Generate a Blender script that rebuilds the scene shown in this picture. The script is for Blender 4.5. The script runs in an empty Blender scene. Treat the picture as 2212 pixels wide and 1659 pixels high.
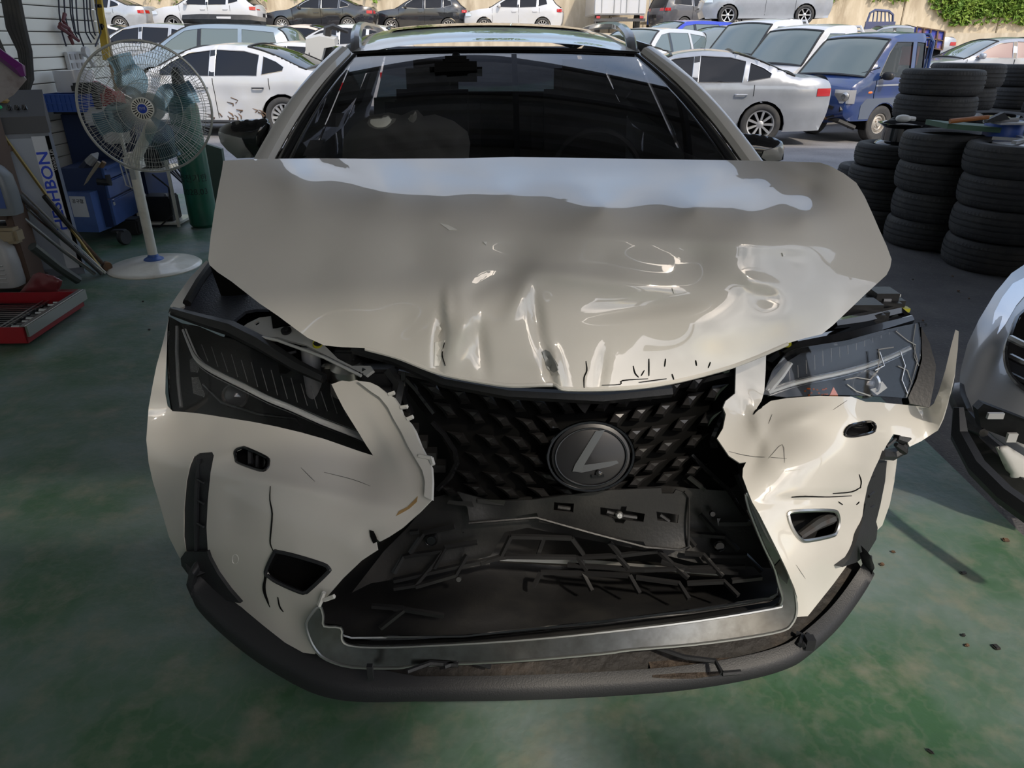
import bpy, bmesh, math, random
import numpy as np
from mathutils import Vector, Matrix
from mathutils.geometry import delaunay_2d_cdt
random.seed(7); rng = np.random.default_rng(7)
S = bpy.context.scene; COL = S.collection
PI = math.pi
# ---------------- camera ----------------
F = 1560.0; PW, PH = 2212, 1659; PITCH = math.radians(25.5); CH = 1.48
cd = bpy.data.cameras.new('camera'); cam = bpy.data.objects.new('camera', cd); COL.objects.link(cam)
cd.sensor_width = 36; cd.sensor_fit = 'HORIZONTAL'; cd.lens = F / PW * 36; cd.clip_start = .02; cd.clip_end = 500
cam.location = (0, 0, CH); cam.rotation_euler = (PI/2 - PITCH, 0, 0)
S.camera = cam
# ---------------- world, sun, exposure ----------------
W = bpy.data.worlds.new('sky'); S.world = W; W.use_nodes = True
nt = W.node_tree; nt.nodes.clear()
out = nt.nodes.new('ShaderNodeOutputWorld'); bg = nt.nodes.new('ShaderNodeBackground')
sky = nt.nodes.new('ShaderNodeTexSky'); sky.sky_type = 'NISHITA'; sky.sun_disc = False
sky.sun_elevation = math.radians(42); sky.sun_rotation = math.radians(150); sky.air_density = 1.2; sky.dust_density = 2.5
tcw = nt.nodes.new('ShaderNodeTexCoord'); nz = nt.nodes.new('ShaderNodeTexNoise'); nz.inputs['Scale'].default_value = 2.2; nz.inputs['Detail'].default_value = 5
rp = nt.nodes.new('ShaderNodeValToRGB'); rp.color_ramp.elements[0].position = .38; rp.color_ramp.elements[1].position = .62
mxw = nt.nodes.new('ShaderNodeMix'); mxw.data_type = 'RGBA'; mxw.inputs[7].default_value = (3.0, 3.3, 3.9, 1)
nt.links.new(tcw.outputs['Generated'], nz.inputs['Vector']); nt.links.new(nz.outputs['Fac'], rp.inputs[0])
nt.links.new(rp.outputs[0], mxw.inputs[0]); nt.links.new(sky.outputs[0], mxw.inputs[6])
nt.links.new(mxw.outputs[2], bg.inputs[0]); bg.inputs[1].default_value = 0.31
nt.links.new(bg.outputs[0], out.inputs[0])
sd = bpy.data.lights.new('sun', 'SUN'); sun = bpy.data.objects.new('sun', sd); COL.objects.link(sun)
sd.energy = 2.9; sd.angle = math.radians(2.5); sd.color = (1, .90, .75)
SUN_EL = math.radians(46); SUN_AZ = math.radians(28)      # azimuth: behind the camera, towards the right
sun_dir = Vector((math.sin(SUN_AZ)*math.cos(SUN_EL), -math.cos(SUN_AZ)*math.cos(SUN_EL), math.sin(SUN_EL)))
sun.rotation_euler = sun_dir.to_track_quat('Z', 'Y').to_euler(); sun.location = (4, -8, 9)
S.view_settings.view_transform = 'Standard'; S.view_settings.look = 'None'
S.view_settings.exposure = 0.03; S.view_settings.gamma = 1; S.view_settings.use_curve_mapping = False
# ---------------- pixel helpers (used to read positions off the photograph) ----------------
_cp, _sp = math.cos(PITCH), math.sin(PITCH)
def ray(u, v):
    a = (u - PW/2) / F; b = (PH/2 - v) / F
    return Vector((a, _cp + b*_sp, -_sp + b*_cp))
def P(u, v, Y): d = ray(u, v); return Vector((d.x*Y/d.y, Y, CH + d.z*Y/d.y))
def PZ(u, v, Z): d = ray(u, v); k = (Z - CH)/d.z; return Vector((d.x*k, d.y*k, Z))
def PX(u, v, X): d = ray(u, v); k = X/d.x; return Vector((X, d.y*k, CH + d.z*k))
# ---------------- materials ----------------
MATS = {}
def mat(name, col, rough=.5, metal=0, coat=0, spec=.5, noise=None, bump=None, trans=0, emit=0, alpha=1, ior=1.45, noise2=None):
    """noise=(scale, col2, lo, hi) mixes a second colour in by a noise; bump=(scale, strength)"""
    if name in MATS: return MATS[name]
    m = bpy.data.materials.new(name); m.use_nodes = True; n = m.node_tree; b = n.nodes['Principled BSDF']
    b.inputs['Base Color'].default_value = (*col, 1); b.inputs['Roughness'].default_value = rough
    b.inputs['Metallic'].default_value = metal; b.inputs['Coat Weight'].default_value = coat; b.inputs['Coat Roughness'].default_value = .02; b.inputs['Coat IOR'].default_value = 1.6
    b.inputs['Specular IOR Level'].default_value = spec; b.inputs['Transmission Weight'].default_value = trans
    b.inputs['Alpha'].default_value = alpha; b.inputs['IOR'].default_value = ior
    if emit: b.inputs['Emission Color'].default_value = (*col, 1); b.inputs['Emission Strength'].default_value = emit
    tc = n.nodes.new('ShaderNodeTexCoord')
    last = None
    for q in (noise, noise2):
        if not q: continue
        t = n.nodes.new('ShaderNodeTexNoise'); t.inputs['Scale'].default_value = q[0]; t.inputs['Detail'].default_value = 6; t.inputs['Roughness'].default_value = .6
        r = n.nodes.new('ShaderNodeMapRange'); r.inputs[1].default_value = q[2]; r.inputs[2].default_value = q[3]
        x = n.nodes.new('ShaderNodeMix'); x.data_type = 'RGBA'
        if last: n.links.new(last, x.inputs[6])
        else: x.inputs[6].default_value = (*col, 1)
        x.inputs[7].default_value = (*q[1], 1)
        vin = tc.outputs['Object']
        if len(q) > 4:
            mp = n.nodes.new('ShaderNodeMapping'); mp.inputs['Scale'].default_value = q[4]; n.links.new(vin, mp.inputs[0]); vin = mp.outputs[0]
        n.links.new(vin, t.inputs['Vector']); n.links.new(t.outputs['Fac'], r.inputs[0]); n.links.new(r.outputs[0], x.inputs[0])
        last = x.outputs[2]
    if last: n.links.new(last, b.inputs['Base Color'])
    if bump:
        t = n.nodes.new('ShaderNodeTexNoise'); t.inputs['Scale'].default_value = bump[0]; t.inputs['Detail'].default_value = 5
        u = n.nodes.new('ShaderNodeBump'); u.inputs['Strength'].default_value = bump[1]; u.inputs['Distance'].default_value = .02
        n.links.new(tc.outputs['Object'], t.inputs['Vector']); n.links.new(t.outputs['Fac'], u.inputs['Height']); n.links.new(u.outputs[0], b.inputs['Normal'])
    MATS[name] = m; return m
pearl = mat('pearl_white_paint', (.60, .58, .54), .4, coat=1, spec=.25, noise=(3, (.575, .555, .515), .4, .7)); pearl.node_tree.nodes['Principled BSDF'].inputs['Coat IOR'].default_value = 1.75
pearl_in = mat('torn_white_plastic', (.62, .61, .58), .45)
blk_gloss = mat('gloss_black', (.008, .008, .009), .12, coat=.5)
blk_plastic = mat('black_plastic', (.016, .016, .017), .42, noise=(9, (.03, .029, .028), .45, .75), bump=(120, .05))
blk_trim = mat('grained_black_trim', (.018, .019, .022), .5, bump=(300, .1))
blk_matte = mat('matte_black', (.006, .006, .006), .9, spec=.1)
chrome = mat('satin_chrome', (.24, .24, .24), .24, metal=1, noise=(25, (.16, .155, .15), .4, .7))
steel = mat('steel', (.5, .5, .49), .35, metal=1)
darksteel = mat('dark_steel', (.12, .12, .12), .45, metal=.8, noise=(20, (.1, .06, .04), .5, .75))
rust = mat('rusty_steel', (.2, .12, .07), .8, metal=.2, noise=(14, (.08, .06, .05), .4, .6), bump=(40, .3))
rubber = mat('tyre_rubber', (.042, .042, .044), .7, spec=.35, noise=(6, (.07, .067, .062), .45, .75), bump=(60, .15))
tint = mat('tinted_glass', (.004, .004, .006), .02, coat=0, spec=.6)
tint_see = mat('tinted_windscreen', (.42, .42, .44), .0, trans=1, ior=1.45, spec=.5)
clear = mat('clear_lens', (.95, .96, .97), .01, trans=1, ior=1.3)
chars = mat('airbag_cloth', (.55, .54, .47), .9, bump=(8, .3))
white = mat('white_paint', (.50, .51, .54), .28, coat=.8, noise=(4, (.49, .49, .49), .45, .75))
silver = mat('silver_paint', (.36, .38, .42), .3, metal=.35, coat=.9, noise=(4, (.32, .34, .37), .4, .7))
greyp = mat('grey_blue_paint', (.22, .28, .34), .3, metal=.3, coat=.9)
blackp = mat('black_paint', (.012, .013, .017), .2, coat=1)
bluep = mat('blue_paint', (.012, .035, .15), .3, coat=.8, noise=(3, (.018, .04, .12), .4, .6))
blued = mat('grey_lower_paint', (.09, .11, .15), .4, coat=.4)
redl = mat('red_lens', (.42, .008, .012), .15, coat=1)
orangel = mat('orange_lens', (.8, .17, .01), .2, coat=1)
lampl = mat('headlamp_reflector', (.75, .75, .76), .12, metal=.8)
rimm = mat('alloy_rim', (.55, .55, .56), .3, metal=.7)
# ---------------- mesh builders ----------------
class MB:
    def __init__(s): s.v = []; s.f = []; s.flat = []
    def add(s, vs, fs):
        b = len(s.v); s.v += [tuple(x) for x in vs]; s.f += [tuple(i + b for i in f) for f in fs]; return s
    def box(s, c, d, R=None, bev=0):
        hx, hy, hz = d[0]/2, d[1]/2, d[2]/2
        if bev:
            bm = bmesh.new(); bmesh.ops.create_cube(bm, size=1)
            for v in bm.verts: v.co = Vector((v.co.x*d[0], v.co.y*d[1], v.co.z*d[2]))
            bmesh.ops.bevel(bm, geom=bm.edges[:], offset=min(bev, min(d)*.45), segments=2, affect='EDGES')
            vs = [v.co.copy() for v in bm.verts]; fs = [[v.index for v in f.verts] for f in bm.faces]; bm.free()
        else:
            vs = [Vector((x*hx, y*hy, z*hz)) for z in (-1, 1) for y in (-1, 1) for x in (-1, 1)]
            fs = [(0, 2, 3, 1), (4, 5, 7, 6), (0, 1, 5, 4), (2, 6, 7, 3), (0, 4, 6, 2), (1, 3, 7, 5)]
        if R is not None: vs = [R @ v for v in vs]
        c = Vector(c); return s.add([v + c for v in vs], fs)
    def tube(s, pts, r, n=8, cap=True, flat=1):
        pts = [Vector(p) for p in pts]; N = len(pts); rs = r if isinstance(r, (list, tuple)) else [r]*N
        vs = []; up = None
        for i, p in enumerate(pts):
            t = (pts[min(i+1, N-1)] - pts[max(i-1, 0)])
            if t.length < 1e-9: t = Vector((0, 0, 1))
            t.normalize()
            if up is None: up = Vector((0, 0, 1)) if abs(t.z) < .9 else Vector((0, 1, 0))
            x = t.cross(up)
            if x.length < 1e-6: x = t.orthogonal()
            x.normalize(); y = x.cross(t).normalized(); up = y
            for k in range(n):
                a = 2*PI*k/n + (PI/n if n == 4 else 0); vs.append(p + (x*math.cos(a) + y*math.sin(a)*flat)*rs[i])
        fs = []
        for i in range(N-1):
            for k in range(n): fs.append((i*n+k, i*n+(k+1) % n, (i+1)*n+(k+1) % n, (i+1)*n+k))
        if cap: fs += [tuple(range(n))[::-1], tuple((N-1)*n+k for k in range(n))]
        return s.add(vs, fs)
    def cyl(s, a, b, r, n=20, r2=None): return s.tube([a, b], [r, r if r2 is None else r2], n)
    def lathe(s, prof, n=32, M=None, mod=None):
        """prof: list of (radius, height) about local Z"""
        vs = []
        for j in range(n):
            a = 2*PI*j/n
            for i, (r, z) in enumerate(prof):
                rr = r + (mod(i, j) if mod else 0)
                p = Vector((rr*math.cos(a), rr*math.sin(a), z)); vs.append(M @ p if M else p)
        m = len(prof); fs = []
        for j in range(n):
            for i in range(m-1): fs.append((j*m+i, ((j+1) % n)*m+i, ((j+1) % n)*m+i+1, j*m+i+1))
        return s.add(vs, fs)
    def grid(s, g):
        """g: rows of points"""
        R, C = len(g), len(g[0]); return s.add([p for r in g for p in r], [(i*C+j, i*C+j+1, (i+1)*C+j+1, (i+1)*C+j) for i in range(R-1) for j in range(C-1)])
    def prism(s, poly, off):
        """solid from a 3D polygon and an offset vector"""
        n = len(poly); poly = [Vector(p) for p in poly]; off = Vector(off)
        return s.add(poly + [p + off for p in poly], [tuple(range(n))[::-1], tuple(n+i for i in range(n))] + [(i, (i+1) % n, n+(i+1) % n, n+i) for i in range(n)])
def mesh_of(name, mb, m, smooth=True, ang=35, mats=None, fm=None):
    me = bpy.data.meshes.new(name); me.from_pydata([tuple(v) for v in mb.v], [], mb.f); me.update()
    for x in (mats or [m]): me.materials.append(x)
    if smooth:
        me.polygons.foreach_set('use_smooth', [True]*len(me.polygons)); me.set_sharp_from_angle(angle=math.radians(ang))
    if fm: me.polygons.foreach_set('material_index', fm)
    return me
def pieces(mb):
    """groups of loose islands of a mesh that lie far apart: lists of face indices"""
    n = len(mb.v); par = list(range(n))
    def fd(i):
        while par[i] != i: par[i] = par[par[i]]; i = par[i]
        return i
    for f in mb.f:
        r0 = fd(f[0])
        for j in f[1:]:
            r1 = fd(j)
            if r1 != r0: par[r1] = r0
    rt = np.array([fd(f[0]) for f in mb.f]); ids, isl = np.unique(rt, return_inverse=True); k = len(ids)
    if k < 2 or k > 300: return None
    V = np.array([tuple(v) for v in mb.v]); lo = np.full((k, 3), 1e9); hi = -lo
    for f, i in zip(mb.f, isl): q = V[list(f)]; lo[i] = np.minimum(lo[i], q.min(0)); hi[i] = np.maximum(hi[i], q.max(0))
    sz = (hi-lo).max(1); gap = np.maximum(0, np.maximum(lo[:, None]-hi[None], lo[None]-hi[:, None]))
    near = np.sqrt((gap**2).sum(2)) <= np.maximum(.0195, .49*np.maximum(sz[:, None], sz[None])); c = list(range(k))
    for a in range(k):
        for b in np.nonzero(near[a])[0]:
            if c[a] != c[b]: o, w = c[b], c[a]; c = [w if x == o else x for x in c]
    g = {}
    for fi, i in enumerate(isl): g.setdefault(c[i], []).append(fi)
    return list(g.values()) if 1 < len(g) <= 40 else None
def obj(name, mb, m, parent=None, world=True, smooth=True, ang=35, label=None, kind=None, recalc=True):
    if isinstance(mb, MB) and parent is not None and kind is None and name not in ('crown',):
        ps = pieces(mb)
        if ps:
            first = None
            for p in ps:
                u = sorted({i for f in p for i in mb.f[f]}); mp = {x: i for i, x in enumerate(u)}; q = MB(); q.v = [mb.v[i] for i in u]; q.f = [tuple(mp[i] for i in mb.f[f]) for f in p]
                o = _obj(name, q, m, parent, world, smooth, ang, label, kind, recalc); first = first or o
            return first
    return _obj(name, mb, m, parent, world, smooth, ang, label, kind, recalc)
def _obj(name, mb, m, parent=None, world=True, smooth=True, ang=35, label=None, kind=None, recalc=True):
    me = mb if isinstance(mb, bpy.types.Mesh) else None
    if me is None:
        if world and parent is not None:
            o = parent
            off = Vector((0, 0, 0))
            while o is not None: off += o.location; o = o.parent
            mb.v = [(x-off.x, y-off.y, z-off.z) for x, y, z in mb.v]
        me = mesh_of(name, mb, m, smooth, ang)
        if recalc:
            bm = bmesh.new(); bm.from_mesh(me); bmesh.ops.recalc_face_normals(bm, faces=bm.faces); bm.to_mesh(me); bm.free()
    o = bpy.data.objects.new(name, me); COL.objects.link(o)
    if parent is not None: o.parent = parent
    if label: o['label'] = label
    if kind: o['kind'] = kind
    return o
def root(name, loc, label, cat, group=None, rz=0, rot=None):
    o = bpy.data.objects.new(name, None); COL.objects.link(o); o.location = loc; o.rotation_euler = rot or (0, 0, rz)
    o.empty_display_size = .1
    o['label'] = label; o['category'] = cat
    if group: o['group'] = group
    return o
def tag(o, label, cat, group=None):
    o['label'] = label; o['category'] = cat
    if group: o['group'] = group
    return o
def single(name, mb, m, label, cat, group=None, loc=None, **k):
    """a thing that is one mesh given in world coordinates; origin moved to its base"""
    if loc is None:
        xs = np.array(mb.v); loc = ((xs[:, 0].min()+xs[:, 0].max())/2, (xs[:, 1].min()+xs[:, 1].max())/2, xs[:, 2].min())
    mb.v = [(x-loc[0], y-loc[1], z-loc[2]) for x, y, z in mb.v]
    o = obj(name, mb, m, None, **k); o.location = loc; return tag(o, label, cat, group)
def struct(name, mb, m, **k):
    o = obj(name, mb, m, None, **k); o['kind'] = 'structure'; return o
def dup(r, **k):
    def cp(o, par):
        c = o.copy(); COL.objects.link(c); c.parent = par
        for ch in o.children: cp(ch, c)
        return c
    c = cp(r, None)
    for a, b in k.items():
        if a == 'loc': c.location = b
        elif a == 'rot': c.rotation_euler = b
        elif a == 'scale': c.scale = b
        else: c[a] = b
    return c
def catmull(pts, n=6, closed=False):
    pts = [np.array(p, float) for p in pts]; N = len(pts); o = []
    rng_ = range(N if closed else N-1)
    for i in rng_:
        p1, p2 = pts[i], pts[(i+1) % N]
        p0 = pts[i-1] if (closed or i > 0) else 2*p1-p2
        p3 = pts[(i+2) % N] if (closed or i < N-2) else 2*p2-p1
        for k in range(n):
            t = k/n; o.append(.5*((2*p1)+(-p0+p2)*t+(2*p0-5*p1+4*p2-p3)*t*t+(-p0+3*p1-3*p2+p3)*t**3))
    if not closed: o.append(pts[-1])
    return o
# scattered interpolation and outlined panels
def rbf(ctrl, kern='tps', sc=400.0):
    c = np.array(ctrl, float); X = c[:, :2]/sc; y = c[:, 2]
    def k(r): return r*r*np.log(r+1e-9) if kern == 'tps' else r
    r = np.linalg.norm(X[:, None]-X[None], axis=2); n = len(c)
    A = np.zeros((n+3, n+3)); A[:n, :n] = k(r)+np.eye(n)*1e-6; Pm = np.c_[np.ones(n), X]; A[:n, n:] = Pm; A[n:, :n] = Pm.T
    w = np.linalg.solve(A, np.r_[y, 0, 0, 0])
    def f(U):
        U = np.atleast_2d(np.array(U, float))[:, :2]/sc
        return k(np.linalg.norm(U[:, None]-X[None], axis=2)) @ w[:n] + np.c_[np.ones(len(U)), U] @ w[n:]
    return f
def inpoly(pts, poly):
    pts = np.asarray(pts); x, y = pts[:, 0], pts[:, 1]; ins = np.zeros(len(pts), bool); n = len(poly)
    for i in range(n):
        x1, y1 = poly[i][:2]; x2, y2 = poly[(i+1) % n][:2]
        if y1 == y2: continue
        c = ((y1 > y) != (y2 > y)) & (x < (x2-x1)*(y-y1)/(y2-y1)+x1); ins ^= c
    return ins
def dens(poly, step, closed=True):
    o = []; n = len(poly)
    for i in range(n if closed else n-1):
        a = np.array(poly[i], float)[:2]; b = np.array(poly[(i+1) % n], float)[:2]; k = max(1, int(round(np.linalg.norm(b-a)/step)))
        o += [a+(b-a)*j/k for j in range(k)]
    if not closed: o.append(np.array(poly[-1], float)[:2])
    return o
def tri2d(outline, holes, step, extra=None, cuts=()):
    """2D triangulation of an outlined sheet with holes -> verts, tris"""
    vs = []; es = []
    loops = [dens(outline, step)]+[dens(h, step) for h in holes]
    for L in loops:
        b = len(vs); vs += list(L); es += [(b+i, b+(i+1) % len(L)) for i in range(len(L))]
    for c in cuts:
        L = dens(c, step, False); b = len(vs); vs += list(L); es += [(b+i, b+i+1) for i in range(len(L)-1)]
    o = np.array(outline, float)[:, :2]; x0, y0 = o.min(0); x1, y1 = o.max(0)
    gx = np.arange(x0+step/2, x1, step); gy = np.arange(y0+step*.43, y1, step*.87)
    G = np.array([(x+(step/2 if j % 2 else 0), y) for j, y in enumerate(gy) for x in gx])
    if extra is not None: G = np.r_[G, np.array(extra)] if len(G) else np.array(extra)
    if len(G):
        m = inpoly(G, outline)
        for h in holes: m &= ~inpoly(G, h)
        G = G[m]
        if len(G):
            B = np.array(vs); d = np.min(np.linalg.norm(G[:, None]-B[None], axis=2), axis=1); G = G[d > step*.45]
    vs = [Vector((float(a[0]), float(a[1]))) for a in list(vs)+list(G)]
    r = delaunay_2d_cdt(vs, es, [], 0, 1e-6)
    V = np.array([tuple(v) for v in r[0]]); T = [t for t in r[2]]
    T = [q for t in T for q in ([t] if len(t) == 3 else [(t[0], t[i], t[i+1]) for i in range(1, len(t)-1)])]
    T = np.array(T); C = V[T].mean(1); m = inpoly(C, outline)
    for h in holes: m &= ~inpoly(C, h)
    return V, T[m]
def sheet(V3, T, th, toward=None):
    """thickened sheet MB from 3D verts and tris; rim has its own verts. toward: vector the front faces"""
    V3 = np.array(V3, float); T = np.array(T)
    n = np.cross(V3[T[:, 1]]-V3[T[:, 0]], V3[T[:, 2]]-V3[T[:, 0]])
    if toward is not None:
        t = np.asarray(toward, float); t = t if t.ndim == 1 else t
        if (n @ t if t.ndim == 1 else 0).sum() < 0: T = T[:, ::-1]; n = -n
    vn = np.zeros_like(V3)
    for k in range(3): np.add.at(vn, T[:, k], n)
    vn /= np.linalg.norm(vn, axis=1)[:, None]+1e-12
    used = np.unique(T); mp = -np.ones(len(V3), int); mp[used] = np.arange(len(used)); V3, vn, T = V3[used], vn[used], mp[T]; N = len(V3)
    mb = MB()
    if not th: return mb.add(V3, T.tolist())
    fs = T.tolist()+(T[:, ::-1]+N).tolist(); ec = set()
    for t in T.tolist(): ec.update(((t[0], t[1]), (t[1], t[2]), (t[2], t[0])))
    fs += [(a, a+N, b+N, b) for a, b in ec if (b, a) not in ec]
    mb.add(np.r_[V3, V3-vn*th], fs)
    return mb
def panel(name, outline, depth, m, parent, holes=(), step=14, th=.003, disp=None, extra=None, ang=50, **k):
    """outline in photograph pixels, depth: function of pixels giving the distance Y, real thickness th"""
    V, T = tri2d(outline, holes, step, extra)
    Y = depth(V)
    if disp is not None: Y = Y+disp(V)
    V3 = [P(a, b, y) for (a, b), y in zip(V, Y)]
    return obj(name, sheet(V3, T, th, (0, -1, .7)), m, parent, ang=ang, recalc=False, **k)
def lift(mb_pts, depth, off=0):
    """pixel polyline -> 3D points on the depth surface, off metres nearer"""
    Y = depth(np.array([p[:2] for p in mb_pts])); return [P(p[0], p[1], y-off-(p[2] if len(p) > 2 else 0)) for p, y in zip(mb_pts, Y)]
def text(body, size, M, m, parent, name='lettering', bold=0, ext=.0008, align='CENTER', world=False):
    c = bpy.data.curves.new(name, 'FONT'); c.body = body; c.size = size; c.align_x = align; c.align_y = 'CENTER'; c.extrude = ext; c.offset = bold; c.resolution_u = 3
    t = bpy.data.objects.new('t', c); COL.objects.link(t); dg = bpy.context.evaluated_depsgraph_get()
    me = bpy.data.meshes.new_from_object(t.evaluated_get(dg)); bpy.data.objects.remove(t)
    me.transform(M)
    if world:
        off = Vector((0, 0, 0)); q = parent
        while q is not None: off += q.location; q = q.parent
        me.transform(Matrix.Translation(-off))
    me.materials.clear(); me.materials.append(m); me.name = name
    o = bpy.data.objects.new(name, me); COL.objects.link(o); o.parent = parent; return o
def frame(o, x, y):
    """matrix with origin o, local x axis along x and y along y (z = x cross y)"""
    x = Vector(x).normalized(); y = Vector(y); z = x.cross(y).normalized(); y = z.cross(x)
    return Matrix(((x.x, y.x, z.x, o[0]), (x.y, y.y, z.y, o[1]), (x.z, y.z, z.z, o[2]), (0, 0, 0, 1)))
# ================= structure =================
floor_m = mat('green_worn_floor_paint', (.05, .12, .06), .38, spec=.5, noise=(1.3, (.18, .225, .225), .40, .64), noise2=(7, (.22, .22, .17), .5, .8), bump=(30, .15))
def tune_floor(m):
    """worn swirls and scratches in the floor paint; also varies its gloss"""
    n = m.node_tree; b = n.nodes['Principled BSDF']; tc = n.nodes['Texture Coordinate']
    w = n.nodes.new('ShaderNodeTexWave'); w.inputs['Scale'].default_value = 3.3; w.inputs['Distortion'].default_value = 22; w.inputs['Detail'].default_value = 5; w.inputs['Detail Scale'].default_value = 2
    r = n.nodes.new('ShaderNodeMapRange'); r.inputs[1].default_value = .7; r.inputs[2].default_value = 1.0; r.inputs[4].default_value = .16
    x = n.nodes.new('ShaderNodeMix'); x.data_type = 'RGBA'; x.inputs[7].default_value = (.19, .21, .17, 1)
    src = b.inputs['Base Color'].links[0].from_socket
    n.links.new(tc.outputs['Object'], w.inputs[0]); n.links.new(w.outputs['Fac'], r.inputs[0]); n.links.new(r.outputs[0], x.inputs[0])
    n.links.new(src, x.inputs[6]); n.links.new(x.outputs[2], b.inputs['Base Color'])
    t = n.nodes.new('ShaderNodeTexNoise'); t.inputs['Scale'].default_value = 2.5; t.inputs['Detail'].default_value = 8
    q = n.nodes.new('ShaderNodeMapRange'); q.inputs[3].default_value = .28; q.inputs[4].default_value = .62
    n.links.new(tc.outputs['Object'], t.inputs[0]); n.links.new(t.outputs['Fac'], q.inputs[0]); n.links.new(q.outputs[0], b.inputs['Roughness'])
tune_floor(floor_m)
asph = mat('grey_asphalt', (.085, .083, .088), .85, noise=(3, (.13, .125, .125), .4, .7), noise2=(60, (.17, .165, .16), .55, .8), bump=(90, .4))
yard = mat('pale_yard_concrete', (.21, .205, .21), .85, noise=(1.2, (.15, .145, .15), .4, .7), noise2=(30, (.27, .265, .26), .5, .8), bump=(50, .3))
wallm = mat('cream_metal_siding', (.80, .80, .75), .5, noise=(2.5, (.52, .52, .48), .52, .78), noise2=(12, (.16, .15, .13), .66, .78))
retm = mat('streaked_retaining_concrete', (.47, .40, .30), .9, noise=(1.1, (.24, .19, .13), .5, .78, (1, 1, .12)), noise2=(3, (.58, .51, .40), .45, .7, (1, 1, .3)), bump=(6, .4))
ceilm = mat('ribbed_roof_sheet', (.42, .42, .42), .55, noise=(1, (.22, .22, .22), .4, .7))
beamm = mat('roof_beam_steel', (.12, .12, .125), .5)
leafm = mat('vine_leaf', (.10, .19, .025), .6, noise=(3, (.20, .28, .04), .4, .7))
barkm = mat('bark', (.09, .065, .045), .9)
hillm = mat('grassy_bank', (.05, .085, .025), .95, noise=(2, (.09, .12, .03), .4, .7))
GX = 1.69; GE = 7.8
struct('floor', MB().box(((-4.0+GX)/2, (GE-6)/2, -.06), (GX+4.0, GE+6, .12)), floor_m, smooth=False)
def gz(Y, x=0):
    return float(np.interp(Y, [9, 14, 17, 28, 33.6], [0, -.12, -.12, .5, .5]))-.015*x*min(1, max(0, (Y-9)/5))*(1 if Y < 17 else max(0, (28-Y)/11))
def PG(u, v):
    'where the ray of a pixel meets the yard ground'
    d = ray(u, v); k = 6.0
    while k < 45 and CH+d.z*k/d.y > gz(k, d.x*k/d.y): k += .01
    return P(u, v, k)
g = MB(); rows = []
ys = [-9, -6, 0, 3, 5, 7.79]+[7.8+.25*i for i in range(24)]+[14, 17, 22, 28, 33.6]
rows = [[Vector((x, y, gz(y)-.004)) for x in (GX+.001, 4, 9, 30)] for y in ys if y < 7.8]
g.grid(rows)
struct('ground', g, asph, label='grey asphalt apron beside the garage floor')
g = MB(); g.grid([[Vector((x, y, gz(y, x)-.004)) for x in np.linspace(-45, 45, 40)] for y in ys if y >= 7.79])
struct('yard_ground', g, yard)
TY, TZ, RY = 33.6, 1.72, 41.5
g = MB(); g.box((0, (TY+RY)/2, TZ-1.0), (110, RY-TY, 2.0)); struct('terrace', g, retm, smooth=False)
# retaining wall cast in bays
rw = bpy.data.objects.new('retaining_wall', None); COL.objects.link(rw); rw.location = (0, RY, TZ); rw['kind'] = 'structure'
for i in range(18):
    x = -45+5.0*i+2.5
    b = MB().box((x, RY+.25, TZ+2.6), (4.95, .5, 5.2), bev=.03); obj('concrete_bay', b, retm, rw)
b = MB().box((0, RY+.3, TZ+5.25), (92, .8, .2)); obj('coping', b, retm, rw)
g = MB(); g.grid([[Vector((x, RY+.6+6*j, TZ+5.2+2.2*j+.6*math.sin(x*.3+j))) for x in np.linspace(-60, 60, 30)] for j in range(6)])
struct('hillside', g, hillm)
def leaves(name, blobs, n, size, m, label, cat=None, parent=None, seed=3):
    r = np.random.default_rng(seed); mb = MB(); tot = sum(b[3]*b[4]*b[5] for b in blobs)
    for (x, y, z, sx, sy, sz) in blobs:
        for _ in range(int(n*sx*sy*sz/tot)):
            d = r.normal(size=3); d /= np.linalg.norm(d); d *= r.uniform(.55, 1)**.5
            c = Vector((x+d[0]*sx, y+d[1]*sy, z+d[2]*sz)); s = size*r.uniform(.6, 1.3)
            a = Vector(r.normal(size=3)).normalized(); b_ = a.orthogonal().normalized()
            mb.add([c+a*s, c+b_*s*.6, c-a*s, c-b_*s*.6+a.cross(b_)*s*.3], [(0, 1, 2), (0, 2, 3)])
    o = obj(name, mb, m, parent, smooth=False, recalc=False); o['kind'] = 'stuff'
    if parent is None: tag(o, label, cat)
    return o
def vine(u0, u1, v1, n, label, seed, dn=3.2):
    r = np.random.default_rng(seed); bl = []
    a = P(u0, 30, RY-.1).x; b = P(u1, 30, RY-.1).x; zt = TZ+5.3; zb = P(1106, v1, RY-.1).z
    for k in range(max(3, int((b-a)*dn))):
        x = r.uniform(a, b); z1 = zb+(zt-zb)*r.uniform(0, .5)*(1 if dn < 5 else .4)
        z = zt
        while z > z1: bl.append((x+r.normal()*.2, RY-.14, z, .5, .2, .35)); z -= .35
    leaves('hanging_vine', bl, int(n*1.4), .13, leafm, label, 'vine', seed=seed)
vine(2020, 2280, 50, 22000, 'dense block of green vines filling the top right corner of the wall', 4, 7)
vine(1790, 2020, 22, 4000, 'ragged fringe of green vines right of the raised silver minivan', 5)
vine(1640, 1800, 10, 900, 'fringe of vines along the wall top above the silver minivan', 6)
vine(640, 800, 20, 1500, 'green vines on the wall above the black sedan', 8)
vine(780, 930, 8, 500, 'short vine tufts on the wall above the dark hatchback', 9)
vine(330, 400, 30, 500, 'thin vine trailing between the silver sedan and white hatchback', 10)
vine(520, 620, 10, 500, 'thin vine trailing on the wall behind the white hatchback', 11)
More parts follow.
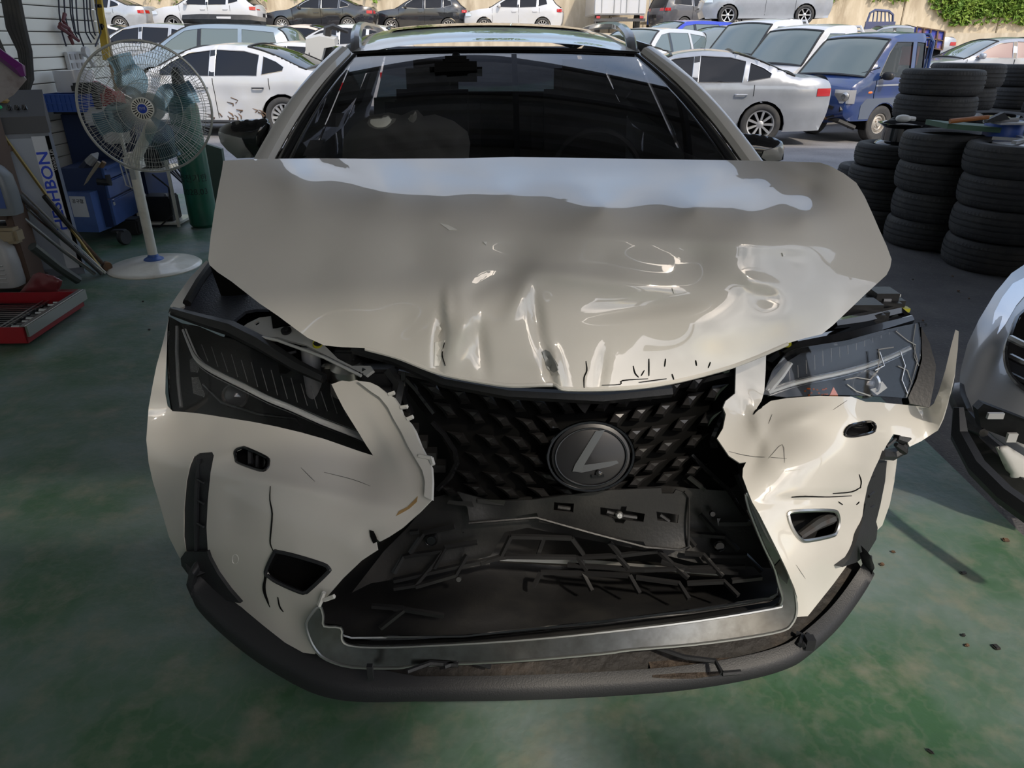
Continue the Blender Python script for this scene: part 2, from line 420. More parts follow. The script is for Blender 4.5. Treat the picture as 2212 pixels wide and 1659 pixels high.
for i in range(11):
    x = -32+6.4*i+random.uniform(-1, 1); y = RY+6+random.uniform(0, 5); z = TZ+7
    t = root('broadleaf_tree', (x, y, z), 'green broadleaf tree on the bank above the retaining wall', 'tree', 'trees above the retaining wall')
    obj('trunk', MB().tube([(x, y, z-2), (x+.1, y, z+2.5), (x, y, z+4)], [.3, .22, .1]), barkm, t)
    leaves('crown', [(x+random.uniform(-1.4, 1.4), y+random.uniform(-1, 1), z+4+random.uniform(-1.3, 2), 2, 1.8, 1.6) for _ in range(5)], 1600, .22, leafm, '', parent=t, seed=20+i)
# garage: left wall of horizontal siding boards, arched roof sheet on purlins, posts
wl = bpy.data.objects.new('wall_left', None); COL.objects.link(wl); wl.location = (-3.85, 0, 0); wl['kind'] = 'structure'
WE = 7.55
nb = 52; hb = 5.0/nb
me = None
for i in range(nb):
    if me is None:
        o = obj('siding_board', MB().box((0, (WE-6)/2, 0), (.05, WE+6, hb-.008), bev=.006), wallm, wl, world=False); me = o.data
    else:
        o = bpy.data.objects.new('siding_board', me); COL.objects.link(o); o.parent = wl
    o.location = (-.025, 0, hb*(i+.5))
obj('backing_sheet', MB().box((-3.93, (WE-6)/2, 2.5), (.05, WE+6, 5)), beamm, wl)
obj('end_post', MB().box((-3.85, WE+.03, 2.5), (.07, .05, 5), bev=.01), mat('raw_timber', (.36, .27, .17), .8, noise=(9, (.24, .17, .1), .4, .6)), wl)
# roof: arched across X
RX0, RX1, RYF, RYB = -4.1, 9.5, 7.7, -2.75
def rz(x): t = (x-3)/6.5; return 5.05+.7*(1-t*t)
cm = bpy.data.objects.new('ceiling', None); COL.objects.link(cm); cm.location = (0, 0, 5); cm['kind'] = 'structure'
def roof(x0, x1, y0, y1):
    n = int((y1-y0)/.1); b = MB()
    xs = np.linspace(x0, x1, 24)
    b.grid([[Vector((x, y0+(y1-y0)*k/n, rz(x)+.05*(1 if k % 6 < 3 else -1))) for x in xs] for k in range(n+1)])
    obj('ribbed_sheet', b, ceilm, cm, ang=20)
roof(RX0, RX1, RYB, RYF)
roof(RX0, 2.4, -7.5, RYB)  # unseen rear roof, shaped to darken the inside and leave a sun gap right
for k in range(10):
    y = -6.8+k*1.6
    x1 = 2.4 if y < RYB else RX1
    b = MB(); xs = np.linspace(RX0, x1, 20)
    b.tube([Vector((x, y, rz(x)-.14)) for x in xs], .09, 4); obj('roof_rib', b, beamm, cm)
for k in range(5):
    x = -2.5+k*2.6
    y0 = -7.4 if x < 2.4 else RYB
    b = MB().box((x, (y0+RYF)/2, rz(x)-.28), (.08, RYF-y0, .14)); obj('purlin', b, beamm, cm)
for x, y in ((9.3, 7.4), (9.3, -2.0), (2.3, -7.3), (-3.7, -7.3)):
    struct('trim_1', MB().box((x, y, 2.55), (.22, .22, 5.3), bev=.01), beamm)
obj('diagonal_shade_beam', MB().tube([(2.5, -3.2, 5.1), (7.5, -4.7, 5.1)], .13, 4), beamm, cm)  # added beam, unseen; put here to cast a diagonal shade band on the floor
wb = MB().box((-1.4, -4.3, 2.55), (5.4, .1, 5.3)); struct('wall_back_shade', wb, wallm, smooth=False)  # unseen wall, set close behind the camera to block light from the floor
# ================= the crashed car =================
CAR = 'crashed pearl white crossover with a buckled bonnet and split bumper'
car = root('crashed_car', (.03, 3.2, 0), CAR, 'car')
def cx(Y): return .10-.075*(Y-1.3)
# --- bonnet ---
hood_out = [(482,347),(560,343),(700,342),(800,343),(1000,342),(1107,339),(1300,342),(1500,345),(1640,347),(1770,351),(1792,358),(1822,374),(1850,395),(1868,425),(1884,460),(1900,497),(1915,530),(1926,560),(1923,578),(1915,594),(1870,635),(1800,702),(1775,722),(1740,730),(1700,742),(1660,758),(1620,776),(1550,800),(1450,825),(1350,838),(1270,842),(1225,840),(1208,834),(1195,829),(1170,832),(1110,832),(1050,825),(1000,817),(950,805),(900,789),(860,771),(820,758),(790,752),(740,750),(700,746),(665,730),(640,712),(600,682),(560,655),(500,608),(470,588),(452,572),(450,560),(455,510),(464,450),(473,400),(480,365)]
HC = [(482,347,1.77),(660,344,1.88),(880,342,1.95),(1107,339,1.97),(1350,342,1.96),(1550,345,1.92),(1700,348,1.84),(1790,357,1.76),
 (780,385,1.785),(900,385,1.806),(1100,385,1.806),(1300,400,1.76),(1480,400,1.76),(835,426,1.665),(960,415,1.705),(1100,424,1.675),(1300,454,1.582),(1500,454,1.582),(1620,462,1.572),(1740,470,1.575),(1620,400,1.75),(1750,410,1.72),
 (835,438,1.645),(960,430,1.665),(1100,438,1.65),(1300,467,1.565),(1500,468,1.565),(1740,482,1.56),(735,400,1.735),(640,380,1.74),
 (470,430,1.665),(452,570,1.565),(600,430,1.66),(560,500,1.60),(1850,400,1.70),(1900,497,1.615),(1926,562,1.57),(1820,500,1.59),
 (700,560,1.545),(900,560,1.53),(1100,560,1.52),(1300,560,1.50),(1500,560,1.50),(1700,560,1.505),(560,655,1.50),(640,712,1.46),
 (760,700,1.455),(900,700,1.43),(1100,700,1.425),(1300,700,1.43),(1500,700,1.43),(1700,680,1.455),(1800,702,1.48),
 (740,750,1.435),(860,771,1.41),(950,805,1.39),(1050,825,1.375),(1200,832,1.365),(1350,838,1.37),(1550,800,1.40),(1700,742,1.44)]
hf = rbf(HC)
def gauss(V, u, v, su, sv, rot, a):
    c, s = math.cos(math.radians(rot)), math.sin(math.radians(rot)); x = V[:, 0]-u; y = V[:, 1]-v
    X = x*c+y*s; Yy = -x*s+y*c; return a*np.exp(-(X/su)**2-(Yy/sv)**2)
DENTS = [(985,700,26,75,8,-.022),(950,735,10,60,5,.020),(1012,700,18,34,25,-.018),(1035,735,14,60,-10,.014),(965,665,10,34,0,-.014),
 (1125,640,20,50,30,-.012),(1160,690,12,60,-8,.014),(1205,800,9,40,-12,-.016),(1185,790,9,34,-12,.014),(1090,560,60,40,0,.012),(1250,600,180,18,8,-.010),
 (1400,660,120,22,-8,.010),(1640,612,40,14,20,-.010),(1655,640,26,24,0,.010),(880,700,50,40,-30,.010),(760,660,50,80,-25,-.006),(1520,700,90,60,10,-.006),
 (1060,610,90,22,-25,.008),(965,492,26,7,12,.006),(1500,520,260,16,3,-.006),(1130,800,60,18,0,.004),(1300,800,8,40,8,.004),(1740,380,60,14,25,-.010),(700,352,60,8,20,.008),(1290,400,140,16,2,-.004),(1560,410,90,18,-20,.006),(1000,380,90,16,10,.004)]
def hdisp(V):
    d = np.zeros(len(V))
    for g_ in DENTS: d += gauss(V, *g_)
    return d
hood = panel('hood', hood_out, hf, pearl, car, step=9, th=.004, disp=hdisp, ang=60)
hood_d = lambda V: hf(V)+hdisp(np.asarray(V, float))
# rolled hem, scuffs and tears along the front lip
lip_px = [(790,752),(860,771),(950,805),(1050,825),(1110,832),(1195,830),(1225,840),(1350,838),(1450,825),(1550,800),(1620,776),(1700,742)]
obj('hood_hem', MB().tube(lift([tuple(p) for p in catmull(lip_px, 5)], hood_d, -.004), .006, 8), pearl, hood, world=True)
tears = MB()
def crack(mb, pts, d, w=.0018, off=.0015):
    q = [tuple(p) for p in catmull(pts, 3)]; L = lift(q, d, off); n = len(L)
    mb.tube(L, [w*(.35+.65*math.sin(PI*(i+.6)/(n+.2))) for i in range(n)], 4, flat=.5)
for c in ([(1266,780),(1268,800),(1262,815),(1262,838)],[(1368,790),(1372,806),(1380,815)],[(1385,812),(1392,800)],[(1402,775),(1402,812)],[(1438,775),(1436,792)],[(1452,808),(1456,820)],[(1535,782),(1530,795)],[(1503,778),(1505,790)],[(960,740),(955,765),(962,790)],[(1300,832),(1340,830),(1345,822),(1400,818)],[(1380,826),(1440,818)]): crack(tears, c, hood_d)
obj('tear', tears, blk_matte, hood)
def patch(name, poly, d, m, parent, off=.003, th=.002, step=8, **k):
    V, T = tri2d(poly, [], step); V3 = [P(a, b, y-off) for (a, b), y in zip(V, d(V))]
    return obj(name, sheet(V3, T, th, (0, -1, .7)), m, parent, ang=50, recalc=False, **k)
patch('paint_chip', [(1171,760),(1178,756),(1186,760),(1200,785),(1205,800),(1196,805),(1182,796)], hood_d, mat('bare_metal_grey', (.25, .26, .26), .45, metal=.4), hood)
hemm = mat('flaked_paint', (.75, .74, .7), .4)
for q in ([(950,482),(968,486),(988,496),(970,497)],[(1043,522),(1052,522),(1050,529)],[(1452,622),(1462,634),(1456,634)],[(1690,546),(1697,552),(1692,554)],[(940,740),(960,735),(955,760),(948,790),(938,792)]):
    patch('paint_flake', q, hood_d, hemm, hood)
# --- left half of the split bumper ---
LB = [(368,672),(352,740),(338,790),(330,830),(321,880),(316,950),(321,1000),(330,1040),(348,1100),(365,1160),(385,1200),(398,1222),(420,1250),(430,1266),(470,1286),(520,1310),(560,1345),(610,1385),(655,1410),(680,1413),(686,1404),(672,1380),(665,1365),(662,1345),(672,1328),(690,1310),(705,1290),(740,1250),(780,1212),(815,1188),(812,1172),(800,1150),(820,1170),(840,1160),(870,1140),(905,1108),(932,1080),(934,1040),(932,1010),(922,988),(908,962),(895,930),(886,915),(868,895),(862,876),(850,858),(836,850),(815,833),(800,826),(782,826),(770,821),(755,824),(738,822),(716,830),(728,855),(742,882),(758,908),(775,935),(790,960),(806,984),(780,976),(740,962),(700,948),(650,934),(600,922),(550,912),(500,904),(450,896),(420,892),(372,888),(362,877),(357,850),(358,800),(360,760),(362,700)]
fogL = [(592,1194),(600,1192),(640,1201),(698,1219),(710,1228),(709,1236),(668,1275),(660,1279),(648,1279),(600,1258),(582,1246),(574,1234)]
washL = [(508,974),(524,967),(535,969),(576,988),(580,1000),(576,1012),(562,1016),(516,1000),(510,992)]
ventL = [(418,986),(430,978),(458,976),(462,984),(455,1020),(449,1080),(446,1140),(449,1192),(420,1196),(402,1192),(397,1160),(397,1100),(402,1040),(410,1004)]
LC = [(316,950,1.52),(330,830,1.57),(352,740,1.64),(368,675,1.76),(348,1100,1.49),(392,1220,1.46),(420,900,1.545),(430,1000,1.425),(430,1180,1.38),(372,888,1.58),
 (600,920,1.43),(805,985,1.375),(700,948,1.40),(540,990,1.385),(560,1080,1.31),(600,1200,1.265),(520,1310,1.33),(650,1410,1.205),(690,1310,1.205),(740,1230,1.215),(800,1160,1.22),
 (900,1100,1.24),(930,1070,1.25),(932,1010,1.30),(895,930,1.37),(860,860,1.44),(800,826,1.485),(716,830,1.51),(760,905,1.44),(850,1000,1.335),(700,1050,1.30),(830,1085,1.26),(600,1010,1.345),(480,960,1.44),(500,1100,1.345),(450,930,1.50)]
lf = rbf(LC)
def ldisp(V):
    return gauss(V, 600, 1045, 240, 16, 12, -.008)+gauss(V, 640, 1330, 40, 50, 0, .012)+gauss(V, 800, 1160, 30, 24, 0, .008)+gauss(V, 640, 1240, 10, 70, 0, -.003)+gauss(V, 480, 985, 60, 10, -15, -.006)+gauss(V, 845, 970, 16, 90, -28, -.006)
l_d = lambda V: lf(V)+ldisp(np.asarray(V, float))
bumpL = panel('front_bumper', LB, lf, pearl, car, holes=[fogL, washL, ventL], step=11, th=.004, disp=ldisp, label='left half of the split white bumper skin')
# torn flange of the arm
fl = [(770,822),(800,826),(815,833),(836,850),(850,858),(862,876),(868,895),(886,915),(895,930),(908,962),(922,988),(932,1010),(934,1040),(932,1080),(916,1072),(918,1040),(912,1015),(898,992),(880,962),(868,935),(850,905),(838,880),(820,858),(800,845)]
patch('torn_flange', fl, l_d, pearl_in, bumpL, off=.012, th=.01)
fl2 = MB()
for (a, b) in (((905,985),(932,990)),((932,990),(936,1004)),((840,852),(852,848)),((866,880),(880,878)),((880,905),(892,900)),((700,1296),(722,1288)),((690,1308),(700,1280))): fl2.tube(lift([a, b], l_d, .012), .005, 5)
obj('flange_clip', fl2, pearl_in, bumpL)
ck = MB()
for c in ([(584,1050),(583,1080),(588,1110),(585,1150),(584,1175),(592,1194)],[(572,1240),(570,1270),(576,1295),(583,1312)],[(600,1290),(604,1310),(612,1322)],[(800,1148),(804,1160),(808,1172)],[(1000,1150),(1001,1151)]): crack(ck, c, l_d, .0022)
crack(ck, [(575,1245),(571,1262),(572,1280),(580,1304)], l_d, .005)
for c in ([(700,1020),(760,1035),(800,1050)],[(650,1010),(680,1040)]): crack(ck, c, l_d, .0006)
obj('crack', ck, blk_matte, bumpL)
crk = [(798,1146),(806,1148),(812,1160),(814,1170),(806,1174),(800,1160)]
patch('broken_hole', crk, l_d, blk_matte, bumpL, off=.004)
patch('mud_mark', [(855,1115),(862,1104),(880,1095),(895,1080),(902,1072),(900,1084),(885,1098),(868,1108)], l_d, mat('dried_mud', (.32, .2, .08), .9), bumpL, off=.001)
ring = MB(); pr = [(508+7*math.cos(a), 1208+10*math.sin(a)) for a in np.linspace(0, 2*PI, 20)]
ring.tube(lift(pr, l_d, .0005), .0008, 4); obj('parking_sensor', ring, pearl_in, bumpL)
# vent insert and corner guard
def off_d(d, o): return lambda V: d(V)+o
vl = panel('side_vent', [(416,984),(430,976),(460,974),(464,984),(457,1020),(451,1080),(448,1140),(451,1194),(420,1198),(400,1194),(394,1160),(394,1100),(399,1040),(407,1004)], off_d(l_d, .004), blk_trim, car, step=10, th=.01)
r = MB()
r.tube(lift([(430,990),(425,1060),(424,1130),(425,1190)], l_d, .004), .006, 6)
for v in (1035, 1080, 1130): r.tube(lift([(426,v),(440,v+8)], l_d, .006), .003, 5)
obj('vent_rib', r, blk_trim, vl)
cgL = [(400,1192),(447,1192),(452,1207),(470,1240),(495,1275),(519,1303),(500,1300),(470,1292),(436,1272),(410,1246),(392,1222),(390,1206)]
panel('corner_guard', cgL, off_d(l_d, -.014), blk_trim, car, step=9, th=.02, disp=lambda V: gauss(V, 415, 1220, 30, 22, 40, -.02))
# fog and washer pockets
def pocket(name, loop, d, depth_, m, parent, shrink=.82):
    c = np.mean(np.array(loop, float), 0); b = MB(); L = dens(loop, 10); n = len(L)
    A = lift([tuple(p) for p in L], d, -.002); B = lift([tuple(c+(p-c)*shrink) for p in L], d, -depth_)
    b.add(A+B, [(i, (i+1) % n, n+(i+1) % n, n+i) for i in range(n)]+[tuple(n+i for i in range(n))])
    return obj(name, b, m, parent)
def rim(name, loop, d, r_, m, parent, off=.001):
    L = lift([tuple(p) for p in catmull(loop, 3, True)], d, off); return obj(name, MB().tube(L+[L[0]], r_, 6, cap=False), m, parent)
fl_ = pocket('fog_recess', fogL, l_d, .09, blk_plastic, bumpL); rim('recess_rim', fogL, l_d, .0045, blk_trim, fl_)
wl_ = pocket('washer_recess', washL, l_d, .035, blk_gloss, bumpL); rim('recess_rim', washL, l_d, .0035, blk_gloss, wl_)
b = MB(); b.tube(lift([(540,975),(540,1003)], l_d, -.012), .006, 6); b.tube(lift([(556,985),(555,1010)], l_d, -.012), .004, 6); obj('washer_clip', b, blk_trim, wl_)
# --- right half of the bumper, warped outwards ---
RB = [(1590,785),(1622,770),(1655,756),(1654,800),(1651,845),(1645,866),(1636,880),(1630,893),(1645,880),(1665,866),(1700,860),(1770,855),(1840,857),(1870,868),(1900,869),(1960,875),(2006,881),(2017,872),(2028,845),(2042,800),(2055,745),(2064,712),(2071,716),(2069,755),(2062,810),(2050,860),(2036,905),(2025,930),(1990,953),(1965,965),(1958,950),(1944,940),(1930,938),(1915,962),(1900,990),(1888,1015),(1874,1050),(1866,1090),(1860,1140),(1848,1180),(1838,1210),(1800,1262),(1745,1331),(1718,1333),(1722,1290),(1716,1270),(1700,1232),(1680,1190),(1660,1150),(1640,1110),(1625,1085),(1615,1060),(1604,1030),(1605,1012),(1612,998),(1598,1000),(1575,985),(1549,947),(1562,925),(1568,895),(1562,880),(1568,866),(1588,850)]
fogR = [(1703,1114),(1712,1105),(1760,1102),(1800,1103),(1810,1112),(1812,1130),(1806,1150),(1795,1158),(1745,1168),(1728,1164),(1712,1142)]
washR = [(1824,936),(1835,920),(1870,912),(1884,912),(1891,922),(1884,934),(1850,942),(1832,942)]
RC = [(1590,785,1.49),(1652,757,1.51),(1648,860,1.465),(1565,930,1.40),(1605,1010,1.33),(1650,1130,1.24),(1715,1240,1.215),(1718,1330,1.21),(1745,1330,1.22),(1800,1262,1.30),(1860,1130,1.43),(1900,990,1.50),(1960,960,1.535),(2040,860,1.53),(2068,716,1.60),(2010,880,1.59),(1900,868,1.56),(1770,855,1.47),(1750,950,1.365),(1750,1080,1.295),(1760,1200,1.265),(1850,920,1.43),(1850,1000,1.40),(1680,1000,1.33),(1680,900,1.43),(1700,1150,1.25)]
rf = rbf(RC)
def rdisp(V):
    return gauss(V, 1610, 900, 30, 30, 0, .012)+gauss(V, 1640, 920, 16, 60, -20, -.010)+gauss(V, 1740, 900, 60, 14, -20, -.006)+gauss(V, 1790, 940, 60, 30, 10, .010)+gauss(V, 1780, 1075, 100, 7, -5, .010)+gauss(V, 1690, 1000, 60, 40, 0, -.008)+gauss(V, 1880, 925, 50, 12, 35, -.010)+gauss(V, 1645, 960, 14, 60, 20, .006)+gauss(V, 1700, 1090, 30, 30, 0, .005)+gauss(V, 1830, 1020, 30, 60, 10, .006)
r_d = lambda V: rf(V)+rdisp(np.asarray(V, float))
bumpR = panel('front_bumper', RB, rf, pearl, car, holes=[fogR, washR], step=11, th=.004, disp=rdisp, label='right half of the bumper skin bent outwards like a horn')
ck = MB()
for c in ([(1710,1074),(1740,1072),(1790,1073),(1840,1071)],[(1800,1066),(1840,1062),(1860,1052)],[(1856,1025),(1860,1040),(1858,1055)],[(1646,880),(1634,886),(1628,895)],[(1812,1084),(1820,1090)],[(1850,1090),(1856,1084)]): crack(ck, c, r_d, .0026)
for c in ([(1575,975),(1620,985),(1700,990)],[(1660,990),(1690,960),(1695,1000)],[(1800,885),(1830,865)],[(1660,915),(1668,895)],[(1720,1220),(1740,1250)]): crack(ck, c, r_d, .0006)
obj('crack', ck, blk_matte, bumpR)
fr_ = pocket('fog_recess', fogR, r_d, .10, blk_plastic, bumpR, .95); rim('recess_rim', fogR, r_d, .0045, steel, fr_)
obj('fog_strut', MB().tube(lift([(1725,1160),(1765,1132),(1795,1118)], r_d, -.03), [.010, .013, .015], 8), darksteel, fr_)
wr_ = pocket('washer_recess', washR, r_d, .035, blk_gloss, bumpR); rim('recess_rim', washR, r_d, .0035, blk_gloss, wr_)
# right vent frame, broken trim, corner guard, fender strip
fd = rbf([(1925,990,1.60),(1890,1130,1.52),(1935,1060,1.60),(1870,1090,1.48),(1900,1000,1.52),(1860,1200,1.44),(1960,960,1.57),(1830,1220,1.36)])
panel('fender_edge', [(1912,992),(1938,990),(1932,1040),(1922,1090),(1906,1135),(1890,1150),(1882,1120),(1896,1060)], off_d(fd, .03), pearl, car, step=9, th=.02)
vr = panel('side_vent', [(1892,1003),(1916,996),(1912,1040),(1902,1090),(1892,1130),(1868,1120),(1868,1070),(1880,1030)], off_d(fd, .0), blk_trim, car, step=9, th=.02)
r = MB()
for v in (1035, 1070, 1100): r.tube(lift([(1888,v-6),(1876,v+2)], fd, .004), .004, 5)
obj('vent_rib', r, blk_trim, vr)
panel('corner_guard', [(1870,1088),(1886,1100),(1896,1140),(1893,1165),(1875,1195),(1850,1215),(1820,1225),(1836,1205),(1850,1170),(1862,1130)], off_d(fd, -.035), blk_trim, car, step=9, th=.03, disp=lambda V: gauss(V, 1870, 1160, 20, 24, 0, -.02))
bt = MB(); bt.tube(lift([(1902,982),(1925,982),(1958,972)], fd, .02), [.012, .016, .008], 7); bt.tube(lift([(1936,945),(1955,950),(1950,972),(1935,960)], r_d, -.012), [.01, .016, .014, .006], 7)
bt.tube(lift([(1915,965),(1935,948)], r_d, -.012), .004, 5)
obj('broken_trim', bt, blk_trim, car)
# --- lower lip spoiler: a swept section ---
lipP = [((420,1235),.34),((411,1262),.30),((424,1296),.25),((470,1345),.22),((540,1402),.20),((620,1452),.19),((690,1484),.19),((770,1500),.19),((900,1502),.19),((1110,1500),.19),((1300,1492),.19),((1480,1478),.19),((1620,1455),.2),((1700,1432),.21),((1745,1405),.22),((1810,1345),.24),((1862,1275),.28),((1882,1235),.32),((1874,1200),.38)]
lp = [PZ(*a, z) for a, z in lipP]; lp = [Vector(p) for p in catmull(lp, 5)]
sec = [(-.004, .034), (.008, .012), (.004, -.022), (-.02, -.026), (-.05, .0), (-.075, .05)]   # (outward, up)
b = MB(); n = len(lp); vs = []
for i, p in enumerate(lp):
    t = lp[min(i+1, n-1)]-lp[max(i-1, 0)]; t.z = 0; t.normalize(); o_ = Vector((t.y, -t.x, 0))
    if o_.dot(Vector((p.x-.03, p.y-2.8, 0))) < 0: o_ = -o_
    k = min(1, .45+min(i, n-1-i)/10)
    sx_ = 1 if i < 30 else max(.3, 1-(i-30)*.07)
    for a, c in sec: vs.append(p+o_*(a if a > -.04 else a*sx_)+Vector((0, 0, c*k*(.5+.5*sx_))))
m_ = len(sec); fs = [(i*m_+j, i*m_+(j+1) % m_, (i+1)*m_+(j+1) % m_, (i+1)*m_+j) for i in range(n-1) for j in range(m_)]+[tuple(range(m_)), tuple((n-1)*m_+j for j in range(m_))]
b.add(vs, fs); lipo = obj('lip_spoiler', b, blk_trim, car, ang=60)
ut = MB(); ring_ = [p+Vector((0, .03, .012)) for p in lp[6:-8]]; inner = [Vector((p.x*.95, p.y+.07, p.z+.03)) for p in ring_]
ut.grid([ring_, [(a+b_)/2+Vector((0, 0, .012)) for a, b_ in zip(ring_, inner)], inner])
obj('undertray', ut, mat('dirty_undertray', (.018, .016, .015), .7, noise=(16, (.06, .045, .035), .5, .8), bump=(40, .4)), car)
pz_ = lambda u, v: PZ(u, v, .215)
b = MB(); b.prism([pz_(*q) for q in ((1400,1425),(1560,1400),(1700,1368),(1745,1338),(1796,1296),(1806,1312),(1780,1350),(1745,1395),(1700,1420),(1620,1445),(1500,1462),(1410,1462))], (0, 0, -.006)); obj('splash_plate', b, mat('muddy_plate', (.06, .045, .035), .8, noise=(30, (.12, .09, .065), .5, .75), bump=(60, .6)), car)
b = MB()
for q in ([(960,1440),(1000,1425),(1060,1440)],[(1420,1400),(1480,1420),(1545,1428),(1560,1455)],[(880,1450),(930,1432),(990,1436)],[(800,1450),(798,1468)],[(1745,1370),(1735,1395)],[(1720,1368),(1733,1372),(1728,1392)],[(1560,1455),(1600,1452)]):
    b.tube([PZ(u, v, .25) for u, v in q], .006, 6)
b.box(PZ(1748, 1388, .25), (.02, .02, .03)); b.box(PZ(800, 1452, .27), (.012, .01, .04))
obj('mounting_stay', b, blk_trim, car)
# --- grille ---
GC = [(880,840,1.53),(1250,840,1.50),(1570,840,1.52),(900,960,1.50),(960,1050,1.44),(1275,985,1.41),(1560,960,1.47),(1540,1030,1.44),(1240,1130,1.40),(1000,1120,1.40),(1500,1140,1.41),(860,1200,1.38),(1630,1180,1.36),(780,1320,1.28),(1200,1290,1.40),(1670,1280,1.28),(760,1370,1.24),(1200,1370,1.24),(1660,1300,1.25),(1200,1220,1.43)]
gf = rbf(GC)
grille = bpy.data.objects.new('grille', None); COL.objects.link(grille); grille.parent = car; grille.location = (0, -1.7, .7)
back_out = [(700,1290),(820,1170),(935,1075),(940,1000),(870,880),(810,800),(900,760),(1600,760),(1600,860),(1555,940),(1620,1040),(1720,1240),(1710,1310),(1400,1390),(1100,1400),(720,1400),(690,1340)]
panel('grille_backing', back_out, off_d(gf, .13), blk_plastic, car, step=22, th=.005, disp=lambda V: gauss(V, 1150, 1290, 200, 60, 5, -.05)+gauss(V, 1400, 1250, 160, 30, 8, .04)-.095/(1+np.exp(-(V[:, 1]-1290)/18)))
panel('grille_base', [(868,830),(1000,850),(1250,862),(1450,845),(1590,810),(1585,860),(1560,900),(1552,940),(1590,990),(1600,1040),(1560,1070),(1480,1085),(1300,1082),(1100,1088),(960,1085),(935,1076),(975,1010),(968,970),(940,920),(905,880)], off_d(gf, .03), blk_matte, grille, step=16, th=.006)
def ZP(x, y): return (850+x/2.765, 750+y/2.765)
cellL = [(230,260),(390,290),(560,320),(720,340),(870,350),(1010,350),(310,375),(475,410),(640,440),(800,465),(925,455),(390,545),(570,560),(740,570),(870,545),(500,665),(680,675),(835,675),(430,768),(600,778),(780,782),(910,778),(320,855),(490,850),(680,865),(870,870),(1020,865)]
cellR = [(1270,335),(1400,310),(1545,275),(1690,240),(1820,215),(1350,420),(1480,395),(1625,370),(1785,315),(1930,270),(1450,520),(1570,505),(1735,455),(1890,425),(1490,625),(1640,590),(1810,560),(1450,735),(1560,710),(1720,685),(1470,800),(1640,775),(1810,730),(1320,838)]
def cell(x, y, s):
    """one raised scale of the grille: a wedge with a bevelled facet, s = mirror"""
    f = 1-.30*(y-260)/600; W_, H_ = 75, 52*f
    o = [(-W_, -H_), (W_*.35, -H_*.75), (W_, H_*.9), (W_*.15, H_), (-W_*.25, H_*.1)]
    i_ = [(-W_*.35, -H_*.45), (W_*.32, -H_*.40), (W_*.78, H_*.55), (W_*.2, H_*.62), (-W_*.05, H_*.05)]
    po = [ZP(x+s*a, y+b) for a, b in o]; pi = [ZP(x+s*a, y+b) for a, b in i_]
    A = lift(po, gf, -.03); B = [q for q in lift([(p[0], p[1]) for p in po], gf, -.006)]
    Cc = [P(p[0], p[1], gf(np.array([p]))[0]-.004-.014*(k in (2, 3))) for k, p in enumerate(pi)]
    b = MB(); n = 5; b.add(A+B+Cc, [(k, (k+1) % n, n+(k+1) % n, n+k) for k in range(n)]+[(n+k, n+(k+1) % n, 2*n+(k+1) % n, 2*n+k) for k in range(n)]+[tuple(2*n+k for k in range(n))])
    return b
cellm = mat('grille_scale_black', (.020, .019, .019), .3, coat=.2)
for x, y in cellL: obj('grille_scale', cell(x, y, 1), cellm, grille, smooth=False)
for x, y in cellR: obj('grille_scale', cell(x, y, -1), cellm, grille, smooth=False)
b = MB(); q = [ZP(*p) for p in [(1050,285),(1215,280),(1145,395),(1130,385)]]
b.add(lift(q, gf, -.03)+lift(q, gf, .008), [(0,1,5,4),(1,2,6,5),(2,3,7,6),(3,0,4,7),(4,5,6,7)]); obj('grille_scale', b, cellm, grille, smooth=False)
# broken scales hanging at the plate line, frame rods
for px in ([(330,915),(470,925),(480,955),(320,935)],[(500,905),(670,915),(690,950),(500,930)],[(730,915),(870,950),(865,965),(720,945)]):
    q = [ZP(*p) for p in px]; b = MB(); b.add(lift(q, gf, 0)+lift(q, gf, .02), [(0,1,5,4),(1,2,6,5),(2,3,7,6),(3,0,4,7),(4,5,6,7),(3,2,1,0)]); obj('broken_scale', b, cellm, grille, smooth=False)
fr = MB()
for px, w in (([(60,175),(130,250),(240,395)], .007), ([(230,450),(300,520),(365,620),(378,690),(340,770),(260,850)], .007), ([(2030,310),(1960,440),(1910,560),(1915,600)], .01), ([(30,150),(400,235),(800,265),(1200,270),(1600,225),(2000,130)], .008), ([(1780,640),(1860,720),(2000,850),(2100,1000)], .006), ([(60,150),(60,280),(100,400)], .01)):
    fr.tube(lift([ZP(*p) for p in px], gf, .004), w, 6)
obj('grille_frame', fr, blk_gloss, grille)
# emblem: glossy disc, rings and slanting letter-like stroke
em = bpy.data.objects.new('emblem', None); COL.objects.link(em); em.parent = car; ec = P(1276, 986, 1.385); em.location = ec-car.location
ez = Vector((.03, -.93, .36)).normalized(); EM = frame(ec, (1, .03, .05), ez.cross(Vector((1, .03, .05))))
pxs = 1.62/F
b = MB(); b.lathe([(0, .010), (60*pxs, .008), (84*pxs, .002), (88*pxs, -.02)], 48, EM @ Matrix.Diagonal((1, .86, 1, 1))); obj('emblem_lens', b, mat('smoked_lens', (.012, .012, .014), .32), em)
def er(r1, r2, w, z): return MB().tube([EM @ Vector((r1*pxs*math.cos(a), r2*pxs*math.sin(a), z)) for a in np.linspace(0, 2*PI, 49)], w, 6, cap=False)
obj('emblem_ring', er(92, 74, .0045, 0), mat('dark_chrome', (.10, .10, .11), .12, metal=1), em); ib = er(76, 62, .002, .008); obj('inner_ring', ib, mat('brushed_silver', (.16, .16, .17), .15, metal=1), em)
b = MB()
def epoly(pts, z0, z1): b.prism([EM @ Vector((x*pxs, -y*pxs, z0)) for x, y in pts], EM.to_3x3() @ Vector((0, 0, z1-z0)))
epoly([(12,-56),(32,-58),(-18,18),(-22,28),(-42,28),(-36,14)], .009, .013)
obj('emblem_stroke', b, mat('emblem_glass', (.20, .205, .21), .2, metal=.8), em); b = MB()
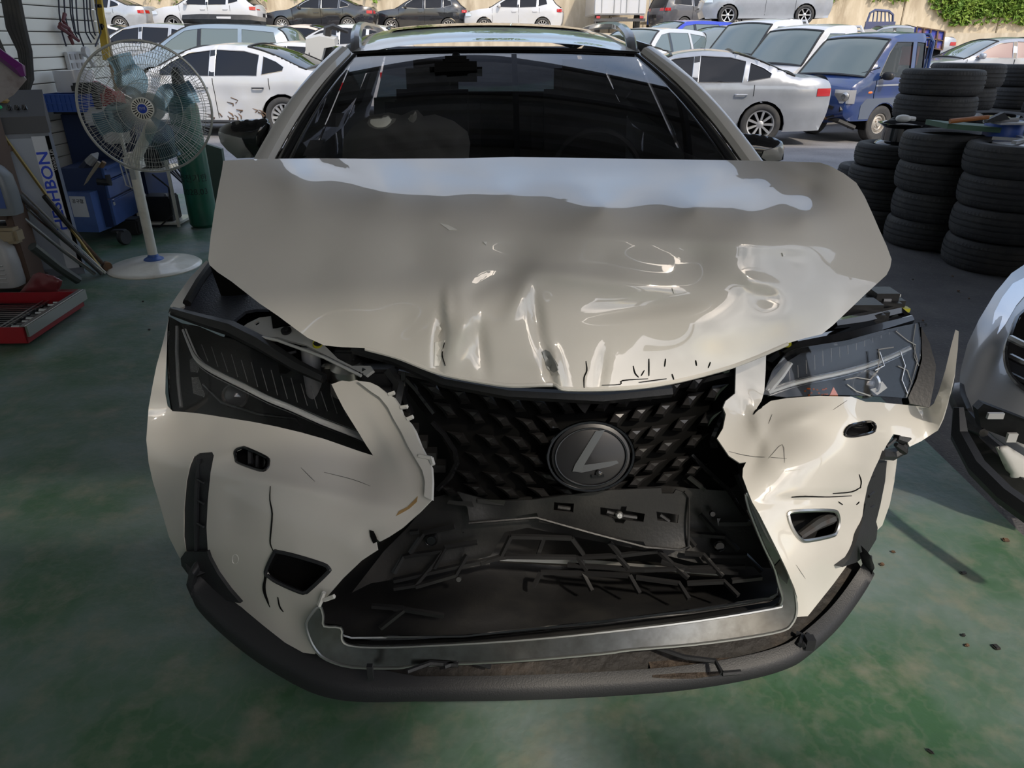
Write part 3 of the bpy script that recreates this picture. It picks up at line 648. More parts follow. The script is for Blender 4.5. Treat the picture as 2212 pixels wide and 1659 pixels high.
epoly([(-22,16),(-42,28),(-22,32),(40,22),(58,16),(54,10)], .009, .0115)
obj('emblem_stroke', b, mat('emblem_dark_glass', (.13, .135, .14), .25, metal=.7), em)
b = MB(); b.box(EM @ Vector((.012, -.042, .009)), (.028, .006, .012), EM.to_3x3()); b.lathe([(0, .018), (.006, .017), (.008, .008)], 16, EM @ Matrix.Translation((.014, -.036, 0))); obj('camera_eye', b, blk_gloss, em)
# number plate carrier
pc = [(988,1062),(1010,1098),(1015,1130),(1160,1108),(1165,1128),(1280,1150),(1283,1158),(1390,1170),(1395,1180),(1470,1186),(1484,1180),(1486,1075),(1478,1064),(1460,1058),(1455,1066),(1430,1066),(1428,1054),(1300,1060),(1150,1080),(1060,1082)]
cut1 = [(1297,1096),(1340,1101),(1342,1094),(1354,1094),(1352,1103),(1393,1110),(1390,1128),(1352,1124),(1346,1132),(1330,1130),(1326,1120),(1297,1113)]
cut2 = [(1418,1105),(1466,1112),(1464,1130),(1420,1124)]; cut3 = [(1197,1085),(1240,1088),(1238,1108),(1196,1104)]
pcar = panel('plate_carrier', pc, off_d(gf, -.02), blk_plastic, car, holes=[cut1, cut2, cut3], step=11, th=.004, disp=lambda V: gauss(V, 1120, 1110, 40, 60, 20, -.012)+gauss(V, 1060, 1090, 50, 30, 0, .008))
gd = off_d(gf, -.024)
b = MB(); b.tube(lift([(1012,1130),(1158,1118),(1280,1152),(1395,1182),(1470,1188),(1487,1180),(1488,1075),(1478,1062)], gd, 0), .003, 5); obj('carrier_edge', b, blk_plastic, pcar)
sc_ = P(1338, 1113, 1.375); MS = frame(sc_, (1, 0, 0), (0, .4, 1)); b = MB(); b.lathe([(0, .006), (.006, .006), (.009, .003), (.009, -.01)], 20, MS); b.box(MS @ Vector((0, 0, .006)), (.008, .0015, .002), MS.to_3x3()); b.box(MS @ Vector((0, 0, .006)), (.0015, .008, .002), MS.to_3x3()); obj('carrier_screw', b, steel, pcar)
b = MB(); b.tube(lift([(1310,1105),(1338,1113),(1375,1118)], gd, -.01), .005, 6); b.tube(lift([(1425,1112),(1445,1126)], gd, -.008), .005, 6); b.tube(lift([(1205,1095),(1232,1099)], gd, -.008), .005, 6); obj('carrier_hook', b, blk_plastic, pcar)
# lower panel and honeycomb bars
panel('lower_grille_panel', [(935,1075),(990,1062),(1060,1082),(1300,1060),(1430,1050),(1560,1060),(1610,1060),(1640,1130),(1690,1230),(1640,1225),(1500,1215),(1400,1190),(1240,1160),(1140,1140),(1090,1150),(1060,1200),(960,1230),(860,1250),(800,1260),(760,1280),(830,1190),(880,1140)], off_d(gf, .02), blk_plastic, car, step=18, th=.005, disp=lambda V: gauss(V, 1120, 1140, 80, 30, 0, -.015))
bars = [[(700,1130),(890,1135),(1065,1140)],[(700,1130),(640,1250),(520,1290)],[(900,1135),(860,1250)],[(1065,1140),(1135,1235)],[(1290,1165),(1360,1250)],[(670,1250),(1090,1255),(1340,1245),(1580,1215)],[(1580,1215),(1670,1300),(1760,1380)],[(1100,1255),(1155,1330)],[(1335,1245),(1405,1325)],[(880,1345),(1130,1350),(1410,1365)],[(880,1345),(835,1435)],[(1130,1350),(1185,1455)],[(1410,1365),(1470,1470)],[(1450,1375),(1705,1410),(1765,1505)],[(1755,1410),(1975,1400),(2060,1485)],[(2020,1395),(2200,1375)],[(1740,1230),(1850,1240),(1965,1370)],[(1890,1245),(2110,1245),(2200,1340)],[(1770,1115),(1980,1130),(2060,1215)],[(1830,1000),(1920,1100)],[(1760,1140),(1800,1190)],[(0,1440),(130,1420),(240,1290),(290,1215)],[(0,1395),(400,1305),(680,1250)],[(130,1430),(370,1360),(440,1240)],[(0,1560),(60,1565),(300,1605)],[(60,1570),(-80,1680)],[(290,1215),(60,1250),(0,1350)],[(240,1320),(310,1195),(500,1165)],[(100,1230),(180,1110),(365,1070)],[(2050,760),(2110,900)],[(1600,1280),(1780,1330),(2060,1345)],[(1040,1300),(1500,1330),(2100,1310)],[(150,1100),(100,1105)],[(1760,770),(1860,850)],[(1940,1020),(1940,1055),(2110,1055)],[(-130,1545),(60,1560)]]
bm_ = mat('grille_bar_black', (.02, .02, .021), .28)
for q in bars: obj('grille_bar', MB().tube(lift([ZP(*p) for p in q], gf, .0), .0065, 4), bm_, grille, smooth=False)
b = MB()
for x, y in ((228,1145),(1942,1180)):
    c = P(*ZP(x, y), gf(np.array([ZP(x, y)]))[0]+.012); M = frame(c, (1, 0, 0), (0, .3, 1)); b.lathe([(0, .012), (.010, .012), (.012, .006), (.015, .008), (.016, -.02)], 24, M)
obj('parking_sensor', b, blk_gloss, grille)
b = MB()
for x, y in ((390,1385),(700,945),(1905,995),(2122,1050)):
    c = P(*ZP(x, y), gf(np.array([ZP(x, y)]))[0]); b.lathe([(0, .004), (.006, .004), (.007, -.006)], 12, frame(c, (1, 0, 0), (0, .4, 1)))
obj('clip', b, darksteel, grille)
# crash beam, radiator glint behind the bars
b = MB(); b.tube(lift([(1080,1205),(1300,1215),(1560,1238)], gf, -.06), .012, 6); obj('aluminium_pipe', b, mat('aluminium', (.55, .53, .5), .3, metal=1), car)
# chrome lower trim
chO = [(690,1310),(672,1328),(661,1348),(666,1374),(680,1402),(704,1424),(760,1441),(860,1443),(900,1438),(1110,1428),(1300,1412),(1360,1404),(1500,1392),(1620,1376),(1690,1362),(1710,1348),(1720,1325),(1719,1290),(1708,1245),(1690,1205),(1660,1160),(1640,1120),(1612,1064),(1618,1100),(1650,1180),(1672,1225),(1682,1262),(1690,1290),(1686,1306),(1672,1314),(1500,1342),(1300,1366),(1110,1384),(900,1396),(800,1398),(752,1393),(738,1380),(736,1356),(700,1352),(698,1330)]
cf = rbf([(661,1348,1.19),(700,1300,1.21),(760,1440,1.165),(1110,1428,1.155),(1500,1392,1.175),(1720,1325,1.21),(1612,1064,1.29),(1690,1205,1.235),(1110,1384,1.18),(760,1395,1.185),(1672,1314,1.215),(1672,1225,1.24)])
chl = panel('lower_chrome_trim', chO, cf, chrome, car, step=9, th=.012)
rim('trim_edge', chO, cf, .0035, steel, chl, off=0)
b = MB(); b.tube(lift([(735,1372),(760,1380),(1000,1377),(1300,1345),(1500,1320),(1660,1295),(1680,1285)], off_d(cf, .025), 0), .0055, 8)
b.tube(lift([(1680,1285),(1683,1262),(1665,1215),(1640,1160),(1615,1100)], off_d(cf, .02), 0), .003, 6); obj('chrome_strip', b, mat('bright_chrome', (.75, .75, .76), .08, metal=1), car)
patch('torn_chrome', [(1672,1225),(1690,1205),(1706,1240),(1700,1262),(1688,1250)], cf, darksteel, chl)
# --- headlights ---
def headlight(nm, out, ctrl, fins_, stripP, w, extra, label):
    f = rbf(ctrl); h = bpy.data.objects.new('headlight', None); COL.objects.link(h); h.parent = car; c = np.mean(np.array(out), 0); h.location = P(c[0], c[1], f(np.array([c]))[0])-car.location; h['label'] = label
    panel('lens', out, f, clear, h, step=13, th=.003)
    c = np.array(out).mean(0)
    pocket('housing', [tuple(np.array(p)+(np.array(p)-c)*.012) for p in out], f, .10, mat('lamp_black', (.012, .013, .015), .3), h, 1.0)
    d = off_d(f, .035)
    L = [tuple(p) for p in catmull(stripP, 4)]; pts = lift(L, d, 0); n = len(pts); b = MB()
    b.tube(pts, [w[0]+(w[1]-w[0])*i/(n-1) for i in range(n)], 8, flat=.6); obj('light_strip', b, mat('frosted_light_guide', (.62, .63, .62), .3), h)
    b = MB(); b.tube([p+Vector((0, -.004, -w[1]*.7-.004)) for p in pts], .0018, 5); b.tube([p+Vector((0, -.002, w[1]*.9)) for p in pts], .0012, 5); obj('strip_edge', b, chrome, h)
    b = MB()
    for a, e in fins_: b.tube(lift([a, e], off_d(f, .045), 0), .0012, 4)
    obj('fin', b, mat('fin_grey', (.14, .14, .14), .3), h)
    extra(h, f)
    return h, f
def exL(h, f):
    d = off_d(f, .05)
    M = frame(P(508, 856, f(np.array([(508, 856)]))[0]+.065), (1, .25, .02), (0, .35, 1))
    b = MB(); b.lathe([(0, .012), (.018, .008), (.026, 0)], 28, M); obj('projector', b, mat('projector_glass', (.04, .04, .045), .03, coat=1), h)
    obj('projector_ring', MB().lathe([(.026, 0), (.029, .004), (.032, 0), (.030, -.02)], 28, M), darksteel, h)
    rm = mat('prismatic_reflector', (.22, .22, .22), .25, metal=.6, bump=(400, .5))
    patch('reflector', [(410,778),(420,770),(430,795),(426,805),(412,803)], d, rm, h); patch('reflector', [(414,815),(428,814),(442,852),(440,858),(418,850)], d, rm, h)
    obj('inner_bezel', MB().tube(lift([(383,705),(382,760),(386,830),(392,880)], d, .01), .005, 6), lampl, h)
    obj('inner_bezel', MB().tube(lift([(440,830),(480,870),(560,895),(640,905),(660,935)], d, .0), .004, 6), blk_gloss, h)
finsL = []
for i in range(15):
    t = i/14; x = 440+300*t; y0 = 745+118*t-(4 if i % 2 else 0); finsL.append(((x-4, y0), (x+10, 745+118*t+36+14*math.sin(PI*t))))
panelL = [(366,684),(395,700),(430,706),(480,728),(560,745),(600,765),(660,800),(700,822),(722,832),(745,862),(775,920),(806,984),(740,962),(650,934),(550,912),(450,896),(392,890),(372,886),(366,850),(362,760)]
hl, hlf = headlight('l', panelL, [(366,690,1.76),(480,728,1.70),(600,765,1.63),(722,832,1.545),(806,984,1.42),(650,934,1.46),(450,896,1.54),(372,886,1.60),(366,790,1.68),(560,840,1.55),(460,800,1.63)], finsL,
  [(398,712),(413,749),(426,775),(449,795),(486,815),(532,837),(582,862),(632,882),(698,911),(764,936),(793,948)], (.006, .0115), exL, 'unbroken black headlight with long curved light strip')
def exR(h, f):
    d = off_d(f, .05)
    M = frame(P(1868, 830, f(np.array([(1868, 830)]))[0]+.045), (1, -.25, .02), (0, .35, 1))
    b = MB(); b.lathe([(0, .012), (.018, .008), (.026, 0)], 28, M); obj('projector', b, mat('projector_glass', (0, 0, 0), .03), h)
    obj('projector_ring', MB().lathe([(.026, 0), (.030, .006), (.036, 0), (.032, -.02)], 28, M), lampl, h)
    obj('light_strip', MB().tube(lift([(1657,846),(1685,812),(1706,784)], d, .015), [.010, .011, .008], 8, flat=.6), MATS['frosted_light_guide'], h)
    ck = MB()
    for q in ([(1935,715),(1960,735),(1978,745),(1975,770),(1985,790)],[(1978,700),(1972,740),(1982,780),(1968,830),(1958,858)],[(1895,805),(1900,775),(1898,755),(1930,750)],[(1940,790),(1960,800),(1970,830)],[(1826,820),(1850,815),(1880,820),(1905,790)],[(1900,760),(1910,790),(1890,800)],[(1830,830),(1850,845),(1880,855)],[(1945,760),(1955,790),(1948,820),(1960,850)]): ck.tube(lift(q, f, .002), .0016, 4)
    obj('lens_crack', ck, mat('cracked_clear_edge', (.7, .7, .7), .1, metal=.5), h)
    patch('glass_shard', [(1880,842),(1905,824),(1916,838),(1894,854)], d, pearl_in, h, off=.02); patch('broken_lens_piece', [(1790,858),(1800,836),(1812,858)], d, orangel, h, off=.0)
    ba = MB(); r_ = random.Random(4)
    for _ in range(14): u, v = r_.uniform(1735, 1790), r_.uniform(838, 855); ba.box(P(u, v, f(np.array([(u, v)]))[0]+.02), (.004, .003, .003))
    obj('amber_fragment', ba, mat('amber_glass', (.5, .1, .01), .3), h)
finsR = []
for i in range(15):
    t = i/14; x = 1705+250*t; y0 = 800-100*t; finsR.append(((x, y0-18*math.sin(PI*t)), (x+1, y0+24-18*t)))
panelR = [(1650,852),(1670,800),(1700,762),(1722,752),(1760,746),(1830,735),(1900,715),(1950,704),(1984,697),(1990,740),(1988,775),(1975,820),(1960,860),(1900,856),(1844,854),(1770,853),(1700,858)]
hr, hrf = headlight('r', panelR, [(1650,852,1.475),(1720,752,1.55),(1830,735,1.62),(1984,697,1.74),(1988,775,1.68),(1960,860,1.60),(1844,854,1.54),(1740,854,1.49),(1840,800,1.58)], finsR,
  [(1657,847),(1720,826),(1825,803),(1900,780),(1963,752)], (.010, .008), exR, 'broken headlight with cracked clear lens')
panel('headlight_gasket', [(1990,706),(2008,740),(2022,790),(2018,830),(2008,880),(1965,872),(1962,858),(1980,820),(1992,775)], rbf([(1990,706,1.76),(2022,790,1.70),(2008,880,1.63),(1965,865,1.64)]), blk_plastic, car, step=9, th=.03)
b = MB(); b.tube([P(1640, 800, 1.60), P(1720, 748, 1.60), P(1830, 728, 1.67), P(1900, 708, 1.73), P(1965, 690, 1.78)], [.018, .02, .022, .02, .014], 7)
b.tube([P(1800, 700, 1.66), P(1860, 690, 1.72), P(1940, 672, 1.8), P(1968, 690, 1.78)], [.012, .016, .014, .01], 6); b.tube([P(1890, 628, 1.95), P(1915, 650, 1.92), P(1922, 665, 1.9)], .012, 6)
b.tube([P(1700, 740, 1.64), P(1690, 765, 1.6), P(1660, 790, 1.56)], .014, 6)
obj('lamp_bracket', b, blk_gloss, car)
b = MB(); b.box(P(1697, 742, 1.6), (.02, .02, .012)); b.box(P(1950, 668, 1.82), (.03, .02, .01)); obj('yellow_tag', b, mat('yellow_plastic', (.62, .58, .04), .4), car)
panel('inner_fender_bracket', [(1885,640),(1925,636),(1947,636),(1945,645),(1925,672),(1905,690),(1895,672)], lambda V: np.full(len(V), 1.95), pearl_in, car, step=10, th=.01)
# --- engine bay seen between bonnet and lamps ---
panel('bay_liner', [(452,570),(500,605),(640,712),(860,770),(960,860),(930,1000),(830,830),(720,820),(560,740),(500,700)], lambda V: np.full(len(V), 1.86), blk_matte, car, step=25, th=.01)
b = MB(); b.box((.0, 2.15, .80), (1.3, .05, .5)); b.box((0, 1.72, .62), (1.2, .05, .5)); obj('engine_bulkhead', b, blk_matte, car)
panel('fender_liner', [(456,574),(428,612),(402,650),(396,668),(440,690),(492,703),(512,686),(530,672),(552,668),(580,668),(540,636),(500,605)], rbf([(456,574,2.0),(402,650,1.82),(396,668,1.80),(492,703,1.70),(560,660,1.78),(500,605,1.95)]), mat('liner_blue_black', (.045, .05, .068), .45, bump=(200, .3)), car, step=12, th=.008)
panel('left_fender', [(446,562),(456,572),(430,606),(405,645),(398,662),(380,668),(367,662),(385,635),(410,600)], rbf([(446,562,2.05),(456,572,2.04),(367,662,1.82),(398,662,1.80)]), pearl, car, step=9, th=.01)
b = MB(); b.tube([P(462, 566, 2.0), P(430, 610, 1.88), P(404, 655, 1.80)], .012, 6); b.tube([P(372, 672, 1.78), P(430, 690, 1.74), P(500, 710, 1.70), P(560, 740, 1.66), P(640, 790, 1.6), P(700, 818, 1.56)], [.012, .016, .02, .02, .016, .012], 6); obj('rubber_seal', b, blk_plastic, car)
brace = [(516,712),(535,698),(560,686),(592,682),(640,705),(680,730),(705,750),(730,775),(760,790),(800,790),(806,800),(790,812),(770,800),(740,785),(700,765),(660,745),(600,728),(550,728)]
brf = rbf([(516,712,1.70),(592,682,1.74),(700,750,1.62),(800,795,1.54),(600,728,1.66),(760,800,1.56)])
br = panel('radiator_support', brace, brf, mat('primer_white', (.56, .55, .53), .4), car, step=8, th=.008, disp=lambda V: gauss(V, 592, 702, 12, 9, 0, .006)+gauss(V, 655, 738, 10, 6, 0, -.005), holes=[[(548,697),(556,692),(562,697),(554,703)]])
b = MB(); b.tube(lift([(530,722),(600,735),(700,772),(780,812)], brf, .002), .004, 6); obj('support_flange', b, pearl_in, br)
for u, v, c_, mm in ((618, 714, .013, blk_plastic), (686, 740, .011, blk_plastic)):
    M = frame(P(u, v, brf(np.array([(u, v)]))[0]-.006), (1, 0, 0), (0, .9, .4)); obj('bolt', MB().lathe([(0, .008), (c_*.45, .008), (c_*.5, .003), (c_, .002), (c_, -.004)], 20, M), mm, br)
obj('yellow_clip', MB().cyl(P(686, 746, 1.63), P(686, 742, 1.625), .012), MATS['yellow_plastic'], br)
b = MB(); b.box(P(618, 752, 1.86), (.16, .12, .10), bev=.02); obj('coolant_tank', b, mat('pink_coolant_tank', (.22, .12, .14), .35), car)
b = MB(); b.lathe([(0, .05), (.018, .05), (.022, .04), (.024, -.02), (.022, -.09), (0, -.09)], 24, Matrix.Translation(P(673, 785, 1.66))); obj('washer_neck', b, mat('translucent_plastic', (.35, .35, .36), .3), car)
b = MB(); b.lathe([(0, .03), (.03, .03), (.045, .015), (.05, -.05), (0, -.05)], 24, Matrix.Translation(P(755, 805, 1.6))); b.box(P(715, 800, 1.62), (.04, .05, .05), bev=.01); b.tube([P(700, 790, 1.62), P(722, 812, 1.6), P(745, 800, 1.58)], .01, 8); obj('aluminium_pump', b, MATS['aluminium'], car)
b = MB(); b.box(P(745, 768, 1.62), (.05, .04, .04), bev=.006); b.tube([P(640, 760, 1.68), P(600, 770, 1.66), P(570, 760, 1.68)], .006, 6); b.box(P(820, 812, 1.56), (.09, .05, .05), bev=.008); b.tube([P(840, 800, 1.55), P(862, 830, 1.53), P(852, 880, 1.5)], .016, 6); b.tube([P(765, 752, 1.56), P(850, 775, 1.52), P(960, 825, 1.48), P(1100, 850, 1.46), P(1300, 860, 1.46), P(1450, 845, 1.48)], .014, 6)
for i in range(7): b.box(P(830+20*i, 850+26*i, 1.50), (.03, .03, .02))
obj('latch_and_hoses', b, blk_plastic, car)
b = MB(); b.tube([P(1600, 800, 1.62), P(1640, 740, 1.66), P(1700, 700, 1.72)], .03, 6); b.box(P(1840, 690, 1.78), (.16, .1, .1), bev=.02); b.box(P(1900, 665, 1.85), (.1, .1, .1), bev=.02); obj('bay_parts', b, blk_plastic, car)
b = MB(); b.box(P(1910, 672, 1.82), (.04, .03, .07), bev=.01); b.box(P(1830, 672, 1.8), (.02, .06, .03), bev=.005); obj('washer_bottle', b, MATS['translucent_plastic'], car)
# --- windscreen, roof, pillars ---
def wsp(s, t, off=0):
    """windscreen surface, s across -1..1, t up 0..1"""
    Y = 2.47+(3.26-2.47)*t; w = .82-.215*t-.02*t*t; z = 1.03+.40*t+.035*math.sin(PI*t)
    bow = (1-s*s)
    return Vector((cx(Y)-.02+s*w, Y-.16*bow*(1-.45*t)-off*.5, z+.018*bow*t+off*.8))
g = MB().grid([[wsp(s, t) for s in np.linspace(-1, 1, 33)] for t in np.linspace(0, 1, 17)])
ws = obj('windscreen', g, tint_see, car, ang=60)
md = ws.modifiers.new('thickness', 'SOLIDIFY'); md.thickness = .004
fr = MB()
for s in (-1, 1): fr.tube([wsp(s*.985, t, -.004) for t in np.linspace(0, 1, 12)], .024, 6, flat=.4)
fr.tube([wsp(s, .995, -.004) for s in np.linspace(-1, 1, 21)], .012, 6)
obj('windscreen_frit', fr, blk_gloss, ws)
for s in (-1, 1):
    b = MB(); pts = [wsp(s*1.05, t, .006)+Vector((s*.012, .0, 0)) for t in np.linspace(-.05, 1, 14)]
    b.tube(pts, .036, 8, flat=.7); obj('windscreen_pillar', b, pearl, car)
RW = {3.25: (.607, 1.435), 3.45: (.63, 1.472), 3.8: (.65, 1.503), 4.2: (.655, 1.513), 4.7: (.64, 1.497), 5.15: (.61, 1.45)}
ry = sorted(RW); rw_ = catmull([(y, *RW[y]) for y in ry], 6)
def rfp(y, w, z, s, off=0): return Vector((cx(y)-.02+s*w, y-.05*(1-s*s)*(y < 3.3), z+.038*(1-s*s)-.03*abs(s)**6+off))
g = MB().grid([[rfp(y, w, z, s) for s in np.linspace(-1, 1, 31)] for y, w, z in rw_]); ro = obj('roof', g, pearl, car, ang=60)
g = MB().grid([[rfp(y, w, z, s, .006) for s in np.linspace(-.72, .72, 21)] for y, w, z in rw_ if 3.62 < y < 4.6]); obj('sunroof', g, tint, ro)
for s in (-1, 1):
    pts = [(3.36, -.02), (3.42, .012), (3.55, .038), (3.9, .05), (4.6, .05), (4.95, .035), (5.05, 0)]
    L = []
    for y, h in pts:
        w = np.interp(y, [a[0] for a in rw_], [a[1] for a in rw_]); z = np.interp(y, [a[0] for a in rw_], [a[2] for a in rw_]); L.append(rfp(y, w, z, s*.94, h))
    L = [Vector(p) for p in catmull(L, 4)]; b = MB(); b.tube(L, [.02]+[.024]*(len(L)-2)+[.015], 7, flat=.7); obj('roof_rail', b, mat('rail_grey', (.2, .205, .22), .35, metal=.5, coat=.5), ro)
# rear part of the body: side skins, doors, tail
def hwid(Y, z):
    w = .89-.10*max(0, (Y-4.6)/1.0)**2-.12*max(0, (2.3-Y)/.5)**2
    if z > .98: w -= (z-.98)*.52
    elif z > .55: w -= .02*((z-.75)/.2)**2
    else: w -= .10*((.55-z)/.35)**2
    return w
arF, arR = 2.13, 4.68
def arch(yc, r=.37, zc=.345, n=14, z0=.24): 
    a0 = math.asin(max(-1, (z0-zc)/r)); return [(yc+r*math.cos(a), zc+r*math.sin(a)) for a in np.linspace(PI-a0, a0, n)]
sil = [(1.74, .30)]+arch(arF, .37, .345, 14, .30)+arch(arR)+[(5.42, .26), (5.50, .6), (5.48, .95), (5.36, 1.12), (5.15, 1.42), (4.7, 1.50), (3.9, 1.50), (3.35, 1.46), (2.7, 1.06), (2.55, .96), (2.1, .90), (1.90, .84), (1.82, .70), (1.80, .5)]
win = [[(2.86, 1.03), (3.5, 1.01), (3.62, 1.43), (3.42, 1.42)], [(3.6, 1.01), (4.5, 1.02), (4.62, 1.2), (4.5, 1.40), (3.7, 1.44)], [(4.62, 1.06), (4.95, 1.12), (4.85, 1.3), (4.68, 1.3)]]
for s in (-1, 1):
    V, T = tri2d(sil, win, .07, cuts=[[(2.62, .3), (2.62, .9)], [(3.54, .3), (3.54, .98)], [(4.35, .82), (4.35, .98)]])
    f3 = lambda V, o=0: [Vector((cx(y)-.0+s*(hwid(y, z)-o), y, z)) for y, z in V]
    V3 = f3(V); C = V[T].mean(1)
    for nm, a, b_ in (('side_fender', 0, 2.62), ('front_door', 2.62, 3.54), ('rear_door', 3.54, 4.2), ('rear_quarter', 4.2, 9)):
        m = (C[:, 0] >= a) & (C[:, 0] < b_); mb = sheet(V3, T[m], .004, (s, 0, 0)); obj(nm, mb, pearl, car, ang=40, recalc=False)
    for w_ in win:
        V2, T2 = tri2d(w_, [], .1); obj('side_window', sheet(f3(V2, .012), T2, .004, (s, 0, 0)), tint, car, recalc=False)
    for yc in (arF, arR):
        b = MB(); b.tube([Vector((cx(y)+s*(hwid(y, z)+.006), y, z)) for y, z in arch(yc, .385)], .022, 6); obj('arch_trim', b, blk_trim, car)
        b = MB(); b.grid([[Vector((cx(y)+s*x, y, z)) for x in (.9, .5)] for y, z in arch(yc, .37)]+[]); obj('wheel_well', b, blk_matte, car)
b = MB(); b.grid([[Vector((cx(5.4)+s*hwid(y, z)*.985, y+.07*(1-s*s), z)) for s in np.linspace(-1, 1, 15)] for y, z in ((5.42, .26), (5.5, .6), (5.48, .95), (5.36, 1.12))]); obj('tailgate', b, pearl, car)
b = MB(); b.grid([[Vector((cx(5.3)+s*hwid(y, z)*.97, y+.05*(1-s*s), z)) for s in np.linspace(-1, 1, 15)] for y, z in ((5.36, 1.12), (5.15, 1.44))]); obj('rear_window', b, mat('rear_glass', (.25, .27, .3), .02, trans=.9), car)
b = MB(); b.box((0, 3.6, .27), (1.6, 3.5, .08)); obj('floor_pan', b, blk_matte, car)
# cabin
b = MB()
b.tube([(-.72, 2.7, .84), (0, 2.5, .90), (.72, 2.7, .84)], .12, 8); obj('dashboard', b, blk_plastic, car)
for x in (-.40, .34):
    b = MB(); b.box((x, 3.55, .62), (.5, .5, .2), bev=.06); b.box((x, 3.85, .95), (.48, .14, .62), Matrix.Rotation(-.2, 3, 'X'), bev=.06); b.box((x, 3.93, 1.30), (.26, .1, .18), bev=.04); obj('front_seat', b, mat('seat_leather', (.02, .02, .022), .6), car)
b = MB(); b.box((-.03, 4.5, .9), (1.3, .16, .62), bev=.06); obj('rear_seat', b, MATS['seat_leather'], car)
b = MB(); b.tube([Vector((.34+.18*math.cos(a), 2.98+.06*math.sin(a), .98+.17*math.sin(a))) for a in np.linspace(0, 2*PI, 25)], .014, 6); obj('steering_wheel', b, blk_plastic, car)
r_ = random.Random(5)
def cloth(name, poly, Y, th, m, parent, amp, seed, step=10, **k):
    """crumpled cloth: a domed sheet with folds"""
    q = np.random.default_rng(seed); W_ = [(q.uniform(-1, 1), q.uniform(-1, 1), q.uniform(0, 6), q.uniform(.03, .12)) for _ in range(7)]
    L = np.array(dens(poly, step))
    def dd(V):
        e = np.min(np.linalg.norm(V[:, None]-L[None], axis=2), axis=1); e = np.minimum(e/60, 1)
        r2 = sum(np.abs(np.sin((V[:, 0]*a+V[:, 1]*b_)*f+c))*amp for a, b_, c, f in W_)/3
        return -th*np.sqrt(1-(1-e)**2)+r2*e
    return panel(name, poly, lambda V: np.full(len(V), Y), m, parent, step=step, th=.003, disp=dd, ang=80, **k)
cloth('airbag', [(740,340),(742,300),(760,275),(800,250),(840,244),(868,250),(890,240),(902,238),(915,252),(940,248),(980,262),(1010,285),(1016,310),(1012,350),(1000,420),(760,420)], 2.78, .16, chars, car, .02, 3, 9)
mir = MB(); mir.box(P(985, 155, 3.0), (.20, .05, .075), bev=.02); mir.tube([P(985, 140, 3.0), P(985, 118, 3.05)], .015, 6); mir.box(P(985, 130, 3.02), (.10, .06, .03), bev=.01); obj('rear_view_mirror', mir, blk_matte, car)
stk = MB(); 
for (u, v, w, h) in ((728, 268, .05, .06), (718, 312, .045, .03)):
    s = -.86 if v < 300 else -.9; t = .35 if v < 300 else .18; c = wsp(s, t, -.006); a = wsp(s+.07, t, -.006); d = wsp(s, t+.09, -.006); e = wsp(s+.07, t+.09, -.006); stk.add([c, a, e, d], [(0, 1, 2, 3)])
obj('window_sticker', stk, mat('sticker_grey', (.3, .3, .3), .6), ws)
# --- door mirrors ---
def superell(mb, c, r, M=None, p=2.6, n=24, m=14):
    vs = []; sg = lambda x, e: math.copysign(abs(x)**e, x); e = 2/p
    for i in range(m+1):
        ph = -PI/2+PI*i/m
        for j in range(n):
            th = 2*PI*j/n; v = Vector((r[0]*sg(math.cos(ph), e)*sg(math.cos(th), e), r[1]*sg(math.cos(ph), e)*sg(math.sin(th), e), r[2]*sg(math.sin(ph), e)))
            vs.append((M @ v if M else v)+Vector(c))
    mb.add(vs, [(i*n+j, i*n+(j+1) % n, (i+1)*n+(j+1) % n, (i+1)*n+j) for i in range(m) for j in range(n)]); return mb
def wmirror(outline, low, foot, Y, label):
    o = bpy.data.objects.new('door_mirror', None); COL.objects.link(o); o.parent = car; c = np.mean(np.array(outline), 0); o.location = P(c[0], c[1], Y)-car.location; o['label'] = label
    L = np.array(dens(outline, 5))
    dom = lambda V: -.07*np.sqrt(np.clip(1-(1-np.minimum(np.min(np.linalg.norm(V[:, None]-L[None], axis=2), axis=1)/38, 1))**2, 0, 1))
    panel('mirror_cap', outline, lambda V: np.full(len(V), Y), blk_gloss, o, step=7, th=.06, disp=dom)
    panel('lower_cover', low, lambda V: np.full(len(V), Y-.012)+dom(V)*.9, mat('mirror_lower_grey', (.22, .22, .21), .25, coat=.8), o, step=7, th=.01)
    obj('mirror_foot', MB().tube([P(*foot[0], Y), P(*foot[1], Y+.03)], [.03, .02], 8), blk_gloss, o)
wmirror([(471,290),(473,278),(490,266),(520,259),(560,256),(578,256),(583,262),(582,300),(584,338),(574,344),(555,342),(540,338),(512,341),(490,322),(476,306)], [(472,284),(500,294),(520,298),(530,318),(548,341),(512,342),(490,324),(476,308)], ((575, 335), (640, 335)), 2.78, 'gloss black door mirror beside the garage fan')
wmirror([(1588,340),(1590,300),(1592,292),(1600,288),(1640,290),(1675,298),(1690,306),(1694,318),(1692,345),(1660,356),(1620,356)], [(1650,326),(1692,314),(1693,330),(1688,346),(1660,350),(1645,340)], ((1600, 340), (1530, 345)), 2.78, 'gloss black door mirror on the side of the tyre stacks')
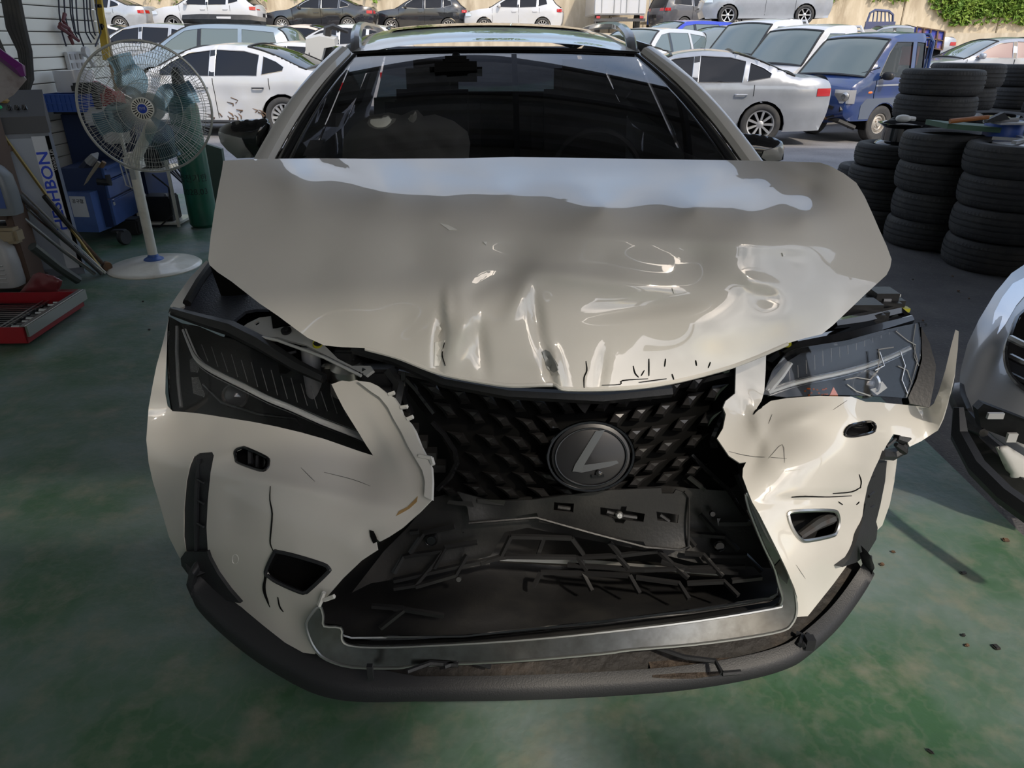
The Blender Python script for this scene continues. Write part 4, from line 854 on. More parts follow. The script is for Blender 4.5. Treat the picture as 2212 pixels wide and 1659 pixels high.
# wheels of the crashed car
def wheel_mesh(R, w, rr, nsp=10, style=0):
    """returns tyre MB and rim MB about local Y axis, centred; outer face at -Y"""
    t = MB(); pr = [(rr, -w*.42), (rr+.012, -w*.48), (R*.80, -w*.52), (R*.93, -w*.49), (R*.985, -w*.42), (R, -w*.28), (R-.006, -w*.27), (R-.006, -w*.24), (R, -w*.23), (R+.002, 0), (R, w*.23), (R-.006, w*.24), (R-.006, w*.27), (R, w*.28), (R*.985, w*.42), (R*.93, w*.49), (R*.8, w*.52), (rr, w*.42)]
    M = Matrix.Rotation(PI/2, 4, 'X'); t.lathe([(a, -b) for a, b in pr], 40, M)
    r = MB(); r.lathe([(rr, w*.40), (rr-.006, w*.43), (rr-.02, w*.41), (rr-.03, w*.30), (rr-.035, 0), (rr-.03, -w*.4)], 40, M)
    for k in range(nsp):
        a = 2*PI*k/nsp; c, s = math.cos(a), math.sin(a)
        if style == 2: continue
        wd = .018 if style == 0 else .03
        p = Vector((c, 0, s)); q = Vector((-s, 0, c)); a0, a1 = .05, rr-.02; y0, y1 = -w*.30, -w*.38
        r.add([p*a0-q*wd*.8+Vector((0, y0, 0)), p*a0+q*wd*.8+Vector((0, y0, 0)), p*a1+q*wd*1.1+Vector((0, y1, 0)), p*a1-q*wd*1.1+Vector((0, y1, 0)), p*a0-q*wd+Vector((0, y0+.03, 0)), p*a0+q*wd+Vector((0, y0+.03, 0)), p*a1+q*wd*1.4+Vector((0, y1+.03, 0)), p*a1-q*wd*1.4+Vector((0, y1+.03, 0))], [(0, 1, 2, 3), (0, 3, 7, 4), (1, 5, 6, 2), (0, 4, 5, 1), (3, 2, 6, 7)])
    if style == 2:
        r.lathe([(.0, w*.42), (.045, w*.42), (.055, w*.36), (.09, w*.30), (.11, w*.36), (rr-.05, w*.30), (rr-.03, w*.2)], 32, M)
        for k in range(5): a = 2*PI*k/5; r.cyl((.075*math.cos(a), -w*.30, .075*math.sin(a)), (.075*math.cos(a), -w*.38, .075*math.sin(a)), .011, 8)
    else: r.lathe([(0, w*.36), (.03, w*.36), (.06, w*.30), (.065, w*.2)], 20, M)
    d = MB(); d.lathe([(0, -.02), (rr-.03, -.02)], 24, M)
    return t, r, d
WHL = {}
def wheel(parent, loc, side, R=.33, w=.22, rr=.23, nsp=10, style=0, rmat=None, key=None):
    k = key or (R, w, rr, nsp, style, (rmat or rimm).name)
    if k not in WHL:
        t, r, d = wheel_mesh(R, w, rr, nsp, style)
        WHL[k] = (mesh_of('tyre', t, rubber), mesh_of('wheel_rim', r, rmat or rimm, ang=30), mesh_of('brake_disc', d, blk_matte if style != 2 else darksteel))
        for me in WHL[k]:
            bm = bmesh.new(); bm.from_mesh(me); bmesh.ops.recalc_face_normals(bm, faces=bm.faces); bm.to_mesh(me); bm.free()
    o = bpy.data.objects.new('wheel', WHL[k][0]); COL.objects.link(o); o.parent = parent; o.location = loc; o.rotation_euler = (0, 0, 0 if side < 0 else PI)
    for me in WHL[k][1:]:
        c = bpy.data.objects.new(me.name.split('.')[0], me); COL.objects.link(c); c.parent = o
    return o
for s in (-1, 1):
    for yc in (arF, arR):
        w_ = wheel(car, Vector((cx(yc)+s*.80, yc, .345))-car.location, -1, R=.345, rr=.23); w_.rotation_euler = (0, 0, -PI/2 if s < 0 else PI/2)
# ================= generic vehicles =================
KIND = {
 # contour in metres for length 4.9; names of strips by index ranges
 'sedan': dict(L=4.9, W=1.86, pts=[(.10,.22),(.0,.42),(.04,.62),(.16,.74),(.75,.88),(1.35,.96),(1.85,1.2),(2.25,1.38),(2.75,1.45),(3.25,1.42),(3.7,1.30),(4.25,1.08),(4.55,1.06),(4.82,1.01),(4.90,.8),(4.88,.5),(4.80,.26)],
   cuts=[0,3,5,7,9,11,13,16], wf=.92, wr=3.80, belt=.93,
   win=[[(1.62,.99),(2.2,.985),(2.6,.98),(2.62,1.37),(2.25,1.33),(1.95,1.2)],[(2.70,.98),(3.42,.985),(3.46,1.30),(3.2,1.36),(2.72,1.38)],[(3.50,1.0),(3.86,1.06),(3.88,1.12),(3.75,1.2),(3.53,1.28)]], seams=[1.42,2.66,3.62]),
 'suv': dict(L=4.45, W=1.82, pts=[(.10,.26),(.0,.5),(.05,.74),(.18,.88),(.65,.99),(1.15,1.06),(1.55,1.28),(1.95,1.46),(2.5,1.56),(3.2,1.56),(3.85,1.48),(4.15,1.2),(4.36,1.05),(4.45,.85),(4.43,.5),(4.35,.30)],
   cuts=[0,3,5,7,10,12,12,15], wf=.90, wr=3.55, belt=1.03,
   win=[[(1.45,1.08),(2.4,1.06),(2.42,1.48),(1.95,1.42),(1.68,1.27)],[(2.5,1.06),(3.25,1.08),(3.28,1.46),(2.52,1.49)],[(3.34,1.1),(3.75,1.2),(3.7,1.38),(3.36,1.45)]], seams=[1.28,2.46,3.4]),
 'van': dict(L=4.6, W=1.8, pts=[(.10,.26),(.0,.5),(.06,.75),(.2,.86),(.6,.98),(.95,1.08),(1.45,1.40),(1.85,1.60),(2.4,1.66),(3.4,1.64),(4.2,1.56),(4.45,1.25),(4.55,1.0),(4.6,.8),(4.58,.5),(4.5,.30)],
   cuts=[0,3,5,7,10,12,12,15], wf=.9, wr=3.62, belt=1.05,
   win=[[(1.2,1.1),(2.15,1.08),(2.18,1.56),(1.85,1.52),(1.5,1.32)],[(2.25,1.08),(3.2,1.08),(3.2,1.56),(2.27,1.57)],[(3.3,1.1),(4.2,1.16),(4.1,1.48),(3.3,1.55)]], seams=[1.05,2.2,3.25]),
 'cab': dict(L=1.95, W=1.72, pts=[(.12,.42),(.0,.55),(.02,.85),(.06,1.0),(.22,1.12),(.34,1.20),(.62,1.52),(.92,1.84),(1.2,1.93),(1.6,1.95),(1.90,1.92),(1.95,1.6),(1.95,1.2),(1.95,.9),(1.95,.6),(1.93,.45)],
   cuts=[0,3,5,7,10,12,12,15], wf=.93, wr=None, belt=1.12,
   win=[[(.66,1.22),(1.5,1.17),(1.5,1.80),(1.05,1.80),(.88,1.62)],[(1.62,1.2),(1.86,1.22),(1.86,1.78),(1.62,1.8)]], seams=[.6,1.56]),
}
def vehicle(name, kind, loc, yaw, label, cat, body, group=None, sx=1, sz=1, sides=(-1, 1), nsp=10, glass=None, rmat=None, handles=True, extra=None, hood=True, detail=True, lift_z=0, tilt=None, step=.16, style=0, crush=0, wheels=True, name_hood='bonnet', wflat=0):
    K = KIND[kind]; L = K['L']; W_ = K['W']; gl = glass or tint
    r = root(name, loc, label, cat, group, rz=yaw)
    if tilt: r.rotation_euler = (tilt[0], tilt[1], yaw)
    P0 = K['pts']; n = 4; C = catmull(P0, n); Cn = np.array(C); H = Cn[:, 1].max(); belt = K['belt']; xc = L/2
    def hw(x, z):
        x = np.asarray(x, float); z = np.asarray(z, float)
        s = np.maximum(0, (np.abs(x-xc)-(L/2-.75))/.75) if kind != 'cab' else np.maximum(0, (.55-x)/.55)*.7
        w = W_/2*(1-.20*s**2.4)
        w = w*np.where(z > belt, 1-.26*np.clip((z-belt)/(H-belt), 0, 1)**1.15, 1-.05*np.clip((belt-.15-z)/.5, 0, 1)**2-.0*z) if kind != 'cab' else w*np.where(z > belt, 1-.12*np.clip((z-belt)/(H-belt), 0, 1), 1)
        w = w-.012*np.exp(-((z-(belt-.22))/.05)**2)
        d = np.min(np.hypot(x[..., None]-Cn[:, 0], z[..., None]-Cn[:, 1]), axis=-1); q = np.clip(d/.07, 0, 1)
        w = w-.05*(1-np.sqrt(np.clip(1-(1-q)**2, 0, 1)))
        if crush: w = w-crush*np.exp(-((z-.55)/.22)**2)*(np.sin(x*7)+np.sin(x*11+2)+1.2)*.5
        return w
    wx = [K['wf']]+([K['wr']] if K['wr'] else [])
    R = .33*sz**0 if kind != 'cab' else .34
    sil = [tuple(p) for p in C][::-1]      # from rear bottom over the top to the front bottom
    bot = [(C[0][0]+.02, .22 if kind != 'cab' else .42)]
    for xw in wx: bot += [(x, z) for x, z in arch(xw, R+.045, R, 12, .22 if kind != 'cab' else .42)]
    bot += [(C[-1][0]-.02, .24 if kind != 'cab' else .45)]
    poly = sil+bot
    V, T = tri2d(poly, K['win'], step)
    Wd = hw(V[:, 0], V[:, 1])
    def m3(x, y, z): return Vector((L/2-x, y, z))*1.0
    CC = V[T].mean(1); seams = [-9]+K['seams']+[99]; names = ['front_wing', 'front_door', 'rear_door', 'rear_quarter'] if kind != 'cab' else ['cab_corner', 'front_door', 'cab_rear']
    for s in sides:
        V3 = [m3(x, s*w, z) for (x, z), w in zip(V, Wd)]
        for k, nm in enumerate(names):
            a, b_ = seams[k], seams[k+1] if k+1 < len(seams) else 99
            if k == len(names)-1: b_ = 99
            m = (CC[:, 0] >= a+.0) & (CC[:, 0] < b_)
            if m.sum(): obj(nm, sheet(V3, T[m], .006, (0, s, 0)), body, r, world=False, ang=40, recalc=False)
        if detail:
            b = MB()
            for sm in K['seams']:
                zz = np.linspace(.32 if kind != 'cab' else .5, belt+.02, 12); ww = hw(np.full(12, sm), zz)
                if min(abs(sm-w) for w in wx) < .36: zz = zz[zz > .75]; ww = hw(np.full(len(zz), sm), zz)
                b.tube([m3(sm, s*(w+.001), z) for z, w in zip(zz, ww)], .006, 4)
            obj('door_gap', b, blk_matte, r, world=False)
            b = MB()
            for sm in K['seams'][1:3]:
                if kind == 'cab' and sm > 1.7: continue
                x = sm-.2; z = belt-.13; w = float(hw(x, z)); b.tube([m3(x-.1, s*(w+.01), z), m3(x-.08, s*(w+.035), z), m3(x+.08, s*(w+.035), z), m3(x+.1, s*(w+.01), z)], .014, 6, flat=.8)
            obj('door_handle', b, body if handles else blk_gloss, r, world=False)
            b = MB(); 
            for w_ in K['win']:
                q = dens(w_, .2); ww = hw(np.array([p[0] for p in q]), np.array([p[1] for p in q])); pts = [m3(x, s*(w-.002), z) for (x, z), w in zip(q, ww)]; b.tube(pts+[pts[0]], .008, 4, cap=False)
            obj('window_trim', b, lampl if body not in (bluep,) else blk_plastic, r, world=False)
            x = K['seams'][0]+.32 if kind != 'cab' else .72; z = belt+.1; w = float(hw(x, z)); b = MB()
            superell(b, m3(x, s*(w+.14), z), (.07, .11, .075)); b.tube([m3(x, s*w, z-.04), m3(x, s*(w+.1), z-.02)], .02, 6); obj('door_mirror', b, blk_plastic if kind == 'cab' else body, r, world=False)
        if kind != 'cab':
            wa, wb_ = K['win'][0], K['win'][1]; q = [(wa[2][0] if len(wa) == 6 else wa[1][0], wa[1][1]), (wb_[0][0], wb_[0][1]), (wb_[-1][0], wb_[-1][1]), (wa[-3 if len(wa) == 6 else 2][0], wa[-3 if len(wa) == 6 else 2][1])]
            V2, T2 = tri2d(q, [], .3); w2 = hw(V2[:, 0], V2[:, 1])+.004
            obj('door_pillar', sheet([m3(x, s*w, z) for (x, z), w in zip(V2, w2)], T2, .004, (0, s, 0)), blk_gloss, r, world=False, recalc=False)
        for w_ in K['win']:
            V2, T2 = tri2d(w_, [], .3); w2 = hw(V2[:, 0], V2[:, 1])-.012
            obj('side_window', sheet([m3(x, s*w, z) for (x, z), w in zip(V2, w2)], T2, .004, (0, s, 0)), gl, r, world=False, recalc=False)
        for xw in wx:
            b = MB(); b.grid([[m3(x, s*y, z) for y in (W_/2-.02, W_/2-.42)] for x, z in arch(xw, R+.05, R, 12)]); obj('wheel_well', b, blk_matte, r, world=False)
            if wheels: wheel(r, m3(xw, s*(W_/2-.13), R), s, R=R, nsp=nsp, rmat=rmat, style=style, rr=.23 if style != 2 else .19)
    ct = K['cuts']; nm = ['front_bumper', name_hood, 'windscreen', 'roof', 'rear_window', 'boot_lid', 'rear_bumper']; cr = [.10, .03, .05, .035, .05, .02, .08]
    if kind == 'cab': nm[4] = 'cab_back'
    for k in range(7):
        a, b_ = ct[k]*n, ct[k+1]*n
        if b_ <= a: continue
        seg = Cn[a:b_+1]; ww = hw(seg[:, 0], seg[:, 1]); rows = []
        for i, (x, z) in enumerate(seg):
            i0 = min(a+i, len(Cn)-1); t = Cn[min(i0+1, len(Cn)-1)]-Cn[max(i0-1, 0)]; nr = np.array([-t[1], t[0]]); nr /= np.linalg.norm(nr)+1e-9
            rows.append([m3(x+nr[0]*cr[k]*(1-q*q), q*ww[i], z+nr[1]*cr[k]*(1-q*q)) for q in np.linspace(-1, 1, 13)])
        if k == 1 and not hood: continue
        mm = gl if k in (2, 4) and kind != 'cab' or k == 2 else body
        if k == 2: mm = SCREEN
        o = obj(nm[k], MB().grid(rows), mm, r, world=False, ang=60)
        if k == 2 or (k == 4 and kind != 'cab'):
            b = MB(); e = [rw[0] for rw in rows]+rows[-1][1:-1]+[rw[-1] for rw in rows[::-1]]+rows[0][1:-1][::-1]; b.tube(e+[e[0]], .022, 4, cap=False); obj('glass_seal', b, blk_plastic, o, world=False)
    def onfront(z, q):   # point on the front fascia
        i = int(np.argmin(np.abs(Cn[:3*n, 1]-z))); w = float(hw(Cn[i, 0], Cn[i, 1])); return m3(Cn[i, 0]-.10*(1-q*q)-.006, q*w, z)
    def onrear(z, q):
        j = ct[6]*n if ct[6] > ct[5] else ct[5]*n
        seg = Cn[ct[5]*n:]; i = int(np.argmin(np.abs(seg[:, 1]-z))); w = float(hw(seg[i, 0], seg[i, 1])); return m3(seg[i, 0]+.08*(1-q*q)+.006, q*w, z)
    if kind != 'cab':
        for s in (-1, 1):
            zl = belt-.18
            for nm_, f_, m_, zc in (('headlamp', onfront, lampl, zl-.08), ('tail_lamp', onrear, redl, zl+.08)):
                b = MB(); g = [[f_(z, s*q) for q in np.linspace(.58, .985, 5)] for z in (zc-.05, zc+.01, zc+.07)]
                xx = (.05, .32) if nm_ == 'headlamp' else (L-.26, L-.03)
                b.grid(g); g2 = [[m3(x, s*(float(hw(x, z))+.008), z) for x in np.linspace(*xx, 4)] for z in (zc-.05, zc+.01, zc+.07)]; b.grid(g2); obj(nm_, b, m_, r, world=False)
        b = MB(); b.grid([[onfront(z, q) for q in np.linspace(-.5, .5, 7)] for z in (.46, .56, belt-.28)]); obj('front_grille', b, blk_plastic, r, world=False)
        b = MB(); b.grid([[onrear(z, q) for q in np.linspace(-.27, .27, 5)] for z in (.62, .76)]); obj('number_plate_recess', b, blk_plastic, r, world=False)
    b = MB(); b.box(m3(L/2, 0, .30 if kind != 'cab' else .5), (L*.9, W_*.8, .14)); obj('underbody', b, blk_matte, r, world=False)
    if kind != 'cab':
        b = MB(); b.box(m3(2.4, 0, .62), (1.9, W_*.8, .5)); obj('interior', b, blk_matte, r, world=False)
    if extra: extra(r, m3, hw)
    return r
SCREEN = mat('vehicle_windscreen', (.10, .13, .13), .03, coat=.5, spec=.8)
def ground_pt(u, v, z): p = PZ(u, v, z); return p
def at(u, v, z, anchor, yaw):
    """location so that the local anchor (x, y, 0) stands where the ray of pixel u, v meets height z"""
    p = PZ(u, v, z); c, s = math.cos(yaw), math.sin(yaw); return Vector((p.x-(anchor[0]*c-anchor[1]*s), p.y-(anchor[0]*s+anchor[1]*c), z))
# --- white damaged saloon, left, facing left (front towards -x) ---
def ex_white(r, m3, hw):
    b = MB(); q = random.Random(3); 
    for k in range(26):
        x = q.uniform(1.9, 3.5); z = q.uniform(.28, .42)+(.15 if k % 5 == 0 else 0); w = float(hw(x, z)); h = q.uniform(.02, .10)
        b.tube([m3(x, w+.004, z), m3(x+q.uniform(-.05, .05), w+.006, z+h*.5), m3(x-q.uniform(.02, .1), w+.004, z+h)], [.012, .014, .005], 4)
    obj('rust_tear', b, rust, r, world=False)
    b = MB(); b.tube([m3(4.35, .83, .80), m3(4.12, .87, .80), m3(4.12, .87, .98-.04), m3(4.33, .85, .94), m3(4.35, .83, .80)], .004, 4); obj('fuel_flap', b, blk_plastic, r, world=False)
    b = MB(); b.tube([m3(x, .90+.0*x, .26) for x in np.linspace(1.3, 3.3, 6)], .03, 6); obj('sill_trim', b, blk_trim, r, world=False)
yaw = math.radians(176)
vehicle('damaged_saloon', 'sedan', at(624, 297, PG(624, 297).z, (4.9/2-3.80, .80), yaw), yaw, 'white saloon with torn rusty lower doors behind the garage fan', 'car', white, crush=.03, nsp=14, handles=False, extra=ex_white, step=.09, sides=(1, -1))
# --- silver saloon, right, facing left ---
yaw = math.radians(172)
vehicle('silver_saloon', 'sedan', at(1634, 312, PG(1634, 312).z, (4.9/2-3.80, .80), yaw), yaw, 'clean silver saloon parked behind the right side of the crashed car', 'car', silver, nsp=9, step=.1, sides=(1, -1))
# --- blue lorry: crushed cab plus cargo bed ---
def bed(r, m3, hw, body, x0=2.02, x1=4.7, z0=.72, z1=1.12, hoop=True):
    b = MB(); cxm = (x0+x1)/2; b.box(m3(cxm, 0, z0), (x1-x0, 1.7, .06)); obj('bed_floor', b, darksteel, r, world=False)
    for s in (-1, 1): obj('bed_side', MB().box(m3(cxm, s*.85, (z0+z1)/2), (x1-x0, .04, z1-z0), bev=.01), body, r, world=False)
    obj('tailgate', MB().box(m3(x1, 0, (z0+z1)/2), (.04, 1.7, z1-z0), bev=.01), body, r, world=False)
    b = MB(); b.box(m3(cxm+.2, .38, .52), (x1-x0+.6, .1, .14)); b.box(m3(cxm+.2, -.38, .52), (x1-x0+.6, .1, .14)); obj('chassis_rail', b, blk_matte, r, world=False)
    if hoop:
        b = MB()
        for y in (-.75, -.45, -.15, .15, .45, .75): b.tube([m3(x0, y, z0), m3(x0, y, 1.85)], .018, 6)
        b.tube([m3(x0, -.75, 1.85), m3(x0, .75, 1.85)], .024, 6); b.tube([m3(x0+.02, -.8, z0), m3(x0+.02, -.8, 1.8), m3(x0+.02, -.7, 1.93), m3(x0+.02, .7, 1.93), m3(x0+.02, .8, 1.8), m3(x0+.02, .8, z0)], .03, 6); obj('headboard_frame', b, body, r, world=False)
    for s in (-1, 1): wheel(r, m3(3.6, s*.68, .34), s, R=.34, style=2, rr=.19)
def ex_truck(r, m3, hw):
    bed(r, m3, hw, bluep)
    b = MB(); q = random.Random(6)
    for k in range(16): b.box(m3(q.uniform(-.05, .2), q.uniform(-.75, .8), q.uniform(.42, .72)), (q.uniform(.05, .2), q.uniform(.08, .3), q.uniform(.04, .12)), Matrix.Rotation(q.uniform(-.6, .6), 3, 'Z') @ Matrix.Rotation(q.uniform(-.6, .6), 3, 'X'))
    b.tube([m3(-.1, -.6, .4), m3(.1, 0, .5), m3(0, .7, .42), m3(.25, .85, .3)], .05, 6); obj('torn_bumper', b, blk_plastic, r, world=False)
    b = MB(); b.box(m3(.05, .25, .5), (.14, .3, .16)); b.tube([m3(.0, .1, .52), m3(-.06, .35, .45), m3(.1, .5, .5)], .04, 6); obj('exposed_engine', b, rust, r, world=False)
    for s in (-1, 1):
        b = MB(); b.grid([[Vector((1, 1, 1))*0+m3(x, s*y, z) for x, y in ((-.03, .50), (-.02, .66), (.03, .79), (.12, .85))] for z in (.74, .86, .98)]); o = obj('headlamp', b, lampl, r, world=False)
        c = MB(); c.lathe([(0, .02), (.05, .025), (.085, .0), (.09, -.01)], 20, frame(m3(.0, s*.70, .86), (0, 1, 0), (0, 0, 1))); obj('lamp_bowl', c, steel, o, world=False)
        b = MB(); superell(b, m3(.50, s*.83, .93), (.07, .03, .028)); obj('side_indicator', b, orangel, r, world=False)
    b = MB(); b.lathe([(.055, .01), (.062, .016), (.07, .01)], 24, frame(m3(-.05, 0, .90), (0, 1, 0), (0, 0, 1))); b.tube([m3(-.065, -.055, .88), m3(-.07, -.01, .905), m3(-.07, .01, .895), m3(-.065, .055, .915)], .008, 5); obj('round_badge', b, chrome, r, world=False)
    for y in (-.45, .05, .5): obj('wiper', MB().tube([m3(.33, y, 1.21), m3(.42, y+.25, 1.29), m3(.50, y+.45, 1.37)], .01, 5), blk_plastic, r, world=False)
    for s in (-1, 1):
        w = .86
        b = MB(); b.grid([[m3(x, s*(float(hw(x, z))+.008), z) for x in np.linspace(.6, 1.9, 8)] for z in (1.035, 1.065)]); obj('silver_stripe', b, silver, r, world=False)
        b = MB(); a = .375
        pl = [(.30, .45), (.30, .70)]+[(.42, .82), (1.4, .82), (1.92, .78), (1.92, .45)]+[(x, z) for x, z in arch(.93, .40, .34, 12, .45)][::-1]
        V, T = tri2d(pl, [], .15); obj('lower_cladding', sheet([m3(x, s*(float(hw(x, z))+.006), z) for x, z in V], T, .004, (0, s, 0)), blued, r, world=False, recalc=False)
    b = MB(); b.box(m3(1.55, .3, 1.45), (.12, .45, .5), bev=.05); b.box(m3(1.35, .3, 1.2), (.4, .45, .12), bev=.04); b.box(m3(1.55, .3, 1.75), (.08, .2, .14), bev=.03); obj('seat', b, mat('grey_seat', (.13, .13, .13), .8), r, world=False)
    b = MB(); b.box(m3(1.9, .45, 1.55), (.03, .4, .35), bev=.01); obj('pink_rear_pane', b, mat('pink_film', (.5, .14, .18), .4), r, world=False)
yaw = math.radians(180+27)
BLR = vehicle('blue_lorry', 'cab', at(1886, 306, PG(1886, 306).z, (1.95/2-.93, .75), yaw), yaw, 'dark blue light lorry with a crushed nose beside the tyre stacks', 'truck', bluep, extra=ex_truck, style=2, rmat=mat('steel_rim', (.38, .36, .33), .5, metal=.4, noise=(20, (.25, .17, .1), .5, .7)), step=.1, glass=clear, sides=(1, -1))
BL = BLR.location.copy(); BLR.scale = (.95, .95, .92)
def ex_bed(body, **kw): return lambda r, m3, hw: bed(r, m3, hw, body, **kw)
def lamps2(r, m3, hw):
    for s in (-1, 1): b = MB(); superell(b, m3(.0, s*.68, .80), (.03, .12, .09)); obj('headlamp', b, lampl, r, world=False)
def comb(*f): return lambda r, m3, hw: [g(r, m3, hw) for g in f]
# --- second row ---
def VY(name, kind, u, Y, z, yawd, *a, **k):
    x = P(u, 100, Y).x; return vehicle(name, kind, Vector((x, Y, gz(Y, x)+z if Y < 33 else TZ)), math.radians(yawd), *a, step=k.pop('step', .22), **k)
def ech(i):
    q = BL+Vector((-.27, 2.47, 0))*i; return Vector((q.x, q.y, gz(q.y, q.x)))
CAB = dict(extra=comb(ex_bed(white), lamps2), style=2, glass=SCREEN, step=.15)
BY = math.radians(208)
vehicle('white_lorry', 'cab', ech(1), BY, 'white lorry cab directly behind the blue lorry', 'truck', white, **CAB)
vehicle('white_lorry', 'cab', ech(2), BY, 'white lorry cab seen between the silver saloon and the next white cab', 'truck', white, **CAB)
vehicle('crushed_roof_van', 'van', ech(3.2)+Vector((.6, 0, 0)), BY, 'white van with crumpled rusty roof behind the white lorry cabs', 'car', white, detail=False, glass=SCREEN, step=.22)
vehicle('blue_van', 'van', ech(4.4)+Vector((.2, 0, 0)), BY, 'bright blue van behind the silver saloon', 'car', mat('bright_blue_paint', (.02, .04, .40), .3, coat=.8), detail=False, glass=SCREEN, step=.22)
VY('white_van', 'van', 1395, 21, 0, 228, 'white van half hidden behind the crashed car roof on the right', 'car', white, detail=False, glass=SCREEN)
VY('white_saloon', 'sedan', 1335, 17.2, 0, 186, 'white saloon just behind the silver saloon roof', 'car', white, detail=True, glass=SCREEN)
VY('silver_shell_car', 'sedan', 1900, 30.5, 0, 170, 'silver saloon shell behind the cyan panel, right of the crumpled roof', 'car', silver, detail=False, glass=SCREEN)
VY('silver_open_saloon', 'sedan', 2140, 22, .0, 178, 'pale silver saloon with pink seats showing above the tyre stacks', 'car', silver, glass=mat('pinkish_interior_glass', (.20, .12, .12), .2), detail=True)
VY('silver_lower_car', 'sedan', 1600, 30.2, 0, 186, 'silver saloon underneath the raised silver minivan', 'car', silver, detail=True)
VY('dark_people_carrier', 'van', 1505, 37.0, 0, 20, 'dark grey car with red tail lamp left of the raised silver minivan', 'car', mat('dark_grey_paint', (.07, .07, .08), .3, coat=.8), detail=True)
VY('silver_minivan', 'van', 1637, 30.2, 1.45, 175, 'silver minivan stacked on top of another car, highest on the right', 'car', silver, detail=True, nsp=6)
def box_lorry(u, Y, z, w, h, l, body, label):
    x = P(u, 50, Y).x; r = root('box_lorry', (x, Y, z), label, 'truck'); b = MB(); b.box((0, l/2, h/2+.75), (w, l, h), bev=.04); obj('cargo_box', b, body, r, world=False)
    for k in range(2): obj('rear_door', MB().box((-w/4+w/2*k, -.02, h/2+.75), (w/2-.04, .04, h-.1), bev=.01), body, r, world=False)
    b = MB(); 
    for k in range(4): b.tube([(-w*.36+w*.24*k, -.06, .85), (-w*.36+w*.24*k, -.06, h+.6)], .02, 5)
    obj('door_bar', b, steel, r, world=False)
    for s in (-1, 1):
        b = MB(); b.box((s*w*.42, -.06, .66), (.16, .04, .1)); obj('tail_lamp', b, redl, r, world=False); wheel(r, Vector((s*(w/2-.25), .9, .4)), s, R=.4, style=2, rr=.2).rotation_euler = (0, 0, s*PI/2)
    b = MB(); b.box((0, .0, .55), (w, .08, .12)); b.box((0, l/2, .6), (.7, l, .12)); obj('chassis', b, darksteel, r, world=False); return r
box_lorry(1338, 36.2, TZ, 2.3, 1.9, 4.5, white, 'white box lorry seen from behind above the crashed car roof')
x = P(1440, 40, 40).x; r = root('flat_bed_lorry', (x+.2, 39.2, TZ), 'blue flat bed lorry with white upright rack behind the roof', 'truck'); obj('bed_side', MB().box((0, 0, .7), (2.6, .1, .6), bev=.02), bluep, r, world=False); obj('bed_floor', MB().box((0, 1, .5), (2.6, 2, .1)), darksteel, r, world=False)
b = MB()
for k in range(9): b.tube([(-1.2+.3*k, 1.9, .5), (-1.2+.3*k, 1.9, 2.4)], .03, 5)
b.tube([(-1.2, 1.9, 2.4), (1.2, 1.9, 2.4)], .04, 5); obj('rack', b, white, r, world=False)
for s in (-1, 1): wheel(r, Vector((s*.8, .9, .36)), -1, R=.36, style=2, rr=.2)
obj('axle', MB().box((0, .9, .4), (1.7, .5, .3)), darksteel, r, world=False)
# terrace row
VY('silver_saloon', 'sedan', 225, 35.6, TZ, 180, 'silver saloon on the terrace at the top left corner', 'car', silver, detail=True)
VY('white_hatchback', 'suv', 466, 34.9, TZ, 180, 'white high hatchback with crushed front on the terrace', 'car', white, detail=True, nsp=5)
VY('black_saloon', 'sedan', 700, 36.0, TZ, 180, 'black saloon with broken tail on the terrace', 'car', blackp, detail=True, nsp=12)
VY('black_hatchback', 'suv', 912, 38.4, TZ, 182, 'black hatchback half hidden behind the crashed car roof', 'car', blackp, detail=True)
VY('white_crossover', 'suv', 1110, 37.5, TZ, 178, 'white hatchback above the middle of the crashed car roof', 'car', white, detail=True)
# left middle rows
VY('grey_estate', 'van', 470, 20.6, 0, 176, 'grey blue car with a black bumper lying on its roof', 'car', greyp, detail=False, glass=SCREEN)
VY('silver_hatchback', 'suv', 320, 23.6, 0, 178, 'silver hatchback seen above the fan guard behind the white saloon', 'car', silver, detail=True)
VY('white_estate', 'sedan', 215, 26.8, 0, 182, 'white car behind the yellow spirit level', 'car', white, detail=True)
VY('beige_wreck', 'sedan', 640, 27, 0, 174, 'crushed beige car behind the white damaged saloon', 'car', mat('beige_paint', (.6, .48, .42), .4, coat=.4), crush=.14, detail=False)
VY('white_parked_saloon', 'sedan', 610, 17.4, 0, 182, 'white saloon directly behind the torn white saloon', 'car', white, detail=True)
VY('white_small_car', 'suv', 730, 23.9, 0, 178, 'white car glimpsed left of the crashed car roof rail', 'car', white, detail=True)
# loose parts
p = P(487, 62, 20.4); p.z = gz(20.6)+1.66+.2; b = MB(); b.tube([(p.x-1.0, p.y, p.z), (p.x-.5, p.y-.12, p.z+.0), (p.x+.7, p.y-.12, p.z-.02), (p.x+1.05, p.y, p.z-.06)], [.11, .13, .13, .10], 6, flat=1.0); b.box((p.x, p.y-.1, p.z-.14), (1.9, .18, .07))
b.tube([(p.x+.5, p.y-.1, p.z-.05), (p.x+.95, p.y-.1, p.z-.35), (p.x+.75, p.y, p.z-.35)], .08, 5)
single('loose_bumper', b, blk_plastic, 'loose black bumper lying across the grey car roof', 'bumper')
p = P(487, 56, 20.2); single('bumper_plate', MB().box((p.x, 20.17, gz(20.6)+1.88), (.36, .02, .07), bev=.005), white, 'blank white plate on the loose black bumper', 'plate')
def part_heap(name, uvs, Y, w, m, label, cat):
    b = MB(); b.tube([P(u, v, Y+dy) for u, v, dy in uvs], w, 7, flat=.5); return single(name, b, m, label, cat)
